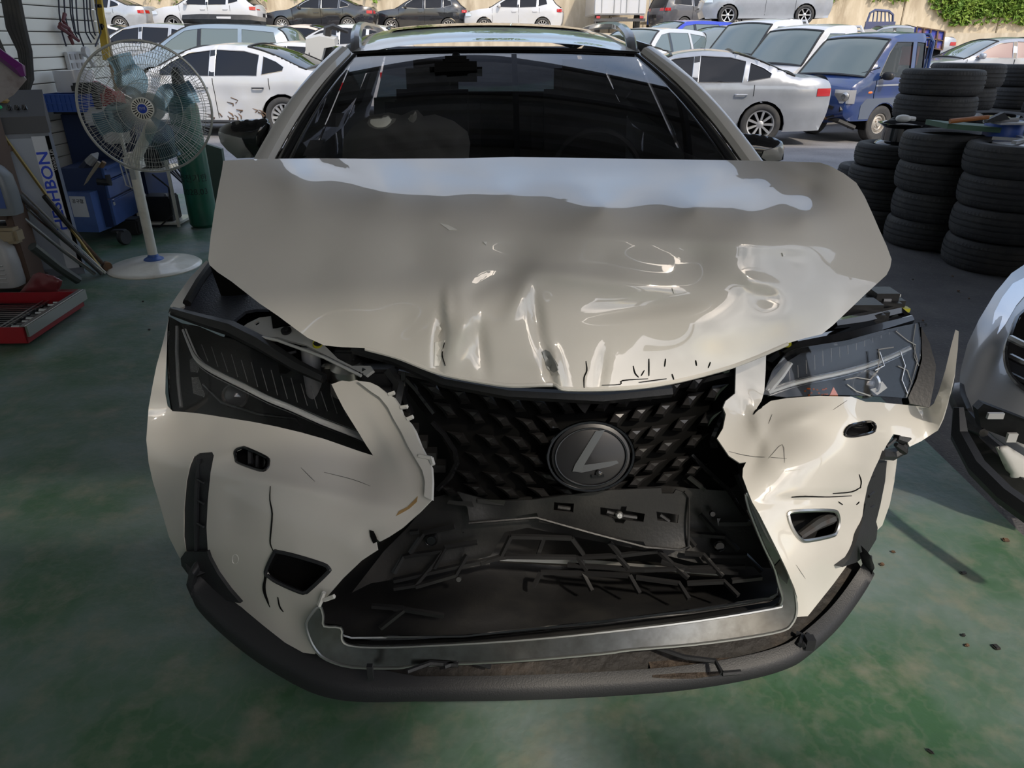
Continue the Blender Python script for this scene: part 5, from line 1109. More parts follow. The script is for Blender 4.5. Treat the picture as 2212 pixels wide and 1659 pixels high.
b = MB(); q = [P(u, v, 15.2) for u, v in ((660,85),(690,78),(722,85),(724,100),(700,104),(697,118),(690,142),(676,142),(668,112),(656,148),(652,140),(660,108))]
b.prism(q, (.0, .35, .06)); single('plastic_bracket', b, mat('pale_grey_plastic', (.42, .42, .41), .5), 'pale grey plastic frame standing on the white saloon boot', 'car part')
b = MB(); b.tube([P(706, 96, 15.4), P(708, 62, 15.4), P(720, 58, 15.4), P(752, 70, 15.4)], [.09, .08, .06, .03], 5); b.tube([P(715, 100, 15.5), P(708, 120, 15.5), P(697, 128, 15.5)], .09, 5); b.tube([P(688, 140, 15.3), P(690, 160, 15.1)], .03, 6); single('black_trim_arm', b, blk_plastic, 'bent black plastic arm beside the pale grey frame', 'car part')
b = MB(); q = [P(1655, 62, 24.2), P(1748, 60, 24.2), P(1746, 97, 24.2), P(1668, 94, 24.2), P(1640, 85, 24.2)]; b.prism(q, (0, .08, 0)); 
cy = single('cyan_signboard', b, mat('cyan_board', (.09, .62, .68), .45), 'cyan sign panel with a small horse mark, below the raised minivan', 'sign')
b = MB(); xc_ = cy.location.x
for k in (-.5, .5): b.box((xc_+k, 24.3, cy.location.z/2+.15), (.08, .08, cy.location.z+.1))
obj('post', b, darksteel, cy, world=True)
b = MB(); q = [P(1668, 62, 24.17), P(1684, 62, 24.17), P(1672, 95, 24.17), P(1655, 92, 24.17)]; b.prism(q, (0, .02, 0)); obj('white_band', b, white, cy, world=True)
b = MB(); zc = P(1724, 77, 24.17); hs = [(-.16,.0),(-.10,.07),(.05,.06),(.12,.12),(.17,.10),(.11,.03),(.16,-.08),(.10,-.02),(-.02,.0),(-.12,-.10),(-.09,-.01)]
b.prism([zc+Vector((x, 0, z)) for x, z in hs], (0, .01, 0)); obj('horse_mark', b, blk_matte, cy, world=True)
b = MB()
for k in range(5): b.tube([P(1800+10*k, 104, 20), P(1802+9*k, 68, 20)], .022, 5)
b.tube([P(1798, 106, 20), P(1802, 70, 20), P(1808, 64, 20), P(1832, 64, 20), P(1838, 70, 20), P(1841, 106, 20)], .03, 6); single('blue_rack', b, bluep, 'small blue tubular guard above the blue lorry roof', 'rack')
b = MB(); b.tube([P(1868, 62, 33), P(1880, 28, 33), P(1890, 22, 33), P(1920, 24, 33), P(1929, 32, 33), P(1928, 60, 33)], .05, 6)
for k in range(5): b.tube([P(1885+9*k, 48, 33), P(1888+8*k, 25, 33)], .025, 5)
b.box(P(1900, 57, 33), (1.2, .1, .35))
for k in (-.5, .5): b.box((P(1900, 57, 33).x+k, 33, 1.1), (.1, .1, 1.4))
single('pipe_hoop', b, bluep, 'tall blue pipe hoop rack in front of the retaining wall', 'rack')
b = MB(); b.prism([P(u, v, 26) for u, v in ((1856,88),(1858,72),(1866,64),(1884,62),(1898,68),(1900,80),(1894,94))], (0, .06, 0)); b.box((P(1876, 90, 26).x, 26.2, 1.0), (.5, .1, .8)); single('bonnet_panel', b, silver, 'loose silver bonnet standing upright left of the blue beds', 'car part')
for nm, uv, m_, lab in (('blue_bed_side', [(1893,70),(1972,72),(1968,95),(1892,90)], bluep, 'blue lorry bed side lying behind the blue lorry'), ('rusty_blue_tailgate', [(1980,58),(2040,68),(2034,108),(1976,96)], mat('rusty_blue', (.05, .07, .4), .5, noise=(3, (.35, .16, .07), .5, .65)), 'rusty blue tailgate standing on edge beside the concrete wall')):
    b = MB(); q = [P(u, v, 25) for u, v in uv]; b.prism(q, (0, .12, 0)); o = single(nm, b, m_, lab, 'car part')
    b = MB()
    for k in range(5):
        t = k/4; a = q[0].lerp(q[1], t); c = q[3].lerp(q[2], t); b.tube([a-Vector((0, .03, 0)), c-Vector((0, .03, 0))], .03, 4)
    for t in (0, .5, 1): b.tube([q[0].lerp(q[3], t)-Vector((0, .03, 0)), q[1].lerp(q[2], t)-Vector((0, .03, 0))], .025, 4)
    obj('stiffening_rib', b, rust if 'rusty' in nm else m_, o, world=True)
    zb = (q[2].z+q[3].z)/2; b = MB(); b.box(((q[0].x+q[1].x)/2, 25.3, (zb+gz(25, 15))/2), (1.0, .5, zb-gz(25, 15)+.02)); obj('chassis', b, blk_matte, o, world=True)
q = [(1565,86),(1590,84),(1630,76),(1655,80),(1690,88),(1745,100),(1742,112),(1690,112),(1640,108),(1600,112),(1575,100)]
crl = panel('x', q, lambda V: np.full(len(V), 22.6), mat('crumpled_white_sheet', (.66, .64, .6), .5, noise=(2, (.4, .25, .15), .6, .7)), None, step=8, th=.03, disp=lambda V: .3*np.sin(V[:, 0]*.13)*np.cos(V[:, 1]*.3)-.3); crl.name = 'crumpled_roof_panel'; tag(crl, 'torn white roof panel with rust, draped over the white van', 'car part')
NTH = ['first', 'second', 'third', 'fourth', 'fifth', 'sixth', 'seventh', 'eighth', 'ninth', 'tenth', 'eleventh', 'twelfth', 'thirteenth', 'fourteenth', 'fifteenth', 'sixteenth']
# ================= tyres =================
def tread_tyre(R, w, rr, nl=64, seed=0):
    b = MB(); pr = [(rr, -w*.40), (rr+.015, -w*.46), (R*.80, -w*.52), (R*.92, -w*.50), (R*.965, -w*.44), (R*.985, -w*.36), (R*.99, -w*.31), (R-.009, -w*.30), (R-.009, -w*.265), (R, -w*.255), (R+.002, -w*.12), (R-.008, -w*.11), (R-.008, -w*.07), (R+.003, -w*.06), (R+.003, w*.06), (R-.008, w*.07), (R-.008, w*.11), (R+.002, w*.12), (R, w*.255), (R-.009, w*.265), (R-.009, w*.30), (R*.99, w*.31), (R*.985, w*.36), (R*.965, w*.44), (R*.92, w*.50), (R*.80, w*.52), (rr+.015, w*.46), (rr, w*.40), (rr+.02, w*.3), (R*.85, w*.42), (R-.02, 0), (R*.85, -w*.42), (rr+.02, -w*.3)]
    n = nl*2
    sh = (4, 5, 6, 21, 22, 23)
    b.lathe(pr+[pr[0]], n, None, lambda i, j: (-.004 if (j % 2 == 0 and i in sh) else 0)+(-.003 if (j % 4 == 1 and 9 <= i <= 10) or (j % 4 == 3 and 17 <= i <= 18) else 0))
    return mesh_of('tyre', b, rubber, ang=28)
TM = [tread_tyre(.325, .205, .205), tread_tyre(.345, .225, .215, 72), tread_tyre(.31, .195, .19, 54)]
for me in TM:
    bm = bmesh.new(); bm.from_mesh(me); bmesh.ops.recalc_face_normals(bm, faces=bm.faces); bm.to_mesh(me); bm.free()
ordn = ['lowest', 'second from bottom', 'third from bottom', 'fourth from bottom', 'fifth from bottom', 'top']
tr = random.Random(11); TTOP = {}
def stack(key, x, y, n, h, R, group, what, z0=0, lean=0, mi=0, topn=None):
    for k in range(n):
        o = bpy.data.objects.new('tyre', TM[mi]); COL.objects.link(o); s = R/(.325, .345, .31)[mi]
        o.scale = (s, s, h/(.205, .225, .195)[mi]/1.04)
        o.location = (x+tr.uniform(-.02, .02)+lean*k, y+tr.uniform(-.02, .02), z0+h*(k+.5)); o.rotation_euler = (tr.uniform(-.015, .015), tr.uniform(-.02, .02), tr.uniform(0, 6))
        nm = 'lowest' if k == 0 else ('top' if k == n-1 else ordn[k])
        tag(o, f'black car tyre, {nm} in {what}', 'tyre', group)
    TTOP[key] = Vector((x+lean*n, y, z0+h*n))
def st_at(u, v, Y): p = P(u, v, Y); return p.x, p.y
x, y = st_at(2020, 449, 5.75); stack('G', x, y, 4, .213, .325, 'front middle tyre stack', 'the front middle stack')
x, y = st_at(2170, 470, 5.15); stack('H', x, y, 4, .213, .335, 'front right tyre stack', 'the front stack at the right edge', mi=1)
x, y = st_at(1915, 420, 6.35); stack('F', x, y, 4, .175, .32, 'rim-topped tyre stack', 'the low stack under a bare rim', mi=2)
x, y = st_at(1880, 382, 7.2); stack('I', x, y, 2, .2, .30, 'low pair of tyres', 'the low pair before the other stacks', mi=2)
x, y = st_at(1990, 300, 6.95); stack('A', x, y, 6, .208, .335, 'tall leaning tyre stack', 'the tall stack nearest the blue lorry', lean=.014, mi=1)
x, y = st_at(2075, 200, 7.75); stack('B', x, y, 6, .212, .335, 'back middle tyre stack', 'the back stack behind the tallest', mi=0)
x, y = st_at(2215, 200, 8.2); stack('C', x, y, 6, .208, .335, 'back right tyre stack', 'the back stack near the right edge')
x, y = st_at(2300, 230, 7.0); stack('D', x, y, 5, .2, .33, 'edge tyre stack', 'the stack cut off by the right edge', mi=2)
x, y = st_at(2150, 250, 6.75); stack('E', x, y, 4, .18, .325, 'tyres under the spare wheel', 'the stack under the yellow-hubbed spare wheel', mi=2)
# steel spare wheel lying on stack E
e = TTOP['E']; sw = root('spare_wheel', (e.x, e.y-.02, e.z+.085), 'spare wheel with black steel rim and yellow ring lying on tyres', 'wheel', rot=(.05, -.03, 0))
o = bpy.data.objects.new('tyre', TM[2]); COL.objects.link(o); o.parent = sw; o.scale = (1, 1, .8)
b = MB(); b.lathe([(.195, .07), (.19, .062), (.18, .03), (.17, .0), (.15, .01), (.11, .05), (.105, .05)], 40); b.lathe([(.07, .035), (.06, .03), (.03, .03)], 30); b.lathe([(.07, .035), (.105, .05)], 40); obj('steel_rim', b, blk_gloss, sw, world=False)
b = MB()
for k in range(12): a = 2*PI*k/12; b.cyl((.152*math.cos(a), .152*math.sin(a), .004), (.148*math.cos(a), .148*math.sin(a), .026), .016, 12)
obj('vent_hole', b, blk_matte, sw, world=False)
b = MB(); b.lathe([(.082, .05), (.105, .062), (.12, .052)], 40); obj('yellow_ring', b, mat('faded_yellow', (.42, .38, .16), .5), sw, world=False)
b = MB(); b.lathe([(0, .04), (.03, .04), (.03, .0)], 20)
for k in range(5): a = 2*PI*k/5; b.cyl((.052*math.cos(a), .052*math.sin(a), .02), (.052*math.cos(a), .052*math.sin(a), .045), .01, 8)
obj('hub', b, darksteel, sw, world=False)
e = TTOP['F']; rm_ = MB(); rm_.lathe([(.21, .0), (.2, .012), (.165, .03), (.16, .13), (.19, .15), (.215, .165), (.205, .166), (.15, .14), (.14, .03), (0, .03)], 40, Matrix.Translation(e+Vector((.03, 0, -.01)))); single('bare_rim', rm_, blk_gloss, 'bare black wheel rim lying on the low tyre stack', 'wheel rim')
b = MB(); superell(b, e+Vector((-.03, -.06, .195)), (.06, .04, .03), p=2.2); b.tube([e+Vector((.02, -.06, .195)), e+Vector((.07, -.05, .19))], .018, 8); single('crumpled_cloth', b, pearl_in, 'small pale cloth bundle on the bare rim', 'cloth')
# green board with tools over the front stacks
h = TTOP['H']; gy = h.y+.25
b = MB(); q0 = P(2048, 267, gy); q1 = P(2240, 282, gy); b.prism([q0, q1, q1+Vector((0, .3, 0)), q0+Vector((0, .3, 0))], (0, 0, -.035)); single('green_board', b, mat('green_board', (.05, .11, .07), .6), 'flat green board lying over the tyre stacks under the tools', 'board')
b = MB(); a0 = P(2052, 262, gy-.05); a1 = P(2135, 253, gy-.05); a2 = P(2168, 248, gy-.05); b.tube([a0, a1], [.017, .015], 8); o = single('spatula_chisel', b, mat('orange_wood', (.35, .13, .04), .45), 'orange wooden handled scraper lying on the green board', 'tool'); obj('blade', MB().prism([a1+Vector((0,0,-.02)), a2+Vector((0,0,.015)), P(2182, 258, gy-.05), a1+Vector((0,0,-.035))], (0, .04, 0)), blk_trim, o, world=True)
b = MB(); b.tube([P(2125, 262, gy), P(2150, 260, gy), P(2200, 258, gy)], .014, 6); b.box(P(2190, 266, gy-.05), (.26, .12, .012)); single('glass_tray', b, MATS['translucent_plastic'], 'clear plastic tray piece at the right end of the board', 'tray')
b = MB(); b.lathe([(0, .1), (.12, .1), (.13, .08), (.13, -.02), (.0, -.02)], 28, Matrix.Translation(P(2165, 292, gy+.1))); single('blue_can_lid', b, mat('blue_plastic', (.02, .07, .3), .4), 'round blue lid under the green board', 'lid')
b = MB(); b.lathe([(.2, .0), (.2, .02), (.05, .03), (0, .03)], 30, Matrix.Translation(h+Vector((0, 0, -.03))))
for k in range(5): a = 2*PI*k/5; b.box(h+Vector((.11*math.cos(a), .11*math.sin(a), .01)), (.19, .03, .02), Matrix.Rotation(a, 3, 'Z'))
single('alloy_rim', b, rimm, 'silver alloy rim inside the topmost tyre of the right stack', 'wheel rim')
# spring, bolts and scraps on the asphalt
c = PZ(1985, 470, .04); b = MB(); b.tube([c+Vector((.014*k/2, .03*math.cos(k*1.1), .03*math.sin(k*1.1))) for k in range(0, 26)], .005, 5); b.lathe([(0, .0), (.045, .0), (.045, .008), (0, .008)], 16, frame(c-Vector((.01, 0, 0)), (0, 1, 0), (0, 0, 1))); single('coil_spring', b, rust, 'short rusty coil spring on the ground before the tyres', 'spring')
c = PZ(2187, 540, .02); b = MB(); b.box(c, (.08, .05, .02), bev=.004); b.tube([c+Vector((-.04, 0, 0)), c+Vector((-.045, 0, .05))], .01, 5); b.tube([c+Vector((.04, .01, 0)), c+Vector((.06, .01, .03))], .008, 5); single('plastic_scrap', b, blk_plastic, 'small broken black plastic clip on the grey ground at right', 'scrap')
q = random.Random(8)
for k in range(26):
    u, v = (q.uniform(1930, 2212), q.uniform(495, 700)) if k < 12 else ((q.uniform(240, 440), q.uniform(560, 900)) if k < 18 else (q.uniform(1900, 2212), q.uniform(1150, 1640)))
    c = PZ(u, v, .004); b = MB(); b.box(c, (q.uniform(.008, .02), q.uniform(.008, .02), .008), Matrix.Rotation(q.uniform(0, 3), 3, 'Z'), bev=.003)
    single('pebble', b, darksteel if k % 2 else rust, 'tiny crumb of debris scattered on the floor', 'debris', group='crumbs of debris on the floor')
# ================= silver car at the right edge =================
sc = root('parked_silver_car', (2.55, 2.9, 0), 'silver car with a torn front bumper at the right edge', 'car')
so = [(2212,572),(2185,590),(2150,632),(2115,690),(2090,742),(2075,800),(2070,850),(2085,880),(2110,910),(2150,945),(2212,990),(2330,1060),(2400,1000),(2420,600),(2300,560)]
sf = rbf([(2212,572,3.0),(2150,632,2.75),(2090,742,2.45),(2070,850,2.28),(2110,910,2.14),(2212,990,2.0),(2330,1060,1.9),(2400,700,2.45),(2212,760,2.28),(2300,560,3.0),(2400,1000,1.98),(2150,780,2.33)])
hl2 = [(2212,600),(2188,612),(2165,642),(2148,675),(2140,720),(2150,728),(2172,700),(2195,660),(2212,640),(2240,610)]
gr2 = [(2172,760),(2185,720),(2212,672),(2300,660),(2330,780),(2260,860),(2212,840),(2180,805)]
silverp = mat('silver_grey_paint', (.42, .43, .44), .3, metal=.3, coat=1)
sb = panel('front_bumper', so, sf, silverp, sc, holes=[gr2], step=13, th=.006, disp=lambda V: gauss(V, 2130, 750, 18, 130, 25, -.015))
patch('headlamp', hl2, sf, lampl, sc, off=.01)
b = MB()
for v in (735, 775, 815): b.tube([P(2182, v-5, 2.36), P(2212, v+10, 2.3), P(2300, v+30, 2.2)], .012, 6)
obj('grille_bar', b, steel, sc); pocket('grille_recess', gr2, sf, .12, blk_plastic, sc, 1.0); rim('grille_rim', gr2, sf, .008, chrome, sc)
b = MB(); b.tube([P(2070, 835, 2.27), P(2068, 860, 2.22), P(2085, 900, 2.14), P(2110, 925, 2.08), P(2125, 935, 2.04)], [.02, .03, .03, .025, .015], 8); obj('fog_trim', b, chrome, sc)
b = MB(); b.prism([P(2112, 885, 2.06), P(2125, 872, 2.07), P(2212, 905, 1.99), P(2330, 955, 1.9), P(2330, 1030, 1.88), P(2212, 960, 1.96), P(2120, 925, 2.05)], (.0, .03, .0)); obj('plate_holder', b, blk_plastic, sc)
b = MB(); b.box(P(2150, 898, 2.02), (.05, .01, .02)); b.box(P(2185, 945, 1.97), (.03, .01, .03)); obj('holder_slot', b, pearl_in, sc)
b = MB(); b.tube([PZ(2070, 880, .42), PZ(2072, 940, .34), PZ(2110, 1010, .30), PZ(2170, 1070, .28), PZ(2240, 1120, .27), PZ(2380, 1200, .27)], [.015, .025, .026, .026, .026, .026], 6, flat=1.3); obj('hanging_lip', b, blk_trim, sc)
b = MB(); b.tube([P(2085, 885, 2.15), P(2110, 950, 2.08), P(2150, 990, 2.02), P(2212, 1050, 1.96), P(2300, 1100, 1.9)], [.02, .035, .04, .045, .045], 6); obj('exposed_carrier', b, blk_plastic, sc)
cloth('splash_film', [(2150,965),(2175,962),(2212,985),(2300,1050),(2280,1110),(2212,1070),(2185,1040),(2165,1000)], 1.97, .04, pearl_in, sc, .01, 9, 8)
# remainder of that car outside the frame
def m3_(x, y, z): return Vector((x, y, z))
RSC = Matrix.Rotation(-.98, 3, 'Z'); SC0 = Vector((2.75, 2.35, 0))
for nm, bx in (('bonnet', ((0, .75, .88), (1.6, 1.3, .12))), ('body_side', ((0, 2.1, .60), (1.75, 3.6, .62))), ('cabin', ((0, 2.5, 1.15), (1.4, 2.0, .5)))):
    b = MB(); b.box(SC0+RSC @ Vector(bx[0]), bx[1], RSC, bev=.05); obj(nm, b, silverp if nm != 'cabin' else tint, sc)
for x in (-.76, .76):
    for y in (.9, 3.4): w_ = wheel(sc, SC0+RSC @ Vector((x, y, 0))+Vector((0, 0, .33))-sc.location, -1); w_.rotation_euler = (0, 0, -.98+(-PI/2 if x < 0 else PI/2))
# ================= left side of the garage =================
# --- pedestal fan ---
fb = PZ(336, 576, 0); fan = root('pedestal_fan', (fb.x, fb.y, 0), 'large cream pedestal fan with wire guard and blue centre badge', 'fan')
cream = mat('cream_enamel', (.78, .75, .66), .3, coat=.4, noise=(9, (.62, .58, .49), .5, .75)); wirem = mat('grey_wire', (.50, .49, .45), .4, metal=.5); blade = mat('blue_fan_blade', (.12, .26, .34), .15, trans=.75, ior=1.1)
fbl = mat('blue_collar', (.05, .12, .38), .35)
b = MB(); b.lathe([(0, .055), (.10, .055), (.17, .048), (.18, .042), (.26, .03), (.285, .02), (.30, .018), (.315, .006), (.315, 0)], 56, Matrix.Translation(fb)); obj('base', b, cream, fan)
b = MB(); b.lathe([(.03, .10), (.04, .075), (.065, .062), (.07, .052), (.04, .05)], 32, Matrix.Translation(fb)); obj('collar', b, fbl, fan)
tp = P(297, 372, fb.y-.02); hub = P(312, 234, fb.y-.16)
b = MB(); b.cyl(fb+Vector((0, 0, .06)), (fb.x+.0, fb.y, tp.z+.02), .033, 20); obj('pole', b, cream, fan)
b = MB(); b.cyl((fb.x, fb.y-.035, .70), (fb.x, fb.y-.035, .76), .012, 8); b.box((fb.x, fb.y-.034, .66), (.035, .008, .08)); obj('height_clamp', b, steel, fan)
b = MB(); b.box((fb.x, fb.y+.02, tp.z+.06), (.11, .13, .13), bev=.03); b.cyl((fb.x, fb.y, tp.z+.05), (hub.x, hub.y+.20, hub.z-.02), .035, 14); obj('bracket', b, cream, fan)
ax = (Vector((0, 0, CH))-hub).normalized(); ax = Vector((ax.x*.6, ax.y, ax.z*.6)).normalized(); FM = frame(hub, Vector((0, 0, 1)).cross(ax), ax.cross(Vector((0, 0, 1)).cross(ax)))
b = MB(); b.lathe([(0, -.30), (.07, -.29), (.09, -.26), (.09, -.16), (.05, -.12), (0, -.12)], 28, FM); obj('motor', b, cream, fan)
RG = .395
def fwire(n, r0, r1, z0, z1, w, front):
    b = MB()
    for k in range(n):
        a = 2*PI*k/n; da = .10 if front else -.10
        pts = []
        for t in (0, .3, .65, .88, 1): 
            r_ = r0+(r1-r0)*t; z = z0+(z1-z0)*(t**2.6); aa = a+da*(1-t); pts.append(FM @ Vector((r_*math.cos(aa), r_*math.sin(aa), z)))
        b.tube(pts, w, 3, cap=False)
    return b
def fring(b, r_, z, w, n=72, m=5): b.tube([FM @ Vector((r_*math.cos(a), r_*math.sin(a), z)) for a in np.linspace(0, 2*PI, n)], w, m, cap=False)
fg = fwire(144, .065, RG, .06, -.06, .0013, True)
for rr_ in (.15, .23, .31, .36): fring(fg, rr_, .06-.12*((rr_-.065)/(RG-.065))**2.6, .0016)
g1 = obj('front_guard', fg, wirem, fan)
bg_ = fwire(110, .08, RG, -.17, -.06, .0013, False)
for rr_ in (.17, .26, .34): fring(bg_, rr_, -.17+.11*((rr_-.08)/(RG-.08))**2.6, .0016)
obj('rear_guard', bg_, wirem, fan); b = MB(); fring(b, RG, -.06, .008, 72, 8); obj('guard_rim', b, wirem, fan)
b = MB(); b.lathe([(.068, .055), (.066, .068), (.052, .074), (.03, .078), (0, .079)], 40, FM)
o = obj('centre_cap', b, cream, fan)
b = MB()
for k in range(22): a = 2*PI*k/22; b.add([FM @ Vector((r_*math.cos(a+d), r_*math.sin(a+d), z)) for r_, d, z in ((.034, -.06, .0785), (.060, -.055, .0735), (.060, .055, .0735), (.034, .06, .0785))], [(0, 1, 2, 3)])
obj('cap_slot', b, blk_matte, o)
b = MB(); b.lathe([(0, .083), (.026, .082), (.028, .078)], 28, FM); bd = obj('badge', b, mat('royal_blue', (.01, .05, .42), .3), o)
text('한미', .021, FM @ Matrix.Translation((0, 0, .0845)), white, o, world=True)
for k in range(4):
    a0 = 2*PI*k/4+.3; g = []
    for i in range(9):
        t = i/8; r_ = .06+.27*t; wdt = .35+.55*math.sin(PI*min(t*1.15+.12, 1)); 
        g.append([FM @ Vector((r_*math.cos(a0+wdt*(j/6-.5)*1.25), r_*math.sin(a0+wdt*(j/6-.5)*1.25), -.05+.055*(j/6-.5)*(1.2-t*.4))) for j in range(7)])
    obj('blade', MB().grid(g), blade, fan)
b = MB(); b.lathe([(.06, -.09), (.06, -.03), (.04, -.015), (0, -.012)], 24, FM); obj('blade_hub', b, blade, fan)
b = MB(); b.tube([(fb.x-.04, fb.y, tp.z+.02), (fb.x-.08, fb.y-.02, .72), (fb.x-.07, fb.y-.02, .58), (fb.x-.05, fb.y, .56), (fb.x-.06, fb.y, .7)], .005, 6); obj('pull_cord', b, white, fan)
# --- gas cylinder ---
gb = PZ(432, 494, 0); cyl = root('gas_cylinder', (gb.x, gb.y+.11, 0), 'tall dark green gas cylinder with date stencilled in black', 'gas cylinder'); gb = Vector((gb.x, gb.y+.11, 0))
greenm = mat('cylinder_green', (.012, .115, .065), .35, coat=.3, noise=(5, (.02, .09, .06), .4, .7))
b = MB(); Rg = .118; b.lathe([(0, .0), (Rg-.02, .0), (Rg, .025), (Rg, .97), (Rg-.012, 1.03), (.075, 1.09), (.045, 1.11)], 40, Matrix.Translation(gb)); obj('vessel', b, greenm, cyl)
b = MB(); b.lathe([(.05, 1.10), (.05, 1.17), (.042, 1.25), (.02, 1.28), (0, 1.28)], 28, Matrix.Translation(gb)); obj('cap', b, blk_plastic, cyl)
def stencil(s, z, size):
    Mx = frame((0, 0, 0), (1, 0, 0), (0, 0, 1)); o = text(s, size, Matrix.Identity(4), mat('stencil_ink', (.01, .02, .015), .6), cyl, ext=0)
    for v_ in o.data.vertices:
        a = -PI/2+.12+v_.co.x/Rg; v_.co = Vector((math.cos(a)*(Rg+.0015), math.sin(a)*(Rg+.0015), z+v_.co.y))
stencil('충전기한', .42, .07); stencil('2028.03', .31, .07)
# --- vehicle lift control cabinet ---
def quadbox(mb, base, x, y, h): mb.prism([base, base+x, base+x+y, base+y], (0, 0, h))
cgrey = mat('powder_grey', (.23, .25, .30), .35, coat=.2, noise=(4, (.17, .19, .22), .4, .7)); cdark = mat('powder_dark', (.07, .073, .085), .4)
cb = PZ(184, 590, 0); cdir = Vector((.80, -.60, 0)).normalized(); 
# front face runs from left-near edge to right edge
lc = root('lift_control_cabinet', (cb.x, cb.y, 0), 'grey vehicle lift control cabinet with blue vertical lettering', 'cabinet')
fx = Vector((.87, .46, 0)).normalized(); fy = Vector((-.46, .87, 0)).normalized(); Wc, Dc, Hc = .33, .30, 1.02
A0 = Vector((cb.x, cb.y, 0))-fx*Wc
b = MB(); quadbox(b, A0, fx*Wc, fy*Dc, Hc-.08); obj('body', b, cgrey, lc, smooth=False)
b = MB(); z1 = Hc-.08; z2 = Hc+.02; z3 = Hc+.16
b.add([A0-fy*.015-fx*.01+Vector((0, 0, z1)), A0+fx*(Wc+.01)-fy*.015+Vector((0, 0, z1)), A0+fx*(Wc+.01)+fy*Dc+Vector((0, 0, z1)), A0-fx*.01+fy*Dc+Vector((0, 0, z1)), A0-fy*.015-fx*.01+Vector((0, 0, z2)), A0+fx*(Wc+.01)-fy*.015+Vector((0, 0, z2)), A0+fx*(Wc+.01)+fy*Dc+Vector((0, 0, z3)), A0-fx*.01+fy*Dc+Vector((0, 0, z3))], [(0, 1, 5, 4), (1, 2, 6, 5), (2, 3, 7, 6), (3, 0, 4, 7), (4, 5, 6, 7), (3, 2, 1, 0)]); obj('control_hood', b, cdark, lc, smooth=False)
def cpt(s, z, o=0): return A0+fx*(Wc*s)-fy*o+Vector((0, 0, z))
b = MB(); b.prism([cpt(.10, .06, .004), cpt(.70, .06, .004), cpt(.70, .91, .004), cpt(.10, .91, .004)], -fy*.01); fp = obj('front_panel', b, mat('panel_light_grey', (.36, .40, .47), .3, coat=.3), lc, smooth=False)
b = MB(); b.prism([cpt(.70, .05, .016), cpt(.93, .05, .016), cpt(.93, .92, .016), cpt(.70, .92, .016)], -fy*.002); obj('white_decal', b, mat('pale_decal', (.66, .69, .74), .4), lc, smooth=False)
b = MB(); b.prism([cpt(.935, .05, .016), cpt(1.0, .05, .016), cpt(1.0, .92, .016), cpt(.935, .92, .016)], -fy*.002); obj('black_decal', b, blk_matte, lc, smooth=False)
bl = mat('decal_blue', (.01, .06, .62), .4)
text('HESHBON', .113, frame(cpt(.815, .57, .0195), (0, 0, 1), -fx) @ Matrix.Diagonal((1, .78, 1, 1)), bl, lc, bold=.002, world=True)
text('Vehicle Lift', .03, frame(cpt(.968, .77, .0195), (0, 0, 1), -fx), mat('white_ink', (.6, .6, .6), .5), lc, world=True)
b = MB()
for s in (.45, .58, .7): b.lathe([(0, .03), (.012, .03), (.016, .012), (.02, 0)], 14, Matrix.Translation(A0+fx*(Wc*s)+fy*.08+Vector((0, 0, z2+.034))))
obj('control_knob', b, blk_gloss, lc)
b = MB(); b.lathe([(0, .02), (.016, .02), (.02, 0)], 16, Matrix.Translation(A0+fx*(Wc*.28)+fy*.1+Vector((0, 0, z2+.042)))); obj('green_button', b, mat('green_button', (.02, .65, .2), .4), lc)
b = MB(); b.tube([A0+fx*(Wc*q_)+fy*(.18+.03*math.sin(q_*30))+Vector((0, 0, z2+.085+.01*math.cos(q_*40))) for q_ in np.linspace(.15, .42, 9)], .018, 7); single('yellow_tape_strap', b, mat('ochre_strap', (.30, .20, .06), .7), 'crumpled ochre and red strap lying on the cabinet top', 'strap')
obj('sticker', MB().prism([cpt(.2, .82, .016), cpt(.29, .82, .016), cpt(.29, .88, .016), cpt(.2, .88, .016)], -fy*.001), mat('yellow_sticker', (.5, .46, .2), .5), lc, smooth=False)
# --- blue tool cabinets ---
bc = mat('cabinet_blue', (.055, .11, .30), .4, coat=.2, noise=(6, (.04, .075, .22), .4, .7)); bcd = mat('cabinet_navy', (.015, .03, .09), .45)
r1 = PZ(180, 508, .12); r2 = PZ(302, 456, .12)
bk = root('blue_tool_trolley', (r1.x, r1.y, 0), 'blue steel tool trolley with two drawers and a castor wheel', 'tool cabinet')
E0 = PZ(246, 490, .12); d1 = (r2-E0); d1.z = 0; LT = d1.length; d1.normalize(); d2 = Vector((-d1.y, d1.x, 0))
b = MB(); quadbox(b, E0, d1*LT, d2*.30, .46); obj('carcass', b, bcd, bk, smooth=False)
for z0, h_ in ((.13, .20), (.345, .13), (.485, .09)):
    b = MB(); b.prism([E0+d1*.01+Vector((0, 0, z0-.12)), E0+d1*(LT-.01)+Vector((0, 0, z0-.12)), E0+d1*(LT-.01)+Vector((0, 0, z0-.12+h_)), E0+d1*.01+Vector((0, 0, z0-.12+h_))], -d2*.02); dr = obj('drawer', b, bc, bk, smooth=False)
    obj('pull_lip', MB().tube([E0+d1*.03-d2*.03+Vector((0, 0, z0-.12+h_-.012)), E0+d1*(LT-.03)-d2*.03+Vector((0, 0, z0-.12+h_-.012))], .008, 4), bc, dr)
b = MB(); b.prism([E0+d1*.04-d2*.021+Vector((0, 0, .16)), E0+d1*.075-d2*.021+Vector((0, 0, .16)), E0+d1*.075-d2*.021+Vector((0, 0, .21)), E0+d1*.04-d2*.021+Vector((0, 0, .21))], -d2*.001); obj('label_tag', b, white, bk, smooth=False)
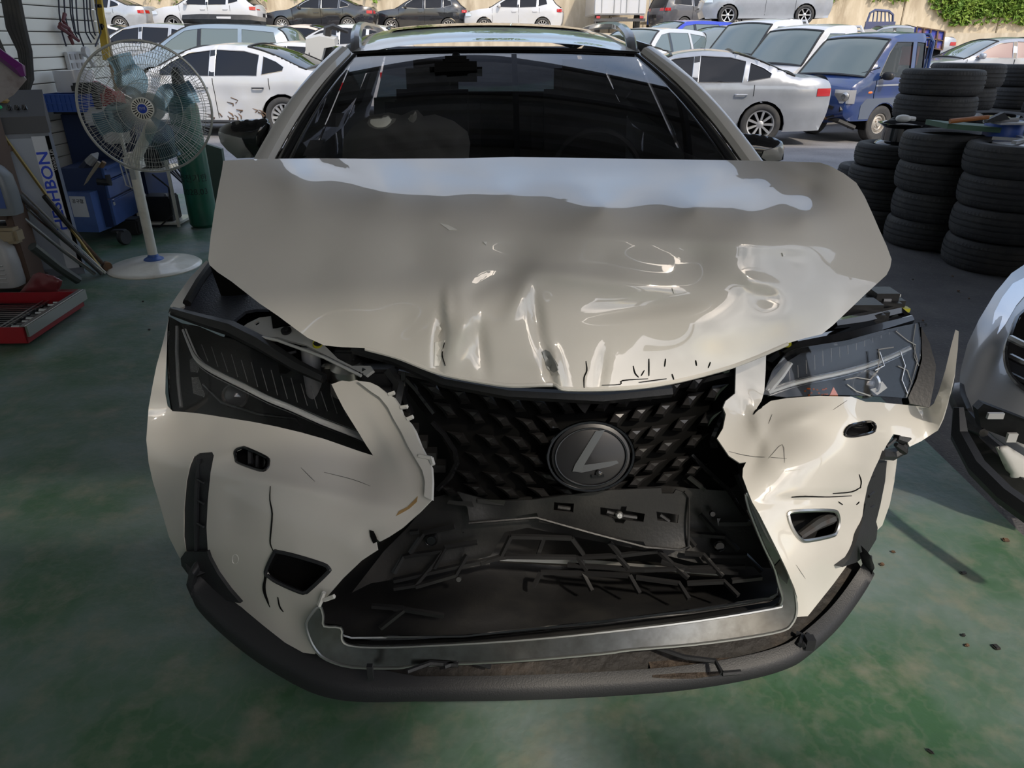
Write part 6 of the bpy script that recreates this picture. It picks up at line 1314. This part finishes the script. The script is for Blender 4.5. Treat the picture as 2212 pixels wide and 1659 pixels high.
wc = PZ(262, 518, .05); b = MB(); Mw = frame(wc+Vector((0, .05, .01)), (0, 0, 1), (.3, .9, 0)); b.lathe([(.0, .02), (.055, .022), (.06, .015), (.06, -.015), (.055, -.022), (0, -.02)], 24, Mw); b.lathe([(0, .026), (.015, .026), (.018, .02)], 12, Mw); b.box(wc+Vector((-.03, .05, .06)), (.1, .06, .02), bev=.005); b.tube([wc+Vector((-.03, .02, .06)), wc+Vector((0, .02, .01))], .014, 5); obj('castor', b, blk_trim, bk)
# open bin hung on the trolley's end with labels, umbrella and hammers
bn = root('blue_bin', (E0.x-.05, E0.y, .1), 'open blue steel bin with white paper labels holding hammers', 'bin')
B0 = PZ(215, 502, .1)+Vector((0, .02, 0)); o1 = Vector((-.28, .03, 0)); b = MB(); quadbox(b, B0-Vector((0, .02, 0)), o1, Vector((.02, .22, 0)), .31); obj('bin_body', b, bc, bn, smooth=False)
b = MB(); nn = Vector((-.1, -1, 0)).normalized(); pb = B0-Vector((0, .02, 0)); u1 = o1.normalized(); b.prism([pb+u1*.05+Vector((0, 0, .12)), pb+u1*.18+Vector((0, 0, .12)), pb+u1*.18+Vector((0, 0, .28)), pb+u1*.05+Vector((0, 0, .28))], nn*.003); lb = obj('paper_label', b, white, bn, smooth=False)
text('공구함', .035, frame(pb+u1*.115+nn*.0045+Vector((0, 0, .24)), -u1, (0, 0, 1)), blk_matte, bn, world=True)
rimz = .5
def bundle(name, uvs, w, m, label, cat, hd=None, n=8):
    b = MB(); b.tube([P(u, v, Y) for u, v, Y in uvs], w, n); o = single(name, b, m, label, cat)
    if hd: h_ = MB(); h_.tube([P(u, v, Y) for u, v, Y in hd[0]], hd[1], 8); obj(hd[3], h_, hd[2], o, world=True)
    return o
yb = B0.y+.12
bundle('folded_umbrella', [(165,400,yb),(180,375,yb),(196,348,yb),(203,333,yb)], [.05, .055, .04, .015], mat('navy_cloth', (.02, .025, .05), .8), 'dark folded umbrella leaning out of the blue bin', 'umbrella', hd=([(192,352,yb-.03),(204,338,yb-.03),(212,330,yb)], [.035, .03, .006], mat('silver_bristle', (.3, .3, .3), .5), 'frayed_tip'))
bundle('hammer', [(192,402,yb),(210,375,yb),(225,350,yb)], .018, mat('old_wood', (.22, .14, .08), .6), 'wooden hammer handle leaning in the blue bin, right one', 'hammer', hd=([(212,392,yb-.03),(236,394,yb-.03),(232,378,yb-.03)], [.03, .03, .02], blk_trim, 'hammer_head'))
bundle('axe', [(178,408,yb-.04),(198,375,yb-.04),(214,350,yb-.04)], .014, mat('pale_wood', (.3, .26, .2), .6), 'pale handled tool leaning in the blue bin, left one', 'tool')
# big dark blue cabinet behind
N0 = Vector((-3.5, 6.7, 0)); b = MB(); b.box((N0.x, N0.y, .46), (.60, .5, .92), bev=.01); nv = single('navy_workbench', b, bcd, 'dark blue steel workbench cabinet behind the lift cabinet', 'cabinet', smooth=False); b = MB(); b.box((N0.x, N0.y, .935), (.66, .56, .03)); obj('worktop', b, blk_trim, nv, world=True)
c0 = Vector((-3.6, 6.3, 1))
cr_ = root('blue_crate', (c0.x, c0.y, .95), 'blue slotted plastic crate on the workbench', 'crate'); b = MB(); wx_, wy_, hz = .34, .26, .13
for s in (-1, 1): b.box((c0.x, c0.y+s*wy_/2, .955+hz/2), (wx_, .008, hz)); b.box((c0.x+s*wx_/2, c0.y, .955+hz/2), (.008, wy_, hz))
b.box((c0.x, c0.y, .96), (wx_, wy_, .01)); obj('crate_wall', b, mat('blue_plastic', (.02, .07, .3), .4), cr_, smooth=False); b = MB()
for k in range(9): b.box((c0.x-wx_/2+.02+k*.0375, c0.y-wy_/2-.006, .955+hz/2), (.008, .008, hz))
for z in (.96, .955+hz*.5, .955+hz): b.box((c0.x, c0.y-wy_/2-.006, z), (wx_+.02, .012, .008))
obj('crate_rib', b, MATS['blue_plastic'], cr_, smooth=False)
c1 = Vector((-3.64, 6.52, 1)); b = MB(); b.lathe([(0, .0), (.15, 0), (.15, .16), (.14, .16), (.13, .02), (0, .02)], 32, Matrix.Translation((c1.x, c1.y, 1.09))); single('white_paper_roll', b, white, 'round white tub standing above the blue crate', 'tub')
b = MB(); b.box((c1.x+.26, c1.y-.05, 1.02), (.22, .2, .14), bev=.02); b.box((c1.x+.27, c1.y-.1, 1.12), (.16, .05, .05), Matrix.Rotation(.5, 3, 'Y'), bev=.01); single('red_tool_case', b, mat('red_plastic', (.3, .02, .03), .4), 'red tool case behind the fan guard', 'case')
for k, (u, v, m_, nm, lab) in enumerate(((190, 190, blk_trim, 'power_drill', 'black cordless drill lying on the workbench clutter'), (215, 250, white, 'cardboard_box', 'white box behind the left of the fan guard'), (250, 290, MATS['primer_white'], 'paper_stack', 'pile of pale papers behind the fan guard'))):
    c = P(u, v, 6.2+.1*k); b = MB(); b.box(c, (.2, .16, .14 if k else .08), Matrix.Rotation(.3*k, 3, 'Z'), bev=.02)
    if nm == 'power_drill': b.box(c+Vector((.05, 0, -.09)), (.05, .05, .14), bev=.01)
    z = c.z-.1; single(nm, b, m_, lab, 'tool' if k == 0 else 'box')
# --- small white shelf stand with batteries, right of the fan ---
s0 = PZ(345, 490, 0); st = root('white_shelf_stand', (s0.x, s0.y, 0), 'small white metal shelf stand beside the gas cylinder', 'shelf'); b0 = Vector((s0.x-.16, s0.y, 0)); wS, dS, hS = .33, .30, .95
for dx in (0, wS):
    for dy in (0, dS): obj('leg', MB().box(b0+Vector((dx, dy, hS/2)), (.022, .022, hS)), cream, st, smooth=False)
for z in (.03, .48, .93): obj('shelf_board', MB().box(b0+Vector((wS/2, dS/2, z)), (wS+.02, dS+.02, .02)), cream, st, smooth=False)
def battery(c, s, label):
    r = root('car_battery', c, label, 'battery'); obj('case', MB().box((0, 0, .09*s), (.24*s, .17*s, .18*s), bev=.008), blk_plastic, r, world=False); b = MB()
    for x in (-.08, .08): b.cyl((x*s, -.04, .18*s), (x*s, -.04, .2*s), .012, 10)
    obj('terminal', b, steel, r, world=False); b = MB(); b.box((0, 0, .182*s), (.22*s, .15*s, .01)); obj('top_cover', b, blk_trim, r, world=False)
battery((b0.x+.14, b0.y+.12, .04), 1.15, 'black car battery on the lowest shelf of the white stand'); battery((b0.x+.15, b0.y+.14, .49), .9, 'black battery on the middle shelf of the white stand')
b = MB(); b.box((b0.x+.2, b0.y+.15, 1.0), (.2, .2, .12), bev=.02); single('grey_charger', b, MATS['translucent_plastic'], 'grey charger box on the top of the white stand', 'charger')
b = MB(); b.tube([(b0.x+.2, b0.y-.02, .45), (b0.x+.33, b0.y-.05, .35), (b0.x+.32, b0.y-.06, .12), (b0.x+.2, b0.y-.08, .02), (b0.x+.08, b0.y-.05, .012)], .007, 6); single('black_cable', b, blk_plastic, 'black cable drooping in front of the white stand', 'cable')
c = PZ(290, 505, .0); b = MB(); b.box((c.x-.02, c.y, .07), (.2, .15, .13), bev=.015); single('black_plastic_box', b, blk_plastic, 'small black plastic box beside the castor wheel', 'box')
b = MB(); pg_ = P(450, 330, 6.6)
q = [P(u, v, 6.7) for u, v in ((440,310),(478,322),(482,352),(480,470),(455,480),(440,420),(436,350))]
b.prism(q, (0, .05, 0)); single('green_tarpaulin', b, mat('dull_green_sheet', (.09, .12, .10), .6), 'dull green plastic sheet standing right of the gas cylinder', 'tarpaulin')
for k in range(9):
    b = MB(); a0 = PZ(392+10*k, 470-6*k+20, 0.02); b.tube([P(340+14*k, 345+5*k, 7.2), P(400+9*k, 400+8*k, 7.05), P(425+6*k, 452-2*k, 6.95)], .011, 6)
    single('black_rod', b, blk_plastic, f'thin black rod, {NTH[k]} from the white stand in the heap behind the gas cylinder', 'rod', group='black rods heaped behind the gas cylinder')
# --- wooden shelf with jugs at the left edge ---
wood = mat('brown_painted_wood', (.11, .07, .055), .5, noise=(8, (.12, .08, .06), .5, .75, (1, 1, .2)))
sh = root('wooden_shelf', (-3.0, 4.1, 0), 'brown wooden shelf unit holding oil jugs at the left edge', 'shelf')
pf = PZ(74, 628, 0); 
b = MB(); b.box((pf.x-.0, pf.y+.04, .55), (.05, .16, 1.10), bev=.004); obj('side_board', b, wood, sh, smooth=False)
for v in (466, 622, 330):
    c = P(40 if v > 300 else 20, v, pf.y-.02) if v != 622 else Vector((pf.x, pf.y, .05)); b = MB(); b.box((pf.x-.30, pf.y+.06, c.z), (.60, .26, .035), bev=.003); obj('shelf_board', b, wood, sh, smooth=False)
zs = P(40, 466, pf.y-.02).z+.02
def jug(c, s, m, label, lab=None):
    r = root('oil_jug', c, label, 'jug'); b = MB(); sec_ = [(0, .085, .055), (.02, .09, .06), (.12, .09, .06), (.19, .085, .055), (.23, .055, .045), (.25, .03, .03), (.27, .028, .028)]
    vs = []; N = 20
    for z, a, d in sec_:
        for j in range(N): th = 2*PI*j/N; vs.append((s*a*math.copysign(abs(math.cos(th))**.5, math.cos(th)), s*d*math.copysign(abs(math.sin(th))**.5, math.sin(th)), z*s))
    b.add(vs, [(i*N+j, i*N+(j+1) % N, (i+1)*N+(j+1) % N, (i+1)*N+j) for i in range(len(sec_)-1) for j in range(N)]+[tuple(range(N))]); obj('bottle', b, m, r, world=False)
    obj('cap', MB().lathe([(.03*s, .262*s), (.03*s, .30*s), (0, .30*s)], 16), blk_trim, r, world=False); b = MB(); b.tube([(-.07*s, 0, .20*s), (-.075*s, 0, .25*s), (-.02*s, 0, .262*s)], .012*s, 6); obj('handle', b, m, r, world=False)
    b = MB()
    for k in range(5): b.tube([(-.06*s, -.061*s, .03*s+.022*k*s), (.06*s, -.061*s, .03*s+.022*k*s)], .004*s, 5)
    if lab: b = MB(); b.box((0, -.062*s, .10*s), (.13*s, .003, .12*s))
    obj('label' if lab else 'grip_rib', b, lab or m, r, world=False, smooth=False); return r
jm = mat('grey_jug_plastic', (.20, .22, .24), .4); jw = mat('tan_jug_plastic', (.32, .26, .17), .5)
c = P(8, 462, pf.y-.06); jug((c.x, c.y, zs), 1.2, jm, 'grey oil jug with blue label on the middle shelf', mat('blue_label', (.06, .10, .28), .4))
c = P(12, 615, pf.y-.1); jug((c.x, c.y, .07), 1.25, mat('white_jug_plastic', (.42, .42, .42), .4), 'white ribbed jug on the lowest shelf')
c = P(35, 580, pf.y+.08); jug((c.x, c.y, .07), 1.2, jw, 'tan jug behind the white jug on the lowest shelf')
c = P(10, 508, pf.y-.05); b = MB(); b.box((c.x, c.y, .38), (.2, .1, .1), bev=.02); single('tan_jug_lying', b, jw, 'tan container lying on its side under the middle shelf', 'jug'); 
c = P(45, 590, pf.y+.12); b = MB(); b.box((pf.x-.12, pf.y+.12, .14), (.13, .12, .14), bev=.005); single('dark_box', b, blk_trim, 'small dark box in the corner of the lowest shelf', 'box')
# --- leaning rods and pipes ---
rods = [((-5,275),(165,520),(223,588),.010,mat('brass_rod', (.30, .22, .08), .4, metal=.6),'long yellowish square bar leaning on the shelf, topmost of the bundle'),((38,404),(150,470),(228,590),.008,steel,'thin bright steel rod in the leaning bundle'),((40,420),(120,480),(220,592),.013,darksteel,'dark steel bar leaning under the thin bright rod'),((45,440),(160,500),(226,592),.007,mat('chrome_rod', (.5, .5, .5), .2, metal=1),'shiny curved rod in the leaning bundle'),
 ((62,480),(130,540),(205,592),.012,steel,'long polished bar at the lower side of the bundle'),((55,450),(110,505),(170,560),.016,mat('dark_red_bar', (.06, .015, .02), .5),'dark red bar in the leaning bundle'),((80,540),(120,570),(168,605),.030,mat('grey_pipe', (.09, .10, .10), .4, metal=.5),'thick grey steel pipe, lowest of the leaning bundle'),((20,335),(100,440),(190,560),.009,blk_trim,'black bar behind the yellowish square bar'),((110,440),(185,530),(231,580),.014,rust,'black handled bar with a round rusty end near the fan base'),((70,500),(120,545),(150,575),.008,rust,'short rusty rod between the pipe and the bundle'),((60,430),(130,470),(200,575),.007,blk_plastic,'thin black rod crossing the bundle')]
for (a, m2, e_, w, m_, lab) in rods:
    a = (a[0]-.12*(e_[0]-a[0]), a[1]-.12*(e_[1]-a[1]))
    pe = PZ(*e_, w+.004); ps = P(a[0], a[1], pe.y-.25+.02*random.random()); pm = ps.lerp(pe, .55)+Vector((0, 0, -.012)); b = MB(); b.tube([ps, pm, pe], w, 4 if 'square' in lab else 8)
    o = single('leaning_bar', b, m_, lab, 'bar')
    if 'round rusty end' in lab: h_ = MB(); h_.lathe([(0, .02), (.03, .02), (.034, .0), (.03, -.03), (0, -.03)], 16, frame(pe+Vector((.01, -.01, .02)), (.6, .6, 0), (0, 0, 1))); obj('rusty_head', h_, rust, o, world=True); h_ = MB(); h_.tube([ps, pm], w*1.25, 8); obj('rubber_sleeve', h_, blk_plastic, o, world=True)
# --- red drawer with sockets ---
redm = mat('red_drawer_paint', (.30, .012, .02), .4, coat=.3); 
k1 = PZ(184, 665, 0); k2 = PZ(68, 744, 0); fdir = (k2-k1); Ld = fdir.length+.02; fdir.normalize(); bdir = Vector((fdir.y, -fdir.x, 0)); 
if bdir.x > 0: bdir = -bdir
dw = root('red_tool_tray', (k1.x, k1.y, 0), 'open red tool drawer full of sockets and wrenches on the floor', 'tool drawer'); Dd = .62; hd = .085
def dp(a, b_, z): return k1+fdir*a+bdir*b_+Vector((0, 0, z))
b = MB(); b.prism([dp(0, 0, .015), dp(Ld, 0, .015), dp(Ld, Dd, .015), dp(0, Dd, .015)], (0, 0, .006))
for q in (((0, 0), (Ld, 0), (Ld, .008), (0, .008)), ((0, 0), (.008, 0), (.008, Dd), (0, Dd)), ((Ld-.008, 0), (Ld, 0), (Ld, Dd), (Ld-.008, Dd)), ((0, Dd), (Ld, Dd), (Ld, Dd-.008), (0, Dd-.008))): b.prism([dp(x, y, .02) for x, y in q], (0, 0, hd))
obj('tray', b, redm, dw, smooth=False)
b = MB(); b.prism([dp(-.01, -.012, .055), dp(Ld+.01, -.012, .055), dp(Ld+.01, -.012, .115), dp(-.01, -.012, .115)], bdir*-.012); b.prism([dp(-.01, -.012, .112), dp(Ld+.01, -.012, .112), dp(Ld+.01, .015, .112), dp(-.01, .015, .112)], (0, 0, .004)); obj('aluminium_handle', b, MATS['aluminium'], dw, smooth=False)
b = MB(); b.prism([dp(.01, .012, .03), dp(Ld-.01, .012, .03), dp(Ld-.01, Dd-.01, .03), dp(.01, Dd-.01, .03)], (0, 0, .004)); obj('liner', b, blk_plastic, dw, smooth=False)
skm = mat('socket_chrome', (.45, .45, .45), .25, metal=1); qr = random.Random(2)
for i in range(11):
    for j in range(2):
        a = .05+i*(Ld-.1)/11; c = dp(a, .06+.07*j+qr.uniform(-.005, .005), .05); w_ = .010+.006*qr.random(); d_ = bdir; M = frame(c, (0, 0, 1), fdir.cross(Vector((0,0,1))) if False else fdir)
        b = MB(); b.cyl(c-d_*.022, c+d_*.022, w_, 12); (single('socket', b, skm if (i+j) % 3 else blk_gloss, f'short socket, {NTH[i]} from the far end of the {["front", "second"][j]} row in the red drawer', 'socket', group='sockets in the red drawer'))
for i in range(16):
    a = .04+i*(Ld-.08)/16; c = dp(a, .34, .045); b = MB(); b.box(c, (.012, .26+.05*qr.random(), .006), Matrix.Rotation(math.atan2(bdir.y, bdir.x)-PI/2+qr.uniform(-.05, .05), 3, 'Z'))
    for e_ in (-.13, .13): b.cyl(c+bdir*e_+Vector((0, 0, -.004)), c+bdir*e_+Vector((0, 0, .004)), .013, 10)
    single('wrench', b, skm if i % 4 else blk_gloss, f'flat wrench, {NTH[i]} from the far end of the red drawer', 'wrench', group='wrenches in the red drawer')
for j in (.19, .22): b = MB(); b.prism([dp(.02, j, .055), dp(Ld-.02, j, .055), dp(Ld-.02, j+.008, .055), dp(.02, j+.008, .055)], (0, 0, .003)); obj('divider', b, MATS['aluminium'], dw, smooth=False)
cl = cloth('x', [(42,632),(60,610),(72,592),(85,588),(100,592),(118,596),(135,606),(133,616),(128,625),(150,625),(176,624),(182,632),(178,640),(150,640),(110,638),(70,640)], 4.25, .07, mat('maroon_vinyl', (.16, .03, .035), .35, coat=.3), None, .04, 12, 5); cl.name = 'maroon_bag'; tag(cl, 'crumpled maroon vinyl bag lying behind the red drawer', 'bag')
# --- things hanging on the left wall ---
hs = root('hose_coil', (-3.25, 4.4, 1.6), 'thick black hoses hanging in a loop on the left wall', 'hose')
for k in range(4): obj('hose', MB().tube([P(5+8*k, -40, 5.6), P(22+9*k, 60, 5.6), P(46+5*k, 110, 5.6), P(56+3*k, 170, 5.6), P(45+3*k, 212, 5.55), P(22, 205-8*k, 5.5), P(5+2*k, 160-10*k, 5.5), P(-20, 60, 5.5)], .027, 8), rubber, hs)
b = MB(); q = [P(u, v, 4.3) for u, v in ((-30,115),(20,135),(58,172),(30,205),(-5,225),(-30,230))]; b.prism(q, (-.05, .06, .03)); dpn = single('dust_pan', b, mat('scuffed_grey_metal', (.30, .27, .27), .5, noise=(8, (.16, .12, .12), .45, .7)), 'scuffed grey metal hood with purple edge at the left edge', 'pan', smooth=False)
b = MB(); b.tube([P(-30, 95, 4.27), P(15, 128, 4.27), P(42, 148, 4.27), P(50, 165, 4.27)], [.03, .03, .035, .015], 5); obj('purple_edge', b, mat('purple_plastic', (.12, .015, .13), .4), dpn, world=True)
wx0 = -3.30
def wallpt(u, v, o=.03): return PX(u, v, -3.85+o)
cbm = mat('cable_navy', (.015, .018, .035), .45)
for k in range(9):
    u0 = 130+9*k+tr.uniform(-5, 5); b = MB(); b.tube([wallpt(u0, -30, .04+.01*(k % 3)), wallpt(u0+3, 30, .05), wallpt(u0+9+3*math.sin(k), 70, .06), wallpt(min(u0+18, 206), 100-(k % 4)*8, .05)], .007, 6); single('jump_cable', b, cbm, f'dark blue cable, {NTH[k]} from the hoses in the row hanging on the wall', 'cable', group='cables hanging on the left wall')
for k, q in enumerate(([(140,30),(136,45),(148,62),(160,80)],[(128,58),(145,70),(170,88)],[(130,52),(150,62)],[(150,78),(158,96)])):
    b = MB(); b.tube([wallpt(u, v, .08) for u, v in q], [.018]+[.014]*(len(q)-1), 6); single('clamp_handle', b, mat('dull_red_grip', (.12, .035, .04), .5), ['upper red clamp handle hanging from the wall cables', 'lower long red clamp handle on the wall cables', 'short red grip crossing the clamp handles', 'dark red tip hanging lowest of the clamps'][k], 'clamp')
b = MB(); b.tube([wallpt(222-9, -60, .05), wallpt(230-2, 110, .05)], .03, 4, flat=.5)
lv0, lv1 = wallpt(204, -60, .06), wallpt(231, 130, .06); b = MB(); b.tube([lv0, lv1], .045, 4, flat=.45); lv = single('spirit_level', b, mat('yellow_level', (.48, .33, .04), .4), 'yellow spirit level hanging upright at the end of the left wall', 'spirit level', smooth=False)
m_ = lv0.lerp(lv1, .62); b = MB(); b.box(m_, (.05, .05, .06), bev=.01); b.lathe([(0, .03), (.02, .03), (.022, -.03)], 12, frame(lv0.lerp(lv1, .38), (0, 1, 0), (0, 0, 1))); obj('vial', b, blk_gloss, lv, world=True)
bx = wallpt(163, 132, .03); pn = root('switch_panel', bx, 'small white electrical panel on the left wall', 'switch panel'); obj('plate', MB().box((0, 0, 0), (.03, .26, .15), bev=.005), white, pn, world=False)
for i in range(3):
    for j in range(2): obj('switch', MB().box((.018, -.08+.08*i, -.035+.07*j), (.01, .045, .045), bev=.003), MATS['translucent_plastic'], pn, world=False)
c = wallpt(185, 112, .1); b = MB(); b.lathe([(0, .02), (.04, .02), (.045, 0), (.04, -.02), (0, -.02)], 20, frame(c, (0, 1, 0), (0, 0, 1))); b.tube([c, c+Vector((.02, .05, -.12))], .02, 8); single('white_hook_lamp', b, white, 'white round plug lamp hanging above the switch panel', 'lamp')
